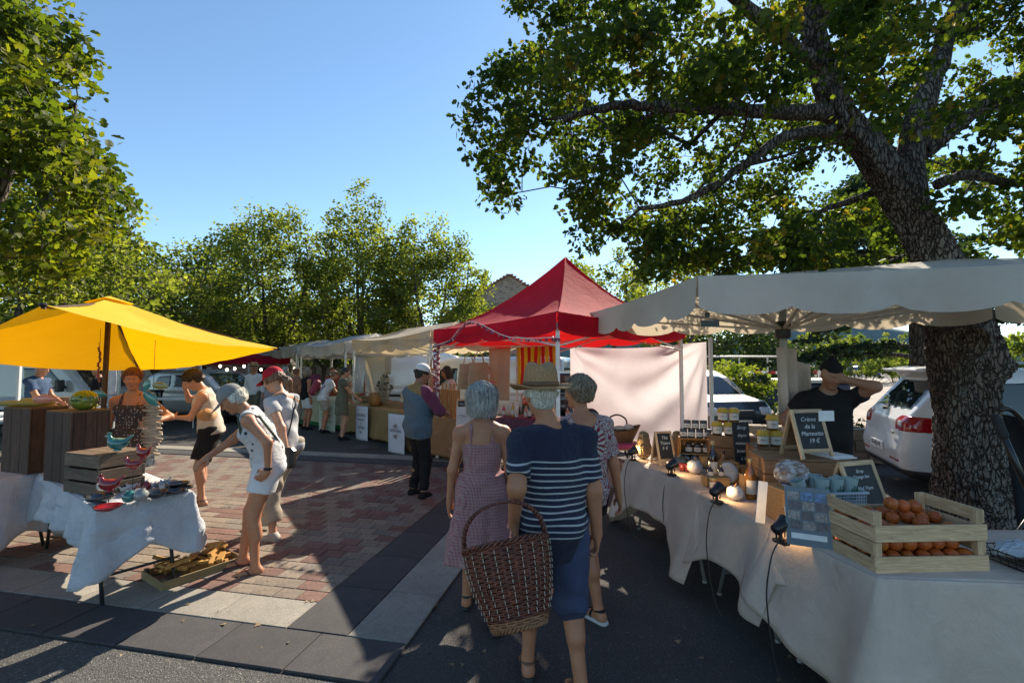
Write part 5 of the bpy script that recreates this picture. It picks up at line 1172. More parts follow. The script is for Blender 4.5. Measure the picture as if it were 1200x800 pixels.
def car(name, label, loc, rz, L, W, prof, paint, sidew, rearw=None, frontw=None, wheels=(.8, 3.4), r=.34, tum=.16, zb=.95, res=.03, lamps=(), plate=None, extra=None, group=None, endtap=.10, cat='car', seams=()):
    t = thing(name, label, cat, loc, rz, group)
    def hw(X, Z): return W / 2 - tum * np.clip(Z - zb, 0, 2) ** 1.0 * .75 - endtap * (np.exp(-np.clip(X, 0, 9) / .28) + np.exp(-np.clip(L - X, 0, 9) / .35)) - .03 * np.clip(zb - .35 - Z, 0, 1)
    def body(P):
        X, Y, Z = P[:, 0], P[:, 1], P[:, 2]; d = smax(poly2(X, Z, prof), np.abs(Y) - hw(X, Z), .13)
        for wx in wheels: d = smax(d, np.maximum(r * 1.17 - np.hypot(X - wx, Z - r), (W / 2 - .26) - np.abs(Y)) * -1 * 1.0 if False else -np.maximum(np.hypot(X - wx, Z - r) - r * 1.16, (W / 2 - .28) - np.abs(Y)), .015)
        d = smax(d, -(np.abs(np.abs(Y) - W / 2 - .01) + np.abs(Z - zb + .08) * .9 - .035) , .03)
        for sx in seams: d = np.maximum(d, -np.maximum(np.abs(X - sx) - .012, -d - .02))
        return d
    lo = np.array([-.12, -W / 2 - .08, .05]); hi = np.array([L + .12, W / 2 + .08, max(p[1] for p in prof) + .1])
    sdf_obj('body', body, lo, hi, res, paint, t)
    for k, pg in enumerate(sidew): sdf_obj('side_window', lambda P: smax(body(P) - .004, poly2(P[:, 0], P[:, 2], pg), .005), lo, hi, res, CARGLASS, t)
    if rearw: sdf_obj('rear_window', lambda P: np.maximum(np.maximum(body(P) - .006, poly2(P[:, 1], P[:, 2], rearw[1])), P[:, 0] - rearw[0]), lo, hi, res, CARGLASS, t)
    if frontw: sdf_obj('windscreen', lambda P: np.maximum(np.maximum(body(P) - .006, poly2(P[:, 1], P[:, 2], frontw[1])), frontw[0] - P[:, 0]), lo, hi, res, CARGLASS, t)
    for nm, c, hh, m, o_ in lamps: c = np.array(c); hh = np.array(hh); sdf_obj(nm, lambda P: smax(body(P) - o_, box_(P, c, hh, min(hh) * .6), .01), c - hh - .05, c + hh + .05, min(res, .018), m, t)
    for wx in wheels:
        for sg in (-1, 1): wheel(t, wx, sg * (W / 2 - .12), r, sg)
    for x0, nm, tx in (plate or ()):
        b = MB(); b.box((x0, 0, .62 if x0 < 1 else .5), (.02, .5, .11)); po = b.build('number_plate', PAPER, t)
        text(tx, .09, frame((x0 + (.012 if x0 > 1 else -.012), 0, .62 if x0 < 1 else .5), (0, 1 if x0 > 1 else -1, 0), (0, 0, 1)) @ Matrix.Rotation(math.pi / 2, 4, 'X'), BLACK, po)
    return t
# white SUV behind the oak (its tail towards us)
hd = Vector((.92, -.38)).normalized(); rzs = math.atan2(hd.y, hd.x); nrm = Vector((-hd.y, hd.x))
orig = Vector((5.12, 6.2)) + nrm * .90
P1 = [(.10, .30), (0, .42), (-.02, .62), (.03, .82), (.06, 1.02), (.16, 1.14), (.52, 1.58), (.42, 1.68), (.75, 1.72), (2.2, 1.74), (2.9, 1.62), (3.55, 1.12), (4.25, .98), (4.42, .72), (4.42, .32), (4.2, .22), (.3, .24)]
suv = car('parked_suv', 'white SUV with its red tail lamp toward us, parked behind the oak trunk', (orig.x, orig.y, 0), rzs, 4.43, 1.82, P1, carpaint('white_car_paint', (.74, .75, .77)), [[(.62, 1.12), (.80, 1.52), (1.35, 1.57), (1.35, 1.10)], [(1.42, 1.09), (1.42, 1.57), (2.2, 1.58), (2.85, 1.46), (3.2, 1.10)]],
    (.70, [(-.66, 1.16), (.66, 1.16), (.56, 1.56), (-.56, 1.56)]), (2.6, [(-.7, 1.12), (.7, 1.12), (.56, 1.6), (-.56, 1.6)]), (.92, 3.5), .35, res=.02,
    lamps=(('tail_lamp', (.12, -.74, .99), (.24, .24, .105), REDL, .007), ('tail_lamp', (.12, .74, .99), (.24, .24, .105), REDL, .007), ('reversing_lamp', (.05, -.66, .98), (.12, .075, .05), CLEARL, .011), ('reversing_lamp', (.05, .66, .98), (.12, .075, .05), CLEARL, .011), ('bumper_reflector', (.05, -.58, .50), (.14, .16, .022), REDL, .009), ('bumper_reflector', (.05, .58, .50), (.14, .16, .022), REDL, .009), ('bumper_skirt', (.3, 0, .30), (.5, .95, .09), TRIM, .012)), plate=((-.035, 'rear', 'CR-482-ML'),))
b = MB(); b.box((.42, 0, 1.715), (.32, 1.28, .045), ry=-.12); b.build('roof_spoiler', MATS['white_car_paint'], suv, bevel=.015)
for sg in (-1, 1): b = MB(); b.tube([(.75, sg * .60, 1.72), (.85, sg * .60, 1.79), (2.2, sg * .60, 1.81), (2.4, sg * .60, 1.73)], .018, 8); b.build('roof_rail', ALLOY, suv, smooth=True)
b = MB(); b.bar((.13, .1, 1.15), (.33, .46, 1.30), .03, .02); b.bar((.08, 0, 1.14), (.13, .1, 1.15), .05, .04); b.build('rear_wiper', BLACK, suv)
text('TDI', .06, Matrix.Translation((.018, -.50, .84)) @ Matrix.Rotation(-math.pi / 2, 4, 'Z') @ Matrix.Rotation(math.pi / 2, 4, 'X'), STEEL, suv, 'badge', ext=.004)
# dark grey car facing us
P2 = [(.05, .3), (0, .6), (.05, 1.0), (.45, 1.45), (.9, 1.6), (2.2, 1.62), (2.75, 1.45), (3.35, 1.05), (4.1, .95), (4.32, .75), (4.35, .35), (4.2, .22), (.2, .22)]
gx = Vector((4.4, 14.7)); hd2 = Vector((.15, -.99)).normalized()
greyc = car('parked_car', 'dark grey car facing us beyond the honey jars, sky mirrored in its windscreen', (gx.x, gx.y, 0), math.atan2(hd2.y, hd2.x), 4.35, 1.8, P2, carpaint('graphite_car_paint', (.03, .033, .04)), [[(.7, 1.05), (.85, 1.42), (1.5, 1.48), (1.5, 1.03)], [(1.57, 1.03), (1.57, 1.48), (2.2, 1.47), (2.95, 1.02)]],
    (.6, [(-.6, 1.1), (.6, 1.1), (.5, 1.42), (-.5, 1.42)]), (2.35, [(-.72, 1.05), (.72, 1.05), (.58, 1.50), (-.58, 1.50)]), (.8, 3.45), .33, res=.03,
    lamps=(('headlamp', (4.15, -.68, .74), (.22, .18, .09), CLEARL, .008), ('headlamp', (4.15, .68, .74), (.22, .18, .09), CLEARL, .008), ('grille', (4.3, 0, .68), (.15, .38, .09), TRIM, .01), ('air_intake', (4.3, 0, .36), (.15, .6, .07), TRIM, .01)), plate=((4.37, 'front', 'FD-317-QA'),))
for sg in (-1, 1): b = MB(); b.ell((2.72, sg * 1.0, 1.06), (.09, .12, .08), 12); b.bar((2.75, sg * .84, 1.02), (2.73, sg * .96, 1.04), .04, .03); b.build('wing_mirror', BLACK, greyc, smooth=True)
# vans behind the stalls
PV = [(.02, .35), (0, 1.0), (.02, 1.9), (.12, 2.0), (3.4, 2.0), (3.9, 1.85), (4.55, 1.2), (5.15, .98), (5.25, .5), (5.15, .28), (.15, .28)]
def van(label, loc, rz, paint, sc=1.0, res=.05, hi=0):
    P = [(x, z + (hi if z > 1.5 else 0)) for x, z in PV]
    t = car('van', label, loc, rz, 5.25, 1.95, P, paint, [[(3.15, 1.1), (3.15, 1.72), (3.75, 1.68), (4.35, 1.12)]], (.2, [(-.75, 1.2), (.75, 1.2), (.72, 1.75), (-.72, 1.75)]), (3.4, [(-.8, 1.12), (.8, 1.12), (.7, 1.8), (-.7, 1.8)]), (.95, 4.3), .33, tum=.08, res=res, cat='van',
        lamps=(('headlamp', (5.05, -.75, .85), (.22, .16, .12), CLEARL, .01), ('headlamp', (5.05, .75, .85), (.22, .16, .12), CLEARL, .01), ('grille', (5.2, 0, .72), (.14, .5, .1), TRIM, .012), ('side_strip', (2.5, -.98, .62), (2.0, .05, .05), TRIM, .012)))
    for sg in (-1, 1): b = MB(); b.box((4.15, sg * 1.12, 1.25), (.12, .2, .3)); b.bar((4.15, sg * .95, 1.2), (4.15, sg * 1.05, 1.2), .05, .05); b.build('wing_mirror', BLACK, t, bevel=.03)
    return t
WPAINT = MATS['white_car_paint']; SILV = carpaint('silver_car_paint', (.45, .47, .5), .5)
van('white van parked behind the soap stall', (-6.0, 18.6, 0), 0.02, WPAINT, hi=.25)
van('second white van behind the tote bags', (1.7, 14.0, 0), math.pi - .3, WPAINT)
van('grey white van at the far left under the yellow parasol', (-15.5, 12.4, 0), .1, carpaint('dull_white_paint', (.5, .52, .55)), hi=.15)
van('pale long van beyond the man in the white shirt', (-13.5, 19.5, 0), .1, carpaint('dull_white_paint', (.5, .52, .55)), hi=.2)
P3 = P2
def hatch(label, loc, rz, paint, res=.045): return car('parked_car', label, loc, rz, 4.35, 1.8, P3, paint, [[(.7, 1.05), (.85, 1.42), (1.5, 1.48), (1.5, 1.03)], [(1.57, 1.03), (1.57, 1.48), (2.2, 1.47), (2.95, 1.02)]],
    (.6, [(-.6, 1.1), (.6, 1.1), (.5, 1.42), (-.5, 1.42)]), (2.35, [(-.72, 1.05), (.72, 1.05), (.58, 1.5), (-.58, 1.5)]), (.8, 3.45), .33, res=res, lamps=(('tail_lamp', (.1, -.7, .95), (.15, .18, .1), REDL, .01), ('tail_lamp', (.1, .7, .95), (.15, .18, .1), REDL, .01), ('headlamp', (4.15, -.68, .74), (.22, .18, .09), CLEARL, .008), ('headlamp', (4.15, .68, .74), (.22, .18, .09), CLEARL, .008)))
hatch('silver car half hidden behind the head of the woman in black shorts', (-12.0, 16.2, 0), -.3, SILV)
hatch('dark car behind the striped yellow and red cloth', (.2, 11.75, 0), .0, carpaint('black_car_paint', (.02, .02, .024), .2))
hatch('small red car far across the square behind the pagoda pole', (3.5, 26, 0), .2, carpaint('red_car_paint', (.35, .02, .02)), .06)
hatch('blue car parked at the far edge of the lot behind the cook', XY(995, 70), .1, carpaint('blue_car_paint', (.05, .12, .35)), .07)
# boat trailer / low flatbed with barrier tape, railing
t = thing('flatbed_trailer', 'navy flatbed trailer with white edge beyond the grey car', 'trailer', XY(905, 14.8), .08)
b = MB(); b.box((0, 0, 1.28), (4.4, 1.6, .09)); b.build('deck', WHITE, t); b = MB(); b.box((0, -.05, .88), (4.0, 1.4, .66), top=1.0); b.build('skirt', mat('navy_tarp', (.02, .035, .09), rough=.6), t, bevel=.06)
for x in (-1.2, 1.2):
    for sg in (-1, 1): wheel(t, x, sg * .75, .3, sg)
t = thing('safety_barrier', 'galvanised railing with red and white tape above the trailer', 'railing', XY(866, 15.8), .08)
b = MB(); b.tube([(-3, 0, 2.05), (3, 0, 2.05)], .03, 8); b.build('top_rail', GALV, t)
for i in range(7): b = MB(); b.tube([(-3 + i, 0, 0), (-3 + i, 0, 2.05)], .025, 6); b.build('post', GALV, t)
b = MB(); REDP = mat('red_tape', (.5, .03, .03), rough=.5)
for i in range(24): b.box((-3 + i * .25 + .125, -.04, 1.52 + .01 * math.sin(i)), (.25, .006, .09), mi=i % 2)
b.build('barrier_tape', [REDP, WHITE], t)
# stones along the lot
for i, (px, Y) in enumerate(((1014, 36), (990, 38), (1060, 34))):
    b = MB(); b.ell((0, 0, .25), (.8 - .15 * i, .5, .4), 10); o = b.build('boulder', RUBBLE, None, smooth=False, loc=XY(px, Y)); tag(o, ['largest pale boulder at the back edge of the gravel lot', 'small pale boulder left of the biggest one on the lot edge', 'low boulder on the lot near the white car'][i], 'boulder')
# low stone planter wall between cook and white car
b = MB()
for i in range(8):
    for k in range(3): b.box((i * .42 - 1.5 + (.2 if k % 2 else 0), random.uniform(-.02, .02), .11 + k * .2), (.405, .3, .19), random.uniform(-.02, .02))
t = thing('planter_wall', 'low rubble wall under the dark bush left of the white car', 'wall', (5.7, 8.9, 0), -.3); b.build('wall', RUBBLE, t)
# ================================================================ canopies
WCAN = cloth_mat('white_canopy_canvas', (.70, .68, .62), (.56, .53, .47), 1.1, .32, tcol=(.70, .60, .44), wr=.3); TCAN = cloth_mat('cream_canopy_canvas', (.62, .56, .46), (.5, .44, .35), 1.4, .4, tcol=(.72, .58, .36), wr=.3)
RCAN = cloth_mat('red_canopy_fabric', (.48, .014, .045), (.38, .010, .035), 1.5, .3, tcol=(.8, .02, .02), wr=.2); YCAN = cloth_mat('yellow_parasol_fabric', (.80, .60, .06), (.74, .52, .04), 2, .42, tcol=(.95, .42, .0), wr=.12)
def lerp(a, b, t): return a * (1 - t) + b * t
def canopy(name, label, c, ztop, rise, val, m, hubs=(.5,), poles=(0, 1, 2, 3), scal=.42, overhang=0, wave=.04, cat='stall canopy', group=None, zp=None, pagoda=False, pole_m=GALV, ridge=.25, seed=0, sag=.05, peak=(0, 0)):
    """c: four ground corners (x,y) in order; a hipped roof with scalloped valance on poles"""
    t = thing(name, label, cat, (0, 0, 0), 0, group); C = [Vector((p[0], p[1], 0)) for p in c]; mid = sum(C, Vector()) / 4 + Vector((peak[0], peak[1], 0)); rng = random.Random(seed)
    # roof: for each side build a sheet from the edge to the ridge/peak
    long_ = (C[1] - C[0]).length > (C[2] - C[1]).length
    def ridgept(p):
        if pagoda: return mid + Vector((0, 0, ztop + rise))
        ax = (C[1] - C[0]).normalized() if long_ else (C[2] - C[1]).normalized(); u = (p - mid).dot(ax); L = max((C[1] - C[0]).length, (C[2] - C[1]).length); lim = L * ridge
        return mid + ax * max(-lim, min(lim, u)) + Vector((0, 0, ztop + rise))
    b = MB()
    for k in range(4):
        A, B = C[k], C[(k + 1) % 4]
        def fn(u, v):
            e = A.lerp(B, u); e = Vector((e.x, e.y, ztop - sag * math.sin(math.pi * u))); r = ridgept(A.lerp(B, u)); p = e.lerp(r, v)
            if pagoda: p.z = ztop + rise * (v ** 1.75 * .85 + v * .15) - sag * math.sin(math.pi * u) * (1 - v)
            else: p.z -= sag * 1.2 * math.sin(math.pi * v) * (.6 + .4 * math.sin(9 * u + k)) 
            p.z += .012 * mnoise.noise(p * 3.1) * math.sin(math.pi * v); return p
        b.grid(fn, 18, 12)
    b.build('canopy', m, t, smooth=True, angle=50)
    b = MB()
    for k in range(4):
        A, B = C[k], C[(k + 1) % 4]; L = (B - A).length; n = max(1, round(L / (scal * 1.6))); out = (B - A).normalized().cross(Vector((0, 0, 1)))
        if out.dot((A + B) / 2 - mid) < 0: out = -out
        def fn(u, v):
            e = A.lerp(B, u); f = (u * n) % 1; drop = val * (1 + .22 * math.sin(math.pi * f) ** .6 - .12)
            return (e.x + out.x * (wave * .5 * v * math.sin(u * L * 5 + seed) + .012), e.y + out.y * (wave * .5 * v * math.sin(u * L * 5 + seed) + .012), ztop - sag * math.sin(math.pi * u) + .003 - drop * v)
        b.grid(fn, n * 8, 4)
    b.build('valance', m, t, smooth=True); b = MB()
    for k in range(4):
        A, B = C[k], C[(k + 1) % 4]; r = ridgept(A); hp = [Vector((A.x, A.y, ztop + .006))]
        for q in range(1, 9):
            v = q / 8; p = Vector((A.x, A.y, ztop)).lerp(r, v); p.z = (ztop + rise * (v ** 1.75 * .85 + v * .15) if pagoda else p.z - sag * 1.2 * math.sin(math.pi * v) * .6) + .006; hp.append(p)
        b.tube(hp, .007, 5); b.tube([Vector((A.lerp(B, q / 12).x, A.lerp(B, q / 12).y, ztop - sag * math.sin(math.pi * q / 12) + .004)) for q in range(13)], .008, 5)
    b.build('seam', m, t, smooth=True)
    zp_ = zp or ztop - .12
    for k in poles:
        p = C[k].lerp(mid, .035); b = MB(); b.box((p.x, p.y, zp_ / 2), (.05, .05, zp_)); b.box((p.x, p.y, .006), (.12, .12, .012)); b.build('pole', pole_m, t)
    b = MB()
    for k in range(4):
        A, B = C[k].lerp(mid, .035), C[(k + 1) % 4].lerp(mid, .035); b.bar((A.x, A.y, zp_ - .03), (B.x, B.y, zp_ - .03), .03, .03)
        M_ = A.lerp(B, .5); b.bar((A.x, A.y, zp_ - .3), (M_.x, M_.y, zp_ + .02), .022, .022); b.bar((B.x, B.y, zp_ - .3), (M_.x, M_.y, zp_ + .02), .022, .022)
    b.build('frame', pole_m, t); return t
# right white canopy on a central mast
c4 = [(1.6, 4.0), (1.09, 7.05), (5.1, 4.95), (5.0, 3.0)]
wc = canopy('white_stall_canopy', 'large off white canvas canopy with scalloped edge over the honey and orange stall', c4, 2.53, .22, .30, WCAN, poles=(), ridge=.2, sag=.03, seed=2)
for ch in [c for c in COL.objects if c.parent is wc and c.name.startswith('frame')]: bpy.data.objects.remove(ch)
hub = Vector((2.84, 4.9, 2.14)); b = MB(); b.tube([(hub.x, hub.y, 0), (hub.x, hub.y, 2.36)], .036, 14); b.build('mast', GALV, wc, smooth=True)
b = MB(); b.lathe([(.06, -.09), (.075, -.07), (.075, .07), (.06, .09)], 14, c=tuple(hub)); b.build('hub', DARKM, wc, smooth=True, angle=40)
for i in range(12):
    a = 6.283 * i / 12 + .2; dx, dy = math.cos(a), math.sin(a); tmin = 9
    pts4 = c4
    for k in range(4):
        (x1, y1), (x2, y2) = pts4[k], pts4[(k + 1) % 4]; den = dx * (y2 - y1) - dy * (x2 - x1)
        if abs(den) > 1e-6:
            tt = ((x1 - hub.x) * (y2 - y1) - (y1 - hub.y) * (x2 - x1)) / den
            if tt > 0: tmin = min(tmin, tt)
    e = Vector((hub.x + dx * (tmin - .06), hub.y + dy * (tmin - .06), 2.44)); b = MB(); b.bar(hub, e, .028, .022); b.build('strut', GALV, wc)
b = MB(); b.box((0, 0, 0), (.15, .012, .055)); o = b.build('maker_label', BLACK, wc); o.location = at(832, 379, 4.03); o.rotation_euler = (0, 0, -.15)
b = MB(); b.tube([at(829, 372, 4.05), at(829, 366, 4.05)], .02, 8); b.build('clip', BLACK, wc)
# red pagoda
RT = [(-1.5, 9.0), (.57, 5.9), (2.85, 7.7), (.95, 10.8)]
red = canopy('red_pagoda_tent', 'deep red pagoda tent with a tall pointed peak', RT, 2.44, 1.25, .25, RCAN, pagoda=True, peak=(.24, -.05), scal=.6, sag=.04, pole_m=WHITE, wave=.02, seed=3)
# row of cream and white canopies running away to the left
G2 = 'white canvas stall canopies in a row'
canopy('stall_canopy', 'cream canvas canopy joined to the red tent, over the soap stall', [(-4.45, 13.0), (-1.62, 9.35), (.2, 11.0), (-2.5, 14.6)], 2.46, .32, .28, TCAN, sag=.09, wave=.09, seed=5, scal=.5, ridge=.28, group=G2)
canopy('stall_canopy', 'white canopy second from the red tent, over the green and cream stall', [(-7.3, 16.1), (-4.7, 13.2), (-2.6, 15.0), (-5.2, 18.0)], 2.42, .34, .3, WCAN, sag=.08, wave=.08, seed=6, scal=.5, group=G2)
canopy('stall_canopy', 'white canopy third from the red tent, behind the red cap', [(-10.3, 19.5), (-7.6, 16.5), (-5.6, 18.4), (-8.2, 21.4)], 2.4, .34, .3, WCAN, sag=.08, wave=.08, seed=7, scal=.5, group=G2)
canopy('stall_canopy', 'farthest white canopy near the tip of the yellow parasol', [(-14.0, 23.4), (-10.8, 19.9), (-8.4, 22), (-11.6, 25.5)], 2.5, .34, .3, WCAN, sag=.08, wave=.08, seed=8, scal=.5, group=G2)
canopy('stall_canopy', 'dark red awning beyond the parasol tip, hung with bulbs', [(-13.2, 17.4), (-9.4, 16.8), (-9.0, 19), (-12.8, 19.6)], 2.02, .2, .2, RCAN, sag=.03, seed=9)
# yellow parasol
pk = Vector((-4.45, 5.15, 2.52)); cr = [Vector(p) for p in ((-3.32, 3.3, 2.20), (-2.96, 5.95, 1.985), (-5.55, 7.0, 1.70), (-5.95, 4.3, 1.93))]
yp = thing('yellow_parasol', 'big square yellow parasol on a dark wooden pole over the pottery', 'parasol', (0, 0, 0)); b = MB()
for k in range(4):
    A, B = cr[k], cr[(k + 1) % 4]
    def fn(u, v):
        e = A.lerp(B, u); e.z -= .075 * math.sin(math.pi * u); e += (pk - e) * .0; e = e + (Vector((pk.x, pk.y, e.z)) - e) * .07 * math.sin(math.pi * u)
        p = e.lerp(pk, v); p.z -= .05 * math.sin(math.pi * v) * (1 - .3 * math.sin(math.pi * u)); p.z += .01 * mnoise.noise(p * 4); return p
    b.grid(fn, 20, 14)
b.build('canopy', YCAN, yp, smooth=True, angle=60)
b = MB()
for k in range(4):
    A, B = cr[k].lerp(pk, .87), cr[(k + 1) % 4].lerp(pk, .87)
    b.grid(lambda u, v: A.lerp(B, u).lerp(pk, v) + Vector((0, 0, .010 + .006 * v)), 6, 4)
b.build('vent_cap', YCAN, yp, smooth=True)
b = MB(); b.tube([(pk.x - .03, pk.y, 0), (pk.x - .015, pk.y, 1.3), (pk.x, pk.y, pk.z - .02)], .026, 12); b.build('pole', DARKW, yp, smooth=True)
for k in range(4): b = MB(); b.bar(pk - Vector((0, 0, .06)), cr[k] - Vector((0, 0, .02)), .022, .016); b.build('rib', DARKW, yp)
for k in range(4): b = MB(); b.ell(cr[k], (.025, .025, .018), 8); b.build('rib_tip', BLACK, yp)
b = MB(); b.box((pk.x - .03, pk.y, .04), (.5, .5, .08)); b.build('base', mat('concrete_base', (.3, .29, .27), rough=.9), yp, bevel=.02)
# bunting on the red tent
t = thing('bunting', 'thin pink and white rag garland strung under the front of the red tent', 'bunting'); b = MB(); A, B = Vector((-1.5, 8.95, 2.15)), Vector((.57, 5.85, 2.12)); M_ = (A + B) / 2 + Vector((-.2, -.1, .32))
P, _ = spline([A, A.lerp(M_, .5) - Vector((0, 0, .1)), M_, M_.lerp(B, .5) - Vector((0, 0, .12)), B], [.006] * 5, 8); b.tube(P, .006, 5); b.build('cord', PAPER, t); b = MB(); rg_ = random.Random(3)
for p in P:
    for q in range(3):
        a = rg_.uniform(0, 6.28); b.box(p + Vector((math.cos(a) * .02, math.sin(a) * .02, -.03)), (.028, .005, .04), a, rg_.uniform(-.4, .4), mi=rg_.choice((0, 0, 1, 1, 2)))
o = b.build('rag_flags', [mat('pink_rag', (.42, .10, .15)), mat('plum_rag', (.2, .05, .1)), mat('pale_rag', (.5, .4, .4))], t); tag(o, kind='stuff')
t = thing('rag_garland', 'pink rag garland wound round the left pole of the red tent', 'garland'); b = MB()
for i in range(90):
    z = 2.2 - i * .0145; a = i * .9; b.box((-1.43 + math.cos(a) * .04, 8.9 + math.sin(a) * .04, z), (.045, .01, .05), a, .3, mi=(0, 0, 1, 0, 2)[i % 5])
tag(b.build('rag_flags', [MATS['pink_rag'], MATS['plum_rag'], PAPER], t), kind='stuff')
# the white sheet
SH = cloth_mat('white_backdrop_sheet', (.72, .69, .69), (.64, .60, .61), 1.2, .36, tcol=(.85, .74, .74), wr=.8)
A, B = Vector((3.08, 7.42, 2.14)), Vector((1.28, 10.3, 2.18)); N_ = (B - A).normalized().cross(Vector((0, 0, 1)))
def shf(u, v):
    p = A.lerp(B, u); p.z = A.z * (1 - u) + B.z * u - .07 * math.sin(math.pi * u) * (1 - v) ** 2 - 2.06 * v
    s_ = .16 * math.exp(-((v - .35 - .25 * abs(math.sin(math.pi * u))) / .22) ** 2) + .075 * math.sin(11 * v + 30 * (u - .5) ** 2) * (1 - v) + .06 * math.sin(10 * u + 3 * v) * v + .05 * math.sin(19 * (u * .9 + v * .55)) * (.3 + v) + .02 * mnoise.noise(Vector((u * 7, v * 5, 1)))
    for cu, A_ in ((0.0, .06), (1.0, .05)):
        dx, dy = abs(u - cu) * 3.4, v * 2.1 + .02; ph = math.atan2(dy, dx + 1e-6); dd = math.hypot(dx, dy); s_ += A_ * math.sin(ph * 15 + 1.3 * dd) * math.exp(-dd * .45) * min(1, dd * 1.5)
    e = min(1, min(u, 1 - u) * 12); return p + N_ * s_ * e
b = MB(); b.grid(shf, 70, 50); o = b.build('backdrop_sheet', SH, None, smooth=True); tag(o, 'creased white sheet hung as the back wall of the red tent', 'sheet')
b = MB(); b.box((3.12, 7.36, 1.1), (.05, .05, 2.2)); tag(b.build('tent_pole', WHITE), 'white pole at the right edge of the white sheet', 'pole')
# striped cloth
YC, RC = cloth_mat('yellow_stripe_cotton', (.72, .52, .03), None, 3, .3), cloth_mat('red_stripe_cotton', (.60, .03, .02), None, 3, .3); a0, a1 = at(606, 407, 8.0), at(656, 405, 7.6)
t = thing('striped_cloth', 'yellow and red striped cloth hanging in the red tent', 'cloth'); n = 12
for i in range(n):
    b = MB(); wv = lambda u, v: a0.lerp(a1, (i + u) / n) + Vector((0, .03 * math.sin((i + u) * 1.9), -(.66 + .04 * math.sin(i * .9)) * v + .0)) + Vector((.025 * math.sin(3 * v + i * .7) * v, 0, 0))
    b.grid(wv, 4, 12); b.build('stripe', YC if i % 2 == 0 else RC, t, smooth=True)
b = MB(); b.bar(a0 + Vector((-.1, 0, .01)), a1 + Vector((.12, 0, .01)), .014, .014); b.build('rail', GALV, t)
# tote bags and beige hanging cloth
KR = cloth_mat('raw_canvas_tote', (.46, .30, .18), (.38, .24, .14)); BEI = cloth_mat('beige_hanging_linen', (.74, .66, .48), (.66, .58, .42), 2, .4)
def tote(label, p, w, h, rz, m=KR, grp=None):
    t = thing('tote_bag', label, 'tote bag', p, rz, grp); b = MB()
    def fn(u, v):
        a = u * 2 * math.pi; r = .045 * (.25 + .75 * math.sin(math.pi * min(1, v * 1.1 + .05))); x = math.copysign(abs(math.cos(a)) ** .5, math.cos(a)) * w / 2 * (.86 + .14 * v); return (x + .008 * math.sin(8 * v), r * math.sin(a) + .01 * math.sin(12 * x), -.22 - h * v)
    b.grid(fn, 28, 10, closed=True); n0 = len(b.v); b.build('bag', m, t, smooth=True)
    for sg in (-1, 1): b = MB(); b.tube([(-w * .25, sg * .02, -.24), (-w * .16, sg * .015, -.1), (0, 0, 0), (w * .16, sg * .015, -.1), (w * .25, sg * .02, -.24)], .010, 6); b.build('handle', m, t)
GT = 'raw canvas tote bags hanging in the red tent'
tote('front tote bag of the hanging pair above the auburn haired stallholder', at(561, 410, 8.2), .40, .42, .3, KR, GT); tote('rear tote bag hanging half behind the other one', at(549, 412, 8.5), .38, .46, .1, KR, GT); tote('narrow tote hanging by the rag covered pole', at(507, 418, 9.3), .2, .5, .8, KR, GT)
def hang(name, label, p0, p1, h, m, cat, amp=.03, n=14):
    b = MB(); p0, p1 = Vector(p0), Vector(p1); b.grid(lambda u, v: p0.lerp(p1, u * (1 - .08 * v) + .04 * v) + Vector((0, amp * math.sin(u * 11) * (.3 + v), -h * v)), n * 2, 12); return tag(b.build(name, m, None, smooth=True, solid=.004), label, cat)
hang('hanging_linen', 'plain beige cloth hung beside the tote bags', at(573, 408, 8.9), at(598, 407, 8.7), .98, BEI, 'cloth', .02)
b = MB(); b.bar(at(500, 408, 9.3), at(610, 405, 7.9), .012, .012); tag(b.build('hanging_rail', GALV), 'thin rail carrying the tote bags and cloths', 'rail')
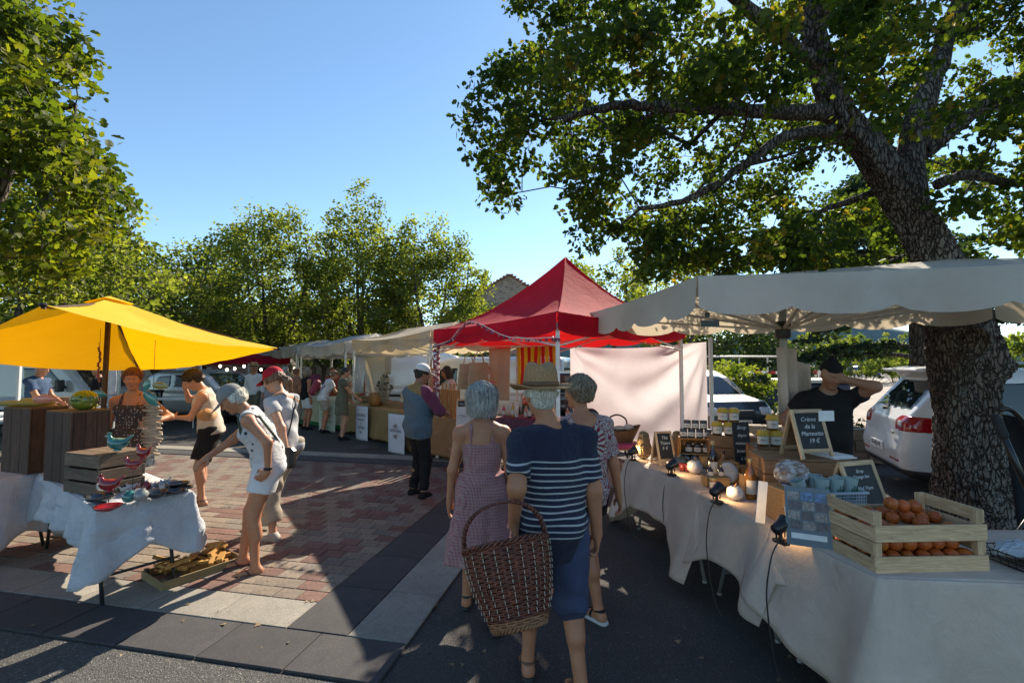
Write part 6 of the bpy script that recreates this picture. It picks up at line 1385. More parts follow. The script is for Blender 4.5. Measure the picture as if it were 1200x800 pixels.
# ================================================================ tables and drapes
def drape(name, label, cs, z, drops, m, cat='tablecloth', amp=.03, corner=.12, freq=9, flare=.06, seed=0, group=None, thick=.004, ripple=.0, slope=None):
    C = [Vector((p[0], p[1], 0)) for p in cs]; mid = sum(C, Vector()) / 4; per = []
    for k in range(4):
        A, B = C[k], C[(k + 1) % 4]; L = (B - A).length; out = (B - A).normalized().cross(Vector((0, 0, 1)))
        if out.dot((A + B) / 2 - mid) < 0: out = -out
        A0, B0 = C[k - 1], A; o0 = (B0 - A0).normalized().cross(Vector((0, 0, 1)))
        if o0.dot((A0 + B0) / 2 - mid) < 0: o0 = -o0
        for i in range(5): f = i / 5; per.append((A, (o0 * (1 - f) + out * f).normalized(), 0.0, k if f >= .5 else (k - 1) % 4, 0.0 if f >= .5 else 1.0))
        n = max(6, int(L / .035))
        for i in range(n): per.append((A.lerp(B, i / n), out, min(i / n, 1 - i / n) * L, k, i / n))
    rows = 16; n = len(per); b = MB(); s_ = 0; vs_ = []; pts = []; prev = per[0][0]
    for i, (p, o_, dc, k, fr) in enumerate(per):
        s_ += (p - prev).length + (.03 if dc == 0 else 0); prev = p; d = (drops[k] if not hasattr(drops[k], '__len__') else lerp(drops[k][0], drops[k][1], fr)) + corner * math.exp(-(dc / .22) ** 2)
        d += .02 * math.sin(s_ * 3 + seed); row = []
        for j in range(rows + 1):
            v = j / rows
            if j <= 2: off = .012 * math.sin(v * rows / 2 * math.pi / 2) ; zz = z + .004 - .012 * (1 - math.cos(j / 2 * math.pi / 2))
            else:
                w = (j - 2) / (rows - 2); off = .014 + flare * w * (1 + 1.3 * math.exp(-(dc / .15) ** 2)) + amp * (w ** .8) * (math.sin(s_ * freq + seed + .8 * math.sin(s_ * 2.3)) + .4 * math.sin(s_ * freq * 2.3 + 2 * w)) + .012 * w * (1 - 2 * abs(((s_ * 3.1 + .3 * w) % 1) - .5)) + ripple * mnoise.noise(Vector((s_ * 6, w * 5, seed))); zz = z - .008 - (d - .008) * w
            row.append(p + o_ * off + Vector((0, 0, zz)))
        pts.append(row)
    base = 0
    for row in pts: b.v += [tuple(q) for q in row]
    w = rows + 1
    for i in range(n):
        a = (i + 1) % n
        for j in range(rows): b.f.append((i * w + j, i * w + j + 1, a * w + j + 1, a * w + j)); b.m.append(0)
    nb = len(b.v); b.grid(lambda u, v: C[0].lerp(C[1], u).lerp(C[3].lerp(C[2], u), v) + Vector((0, 0, z + .0045 + .003 * mnoise.noise(Vector((u * 9, v * 9, seed))))), 24, 24)
    o = b.build(name, m, None, smooth=True, solid=thick); return tag(o, label, cat, group)
def trestle(label, cs, z, legm=DARKM, topm=WHITE, group=None, fold_=True, name='folding_table'):
    C = [Vector((p[0], p[1], 0)) for p in cs]; mid = sum(C, Vector()) / 4; t = thing(name, label, 'table', (0, 0, 0), 0, group); b = MB()
    b.prism([(p.x, p.y) for p in C], z - .035, z - .004); b.build('table_top', topm, t)
    ax = 0 if (C[1] - C[0]).length > (C[2] - C[1]).length else 1; E = [(C[3], C[0]), (C[1], C[2])] if ax == 0 else [(C[0], C[1]), (C[2], C[3])]
    for A, B in E:
        inn = (mid - (A + B) / 2).normalized(); A2, B2 = A.lerp(B, .12) + inn * .22, A.lerp(B, .88) + inn * .22; foot = inn * -.14
        for P_ in (A2, B2):
            b = MB(); b.tube([P_ + inn * .12 + Vector((0, 0, z - .04)), P_ + Vector((0, 0, z * .55)), P_ + foot * .4 + Vector((0, 0, .25)), P_ + foot + Vector((0, 0, .015))], .0135, 8); b.ell(P_ + foot + Vector((0, 0, .012)), (.02, .02, .014), 8); b.build('leg', legm, t, smooth=True)
        b = MB(); q = foot * .5 + Vector((0, 0, .2)); b.tube([A2 + q, B2 + q], .011, 8); b.build('crossbar', legm, t)
    return t
LINEN = cloth_mat('oatmeal_linen', (.72, .58, .47), (.60, .48, .385), 2.2, .12, wr=.35, weave=500); WLIN = cloth_mat('white_crumpled_cotton', (.70, .71, .74), (.62, .63, .67), 4, .15, wr=.6)
def rect(A, B, w, left=True):
    A, B = Vector(A), Vector(B); d = (B - A).normalized(); n = Vector((-d.y, d.x)) * (1 if left else -1); return [tuple(A), tuple(B), tuple(B + n * w), tuple(A + n * w)]
# pottery tables
C1, C2 = Vector((-2.98, 3.42)), Vector((-2.63, 3.90)); dl = Vector((-.81, .586)).normalized(); PT = [tuple(C1), tuple(C2), tuple(C2 + dl * 1.95), tuple(C1 + dl * 1.95)]
trestle('folding table with dark metal legs under the pottery cloth', PT, .74); drape('tablecloth', 'crumpled white cloth over the pottery table, hanging to points at the near corners', PT, .742, (.27, .24, .2, .3), WLIN, amp=.03, corner=.20, freq=13, flare=.04, seed=1, ripple=.022)
D2 = Vector((-.97, .24)).normalized(); c3 = Vector((-4.62, 4.10)); PT2 = [tuple(c3), tuple(c3 + Vector((.14, .62))), tuple(c3 + Vector((.14, .62)) + D2 * 1.8), tuple(c3 + D2 * 1.8)]
trestle('second folding table at the left edge, behind the pottery table', PT2, .75); drape('tablecloth', 'plain white cloth on the table at the left edge', PT2, .752, (.5, .2, .3, .5), WLIN, amp=.04, corner=.12, freq=10, seed=4)
# long right table in two lengths plus the near one
RA, RB = Vector((1.27, 5.22)), Vector((1.74, 2.28)); dR = (RB - RA).normalized(); nR = Vector((dR.y, -dR.x)) * -1
def RTp(s, w): p = RA + dR * s + nR * w; return (p.x, p.y)
if RTp(0, 1)[0] < RA.x: nR = -nR
T1 = [RTp(0, 0), RTp(1.42, 0), RTp(1.42, .75), RTp(0, .75)]; T2 = [RTp(1.46, 0), RTp(2.25, 0), RTp(2.25, .75), RTp(1.46, .75)]
T3 = [RTp(2.975, 0), (3.62, 2.12), (3.70, 2.90), RTp(2.27, 0)]
trestle('folding table at the far end of the honey stall', T1, .745, mat('grey_tube', (.45, .45, .43), metal=.5, rough=.4)); trestle('folding table in the middle of the honey stall', T2, .745, MATS['grey_tube']); trestle('folding table at the near right corner carrying the wire basket', T3, .745, MATS['grey_tube'])
drape('tablecloth', 'oatmeal linen cloth on the far length of the honey stall', T1, .75, (.40, .1, .25, .52), LINEN, amp=.028, corner=.22, freq=8, seed=2, flare=.09)
drape('tablecloth', 'oatmeal linen cloth sweeping down below the middle clip lamps', T2, .756, (.38, .1, .2, .25), LINEN, amp=.035, corner=.14, freq=9, seed=3, flare=.09)
drape('tablecloth', 'oatmeal linen cloth falling in deep folds at the near right corner', T3, .763, (.75, .5, .3, (.42, .75)), LINEN, amp=.05, corner=.0, freq=8, seed=6, flare=.09)
# far table behind the basket
T4 = [(.75, 6.0), (1.75, 5.85), (1.85, 6.5), (.85, 6.65)]
trestle('small table behind the big table, holding the boat shaped basket', T4, .74, DARKM, PINE)
# soap stall
S1 = rect((-4.25, 12.25), (-1.95, 9.55), .8, True); KH = cloth_mat('khaki_burlap', (.30, .20, .09), (.24, .155, .07), 2, wr=.35); trestle('folding table under the khaki burlap cloth', S1, .75)
drape('burlap_cloth', 'khaki burlap cloth on the soap stall', S1, .754, (.66, .5, .5, .55), KH, amp=.02, corner=.05, freq=7, seed=8, flare=.05)
def banner(name, label, px0, px1, pyt, pyb, Y0, Y1, m, texts, tm, cat='banner', parts=()):
    a, b_ = at(px0, pyt, Y0), at(px1, pyt, Y1); x = (b_ - a); x.z = 0; w = x.length; z0 = a.z; z1 = at(px0, pyb, Y0).z
    mb = MB(); mb.grid(lambda u, v: (w * u, .012 * math.sin(u * 7 + v * 2) * v, -(z0 - z1) * v), 8, 10); t = mb.build(name, m, None, smooth=True, solid=.004); t.matrix_world = frame(a, x, (0, 0, 1)); tag(t, label, cat)
    for s, sz, u, v, mm in texts: text(s, sz, Matrix.Translation((w * u, -.016, -(z0 - z1) * v)) @ Matrix.Rotation(math.pi / 2, 4, 'X'), mm or tm, t)
    return t, w, z0 - z1
INK = mat('grey_print', (.16, .16, .17), rough=.8); BRINK = mat('brown_print', (.22, .13, .06), rough=.8); GINK = mat('green_print', (.06, .16, .07), rough=.8)
BANN = cloth_mat('white_banner_cloth', (.66, .66, .72), (.6, .6, .66))
banner('cloth_banner', 'narrow white banner with grey lettering on the left of the burlap cloth', 417, 431, 475, 515, 11.35, 11.0, BANN, [('SAVONS', .10, .5, .26, None), ('naturels', .09, .5, .38, None), ('SOINS', .10, .5, .62, None), ('bio', .10, .5, .74, None), ('&', .08, .5, .5, None)], INK)
t, w, hh = banner('cloth_banner', 'white banner with a brown sun emblem beside the man in the white cap', 455, 474, 484, 530, 9.72, 9.35, BANN, [('ARTISANS', .085, .5, .42, None)], INK)
e = MB()
for k in range(9): a = math.pi * k / 8; e.bar((w / 2 + math.cos(a) * .03, -.018, -hh * .36 + math.sin(a) * .03), (w / 2 + math.cos(a) * .10, -.018, -hh * .36 + math.sin(a) * .10), .008, .003); e.bar((w / 2 + math.cos(a) * .03, -.018, -hh * .5 - math.sin(a) * .03), (w / 2 + math.cos(a) * .09, -.018, -hh * .5 - math.sin(a) * .09), .008, .003)
e.build('emblem', BRINK, t)
# green and cream stall
S2 = rect((-6.3, 14.2), (-4.35, 12.55), .8, True); trestle('table of the green and cream stall', S2, .8); CR = cloth_mat('cream_stall_cloth', (.58, .55, .38), (.5, .48, .33)); drape('tablecloth', 'cream cloth with green hem on the stall behind the olive dress', S2, .805, (.72, .7, .5, .6), CR, amp=.015, corner=.02, freq=5, seed=9)
b = MB(); A, B = Vector(S2[0]), Vector(S2[1]); b.bar((A.x - .07, A.y - .10, .1), (B.x - .05, B.y - .10, .1), .02, .1); b.bar((B.x + .06, B.y - .1, .1), (B.x + .6, B.y + .45, .1), .02, .1); tag(b.build('green_hem_board', mat('green_paint', (.01, .16, .05), rough=.6)), 'green board at the foot of the cream stall cloth', 'board')
banner('stall_sign', 'pale green hanging sign with dark green lettering behind the olive dress', 374, 393, 474, 506, 12.6, 12.4, cloth_mat('pale_green_banner', (.58, .64, .5), (.52, .58, .45)), [('Salade', .13, .45, .38, None), ('Provence', .09, .5, .6, None), ('fruits', .09, .5, .8, None)], GINK)
# kraft cloth stall with tall boards
S3 = rect((-1.62, 9.05), (-.55, 8.3), .7, True); trestle('table of the wooden board stall', S3, .78); KRF = cloth_mat('kraft_brown_cloth', (.36, .19, .09), (.3, .155, .07)); drape('kraft_cloth', 'creased kraft brown cloth on the stall by the rag covered pole', S3, .785, (.70, .6, .5, .6), KRF, amp=.012, corner=.02, freq=5, seed=10)
ORW = wood_mat('orange_board_wood', (.42, .2, .05), (.28, .12, .03), 2)
BDL = ['tall wooden board nearest the rag covered pole, leftmost of the row', 'second tall wooden board from the rag covered pole', 'third tall wooden board from the rag covered pole', 'middle one of the seven tall wooden boards', 'third tall wooden board from the small slate', 'second tall wooden board from the small slate', 'rightmost tall wooden board, nearest the small slate']
for i in range(7): b = MB(); p = at(509 + i * 4.6, 490, 9.05 - i * .06); b.box((0, 0, .26), (.066, .03, .52)); b.lathe([(.012, .52), (.012, .60), (.02, .62), (.01, .64)], 8); o = b.build('wooden_board', ORW, None, loc=(p.x, p.y, .79), rz=-.6); tag(o, BDL[i], 'board', 'row of tall wooden boards')
# easel poster, slate, wicker stool
t = thing('easel_sign', 'white paper sign with black line drawings on an easel behind the silver bob', 'sign', tuple(gnd(548, 548)), .35); b = MB(); b.box((0, 0, .62), (.42, .01, .88), rx=.12); s_ = b.build('sign_sheet', PAPER, t)
rg_ = random.Random(4)
for k in range(16):
    b = MB(); x, z = rg_.uniform(-.15, .15), rg_.uniform(.28, .95); P = [(x + .05 * math.cos(a) * rg_.uniform(.6, 1.3), -.012 - (z - .62) * -.12 * -1 - .0, z + .035 * math.sin(a)) for a in np.linspace(0, rg_.uniform(3, 6.2), 8)]; b.tube(P, .003, 4); b.build('line_drawing', INK, t)
for sg in (-1, 1): b = MB(); b.bar((sg * .2, -.0, 0), (sg * .17, .10, 1.12), .025, .02); b.build('leg', PINEY, t)
def chalkboard(label, loc, rz, w, h, lines, tilt=.28, size=.05, name='chalkboard_sign', extra=None, lw=.028):
    t = thing(name, label, 'chalkboard', loc, rz)
    for side in (-1, 1):
        M = Matrix.Translation((0, 0, h * math.cos(tilt))) @ Matrix.Rotation(side * tilt, 4, 'X') @ Matrix.Translation((0, 0, -h))
        def ad(nm, f, m):
            b = MB(); f(b); o = b.build(nm, m, t, bevel=.002); o.matrix_local = M; return o
        for sx in (-1, 1): ad('frame_rail', lambda b: b.box((sx * (w / 2 - lw / 2), 0, h / 2), (lw, .018, h)), PINEY)
        for z in (h - lw / 2, h * .16): ad('frame_rail', lambda b: b.box((0, 0, z), (w - 2 * lw, .016, lw)), PINE)
        bo = ad('board', lambda b: b.box((0, 0, h * .58), (w - 1.9 * lw, .008, h * .84 - lw * 1.2)), CHALKB if side == -1 else BOXW)
        if side == -1:
            for i, s in enumerate(lines): text(s, size, Matrix.Translation((random.uniform(-.006, .006), -.0046, h * .97 - lw - size * (1.15 * i + .8))) @ Matrix.Rotation(math.pi / 2, 4, 'X') @ Matrix.Shear('XZ', 4, (0, 0)), CHALK, bo)
    return t
chalkboard('small dark slate in a wooden frame on the kraft cloth stall', (at(543, 480, 8.6).x, 8.6, .79), .1, .24, .36, ['Merci', '5 €'], .15, .06)
t = thing('wicker_stool', 'low rattan stool with curved rings under the easel sign', 'stool', tuple(gnd(541, 556))); RAT = mat('rattan', (.38, .24, .12), (.25, .15, .07), scale=30, rough=.6)
for z, r in ((.42, .2), (.40, .16), (.05, .2)): b = MB(); b.tube([(r * math.cos(a), r * math.sin(a), z) for a in np.linspace(0, 6.283, 21)], .014, 6, caps=False); b.build('ring', RAT, t, smooth=True)
b = MB(); b.lathe([(.01, .40), (.19, .40), (.19, .42), (.01, .425)], 20); b.build('seat', RAT, t)
for k in range(6): a = k * 1.047; b = MB(); b.tube([(.2 * math.cos(a), .2 * math.sin(a), .03), (.12 * math.cos(a + .5), .12 * math.sin(a + .5), .22), (.19 * math.cos(a + 1), .19 * math.sin(a + 1), .41)], .012, 6); b.build('cane', RAT, t, smooth=True)
# jacket and cloths hung on the mast
hang('hanging_cloth', 'crumpled pale cloth bag hanging on the stall mast left of the cook', hub + Vector((-.10, -.05, -.18)), hub + Vector((.14, .02, -.2)), .78, LINEN, 'cloth', .04)
hang('hanging_jacket', 'pale jacket hanging behind the mast beside the cook', hub + Vector((.05, .10, -.28)), hub + Vector((.34, .12, -.36)), .72, LINEN, 'jacket', .05)
# ================================================================ goods on the tables
def crate(name, label, loc, rz, w, d, h, ns, mat_x, mat_z, sh=None, post=.03, th=.012, floor=True, gap=None, bev=.002, cat='crate', group=None, top=False, ends=None, mat_y=None):
    """slatted crate: w along x, d along y; ns slats per side; every slat and post its own part"""
    t = thing(name, label, cat, loc, rz, group); sh = sh or h / ns * .88; pitch = (h - sh) / max(1, ns - 1); mat_y = mat_y or mat_x; ne = ends or ns
    ms = MB().box((0, 0, 0), (w, th, sh)).mesh('slat', mat_x); she = (h / ne * .88) if ends else sh; pe = (h - she) / max(1, ne - 1); me_ = MB().box((0, 0, 0), (d - 2 * th, th, she)).mesh('slat', mat_y)
    def s(me, x, y, z, r): o = put(me, 'slat', t, (x, y, z), (0, random.uniform(-.006, .006), r)); m = o.modifiers.new('bevel', 'BEVEL'); m.width = bev; m.segments = 1
    for k in range(ns):
        z = sh / 2 + k * pitch
        s(ms, 0, -d / 2 + th / 2, z, 0); s(ms, 0, d / 2 - th / 2, z, 0)
    for k in range(ne):
        z = she / 2 + k * pe; s(me_, -w / 2 + th / 2, 0, z, math.pi / 2); s(me_, w / 2 - th / 2, 0, z, math.pi / 2)
    mp = MB().box((0, 0, 0), (post, post, h - .004)).mesh('corner_post', mat_z)
    for sx in (-1, 1):
        for sy in (-1, 1): put(mp, 'corner_post', t, (sx * (w / 2 - th - post / 2), sy * (d / 2 - th - post / 2), h / 2))
    nb = 4; mf = MB().box((0, 0, 0), (w - 2 * th, (d - 2 * th) / nb * .9, .008)).mesh('floor_slat', mat_x)
    for k in range(nb): put(mf, 'floor_slat', t, (0, -d / 2 + th + (d - 2 * th) * (k + .5) / nb, .012))
    if top:
        nt_ = 3; mt = MB().box((0, 0, 0), (w, d / nt_ * .93, .012)).mesh('top_board', mat_x)
        for k in range(nt_): put(mt, 'top_board', t, (0, -d / 2 + d * (k + .5) / nt_, h + .007))
    return t
OLDY = wood_mat('weathered_grey_wood_y', (.17, .125, .09), (.07, .05, .035), 0); ORANGE = mat('apricot_orange_skin', (.62, .20, .015), (.55, .09, .02), scale=9, rough=.5, bump=.3, bscale=120, bdist=.002, rnd=.15)
# --- orange crates (two stacked)
OC = [(1.86, 2.33), (2.44, 2.33)]
ow, od, oh = .58, .36, .145; cx, cy = 2.05, 2.52; orz = .045
for k in range(2):
    crate('orange_crate', ['lower pale pine crate of oranges on the near right corner', 'upper pale pine crate of oranges stacked on the lower one'][k], (cx, cy, .765 + k * (oh + .004)), orz + k * .012, ow, od, oh, 1, PINE, PINEY, sh=.078, post=.032, th=.012, cat='crate', group='pine crates of oranges', ends=2)
rg_ = random.Random(12); om = MB().ell((0, 0, 0), (.036, .036, .034), 14).mesh('orange', ORANGE, True)
OL = ['orange peeking through the slot of the lower crate', 'orange in the heap inside the upper crate']
spots = [(i, j, 0) for i in range(7) for j in range(4)] + [(i, j, 1) for i in range(6) for j in range(3)]
def orange(x, y, z, lab, g): 
    o = put(om, 'orange', None, (x, y, z), (rg_.uniform(0, 3), rg_.uniform(0, 3), 0), (rg_.uniform(.88, 1.1),) * 3); tag(o, lab, 'orange', g)
R2 = Matrix.Rotation(orz, 2)
for i, j, l in spots:
    v = R2 @ Vector((-.225 + i * .075 + .03 * l + rg_.uniform(-.005, .005), -.122 + j * .081 + .03 * l)); orange(cx + v.x, cy + v.y, .765 + .055 + l * .058, 'orange in the lower pine crate, seen through its slots', 'oranges in the lower crate')
for i, j in [(i, j) for i in range(7) for j in range(4) if j == 3 or (j == 2 and i > 2) or (i < 2 and j < 2) or (i + j) % 4 == 1]:
    v = R2 @ Vector((-.225 + i * .075 + rg_.uniform(-.006, .006), -.12 + j * .08)); hh = .765 + oh + .004 + .030 + (.012 * rg_.random()) + (.012 if j > 1 else 0)
    orange(cx + v.x, cy + v.y, hh, 'orange in the layer filling the upper pine crate', 'oranges in the upper crate')
for (dx, dy, dz, lb) in ((-.02, .03, .128, 'topmost orange of the upper crate, by its middle'), (.06, .05, .11, 'orange just right of the topmost one'), (.13, .06, .105, 'orange second right of the topmost one')): orange(cx + dx, cy + dy, .765 + oh + dz, lb, None)
# --- wire basket with plastic bags
t = thing('wire_basket', 'black wire basket of clear plastic bags at the right edge of the table', 'basket', (2.66, 2.42, .765), .03); b = MB()
for z, s in ((.006, .9), (.035, .94), (.07, 1.0)): P = [(-.19 * s, -.12 * s, z), (.19 * s, -.12 * s, z), (.19 * s, .12 * s, z), (-.19 * s, .12 * s, z), (-.19 * s, -.12 * s, z)]; [b.tube([P[i], P[i + 1]], .003, 5) for i in range(4)]
for i in range(11): x = -.17 + i * .034; [b.tube([(x * .92, sy * .108, .006), (x, sy * .12, .07)], .0022, 4) for sy in (-1, 1)]; b.tube([(x * .92, -.108, .006), (x * .92, .108, .006)], .002, 4)
for i in range(6): y = -.10 + i * .04; [b.tube([(sx * .171, y * .9, .006), (sx * .19, y, .07)], .0022, 4) for sx in (-1, 1)]
b.build('wire_mesh', BLACK, t)
FILM = mat('clear_plastic_film', (.72, .76, .78), (.6, .64, .66), scale=14, rough=.18, spec=.9, trans=.35, bump=.8, bscale=18, bdist=.02)
sdf_obj('plastic_bags', lambda P: ell_(P, (0, 0, .062), (.185, .12, .034)) + .012 * np.sin(40 * P[:, 0] + 12 * np.sin(30 * P[:, 1])) * np.sin(30 * P[:, 1] + 4), (-.25, -.2, -.01), (.25, .2, .14), .007, FILM).location = (2.66, 2.42, .77)
tag(bpy.data.objects['plastic_bags'], 'crumpled clear plastic bags lying in the black wire basket', 'plastic bag')
# --- chalkboards on the right table
def TB(px, py, z=.765): return gnd(px, py, z)
q = TB(1024, 622); chalkboard('small chalkboard with two lines of chalk behind the orange crate', (q.x + .06, q.y + .22, .765), .30, .30, .40, ['Sirop', 'Orange bio', '', 'Miel Thym'], .34, .031)
BX = thing('display_box', 'big brown wooden display box under the large chalkboard', 'box', (2.22, 3.66, .765), -.18); bw, bd, bh = .62, .36, .30
for sy in (-1, 1):
    for k in range(3): b = MB(); b.box((0, sy * (bd / 2 - .008), bh * (k + .5) / 3), (bw, .016, bh / 3 * .95)); b.build('plank', BOXW, BX, bevel=.002)
for sx in (-1, 1):
    for k in range(3): b = MB(); b.box((sx * (bw / 2 - .008), 0, bh * (k + .5) / 3), (.016, bd - .034, bh / 3 * .95)); b.build('plank', BOXW, BX, bevel=.002)
for k in range(3): b = MB(); b.box((0, -bd / 2 + bd * (k + .5) / 3, bh + .008), (bw + .01, bd / 3 * .94, .014)); b.build('top_plank', BOXW, BX, bevel=.002)
chalkboard('large chalkboard with white handwriting on the brown display box', (2.25, 3.62, .765 + bh + .017), .18, .28, .37, ['Crème', 'de la', 'Marmotte', '19 €'], .30, .047)
b = MB(); b.box((0, 0, 0), (.12, .004, .075)); o = b.build('price_card', PAPER, None, loc=(2.30, 3.45, 1.405), rz=.1); tag(o, 'small white card clipped on the top corner of the large chalkboard', 'card')
b = MB(); b.box((0, 0, .03), (.10, .004, .06)); o = b.build('price_card', PAPER, None, loc=(2.06, 3.48, .765 + bh - .07), rz=.1); tag(o, 'small white card on the front of the brown display box', 'card')
b = MB(); b.box((0, 0, 0), (.2, .26, .008)); b.box((.0, .02, .008), (.2, .24, .006), .08); o = b.build('leaflet_stack', PAPER, None, loc=(2.45, 3.64, .765 + bh + .02), rz=.2); tag(o, 'white leaflets lying on the right end of the display box', 'leaflet')
# --- left crate stack with honey
def stackbox(label, loc, rz, w, d, h, n=3, m=BOXW, name='wooden_box', open_front=False):
    t = thing(name, label, 'box', loc, rz); 
    for sy in ((1,) if open_front else (-1, 1)):
        for k in range(n): b = MB(); b.box((0, sy * (d / 2 - .007), h * (k + .5) / n), (w, .014, h / n * .95)); b.build('plank', m, t, bevel=.0015)
    for sx in (-1, 1): b = MB(); b.box((sx * (w / 2 - .007), 0, h / 2), (.014, d - .03, h * .98)); b.build('side_plank', m, t, bevel=.0015)
    for z in ((.006, h - .004) if open_front else (h + .006,)): b = MB(); b.box((0, 0, z), (w - (.03 if open_front and z < .1 else -.004), d - .03 if open_front and z < .1 else d, .012)); b.build('board', m, t, bevel=.0015)
    return t
stackbox('brown wooden box under the yellow lidded honey jars at the back', (2.20, 4.75, .765), -.25, .44, .3, .30); stackbox('brown box carrying the second group of yellow lidded jars', (2.27, 4.12, .765), -.2, .36, .28, .30)
stackbox('small light wooden block in front of the tall dark slate', (2.08, 4.22, .765), .1, .16, .14, .10, 1, wood_mat('honey_pine', (.55, .31, .12), (.36, .19, .07), 0)); stackbox('larger light wooden block beside the amber bottles', (1.92, 3.76, .765), .1, .17, .15, .13, 1, MATS['honey_pine'])
stackbox('wooden block under the bag of biscuits', (1.82, 3.14, .765), .12, .20, .2, .20, 2, MATS['honey_pine']); stackbox('low wooden block with green glass jars near the second clip lamp', (1.72, 4.02, .765), -.1, .2, .12, .06, 1, MATS['honey_pine'])
HONEY = mat('honey_glass', (.16, .06, .01), (.09, .03, .008), rough=.08, coat=.6, scale=12); DKJ = mat('dark_preserve_glass', (.03, .02, .015), rough=.08, coat=.6); YLID = mat('yellow_lid', (.62, .38, .02), rough=.45); DLID = mat('dark_grey_lid', (.08, .08, .085), rough=.5); LAB = mat('cream_paper_label', (.62, .58, .5), (.55, .5, .43), scale=30, rough=.8)
def jar_proto(r, h, gl, lid, cover=True, sq=False):
    t = thing('jar', '-', 'jar', (0, 0, -50)); b = MB(); b.lathe([(r * .9, 0), (r, .006), (r, h * .78), (r * .85, h * .86), (.01, h * .86)], 18); b.build('glass', gl, t, smooth=True, angle=40)
    b = MB(); b.lathe([(r * .93, h * .8), (r * 1.0, h * .82), (r * 1.0, h), (r * .9, h * 1.02), (.01, h * 1.02)], 18) if not cover else b.lathe([(r * 1.28, h * .70), (r * 1.02, h * .84), (r * 1.0, h), (r * .6, h * 1.05), (.01, h * 1.05)], 18); b.build('lid', lid, t, smooth=True, angle=50)
    b = MB(); b.grid(lambda u, v: ((r + .0015) * math.cos(-2.9 + 2.6 * u), (r + .0015) * math.sin(-2.9 + 2.6 * u), h * (.14 + .52 * v)), 12, 1); lo_ = b.build('label', LAB, t)
    text('Miel' if cover else 'Bio', r * .55, Matrix.Translation((-.15 * r, -r - .003, h * .42)) @ Matrix.Rotation(math.pi / 2, 4, 'X'), INK, lo_)
    return t
ORD = ['first', 'second', 'third', 'fourth', 'fifth', 'sixth', 'seventh', 'eighth', 'ninth', 'tenth']
def place(proto, pts, fmt, rz=0, grp=None):
    for i, p in enumerate(pts):
        lb = fmt[i] if isinstance(fmt, (list, tuple)) else fmt.format(ORD[i]); c = copy_tree(proto, Vector(p), rz + random.uniform(-.15, .15), lb)
        if grp: c['group'] = grp
def discard(t):
    for c in [o for o in COL.objects if o.parent is t or (o.parent and o.parent.parent is t)] + [t]: bpy.data.objects.remove(c)
JH = jar_proto(.045, .13, HONEY, YLID); zt = .765 + .315
place(JH, [(2.05 + i * .105, 4.72 - i * .03, zt) for i in range(3)] + [(2.10, 4.70, zt + .135), (2.20, 4.68, zt + .135)], '{} yellow lidded honey jar on the box right of the white sheet', -.2, 'honey jars on the back box')
place(JH, [(2.17, 4.09, zt), (2.27, 4.07, zt), (2.37, 4.05, zt), (2.25, 4.08, zt + .135)], '{} yellow lidded honey jar on the box by the large chalkboard', -.2, 'honey jars on the front box'); discard(JH)
JC = jar_proto(.036, .085, DKJ, DLID, False); CJ = stackbox('open wooden crate standing on its side with small white labelled jars', (1.92, 4.92, .765), -.22, .36, .22, .26, 3, MATS['orange_board_wood'], 'jar_crate', True)
zz = .765 + .262
place(JC, [(1.80 + i * .085, 4.90 - i * .019, .765 + .013) for i in range(4)], '{} small jar from the left standing inside the open crate', -.2, 'jars in the open crate'); b = MB(); b.box((0, 0, 0), (.32, .18, .008)); 
place(JC, [(1.84 + i * .085, 4.93 - i * .019, .765 + .105) for i in range(3)], '{} small jar from the left in the upper layer inside the open crate', -.2, 'jars in the open crate')
tag(b.build('jar_shelf', MATS['honey_pine'], None, loc=(1.92, 4.92, .765 + .1), rz=-.22), 'thin shelf between the two layers of jars in the open crate', 'shelf')
place(JC, [(1.79 + i * .078, 4.93 - i * .017, zz) for i in range(4)], '{} small jar from the left in the bottom row on top of the crate', -.2, 'jars on top of the open crate'); place(JC, [(1.83 + i * .078, 4.93 - i * .017, zz + .088) for i in range(3)], '{} small jar from the left in the top row above the crate', -.2, 'jars on top of the open crate'); discard(JC)
# tall dark slate, bottles
t = thing('tall_slate', 'tall narrow black slate with a chalk list between the honey boxes', 'chalkboard', (2.13, 4.38, .765), .1); b = MB(); b.box((0, 0, .24), (.16, .012, .48), rx=-.1); bo = b.build('board', CHALKB, t); b = MB(); b.box((0, .05, .012), (.17, .14, .02)); b.build('foot', PINE, t)
for i, s in enumerate(['Sirop', 'thym', 'romarin', 'lavande', '6 €', '8 €']): text(s, .042, Matrix.Translation((0, -.012 - .0 + (.43 - i * .07 - .24) * .1, .43 - i * .07)) @ Matrix.Rotation(math.pi / 2 - .1, 4, 'X'), CHALK, bo)
AMB = mat('amber_glass', (.34, .13, .012), (.2, .07, .01), rough=.06, coat=.7, scale=6); DKG = mat('dark_bottle_glass', (.035, .012, .01), rough=.06, coat=.7); CORK = mat('cork_gold', (.42, .32, .14), rough=.5)
def bottle(label, loc, h, r, gl, capm=CORK, lab=True, rz=0, grp=None):
    t = thing('bottle', label, 'bottle', loc, rz, grp); b = MB(); b.lathe([(r * .9, 0), (r, .01), (r, h * .58), (r * .85, h * .66), (r * .36, h * .8), (r * .34, h * .93), (.01, h * .93)], 18); b.build('glass', gl, t, smooth=True, angle=45)
    b = MB(); b.lathe([(r * .4, h * .9), (r * .4, h), (.01, h)], 12); b.build('cap', capm, t)
    if lab: b = MB(); b.grid(lambda u, v: ((r + .0015) * math.cos(-2.8 + 2.5 * u), (r + .0015) * math.sin(-2.8 + 2.5 * u), h * (.14 + .34 * v)), 12, 1); b.build('label', LAB, t)
GBT = 'amber bottles on the honey stall'
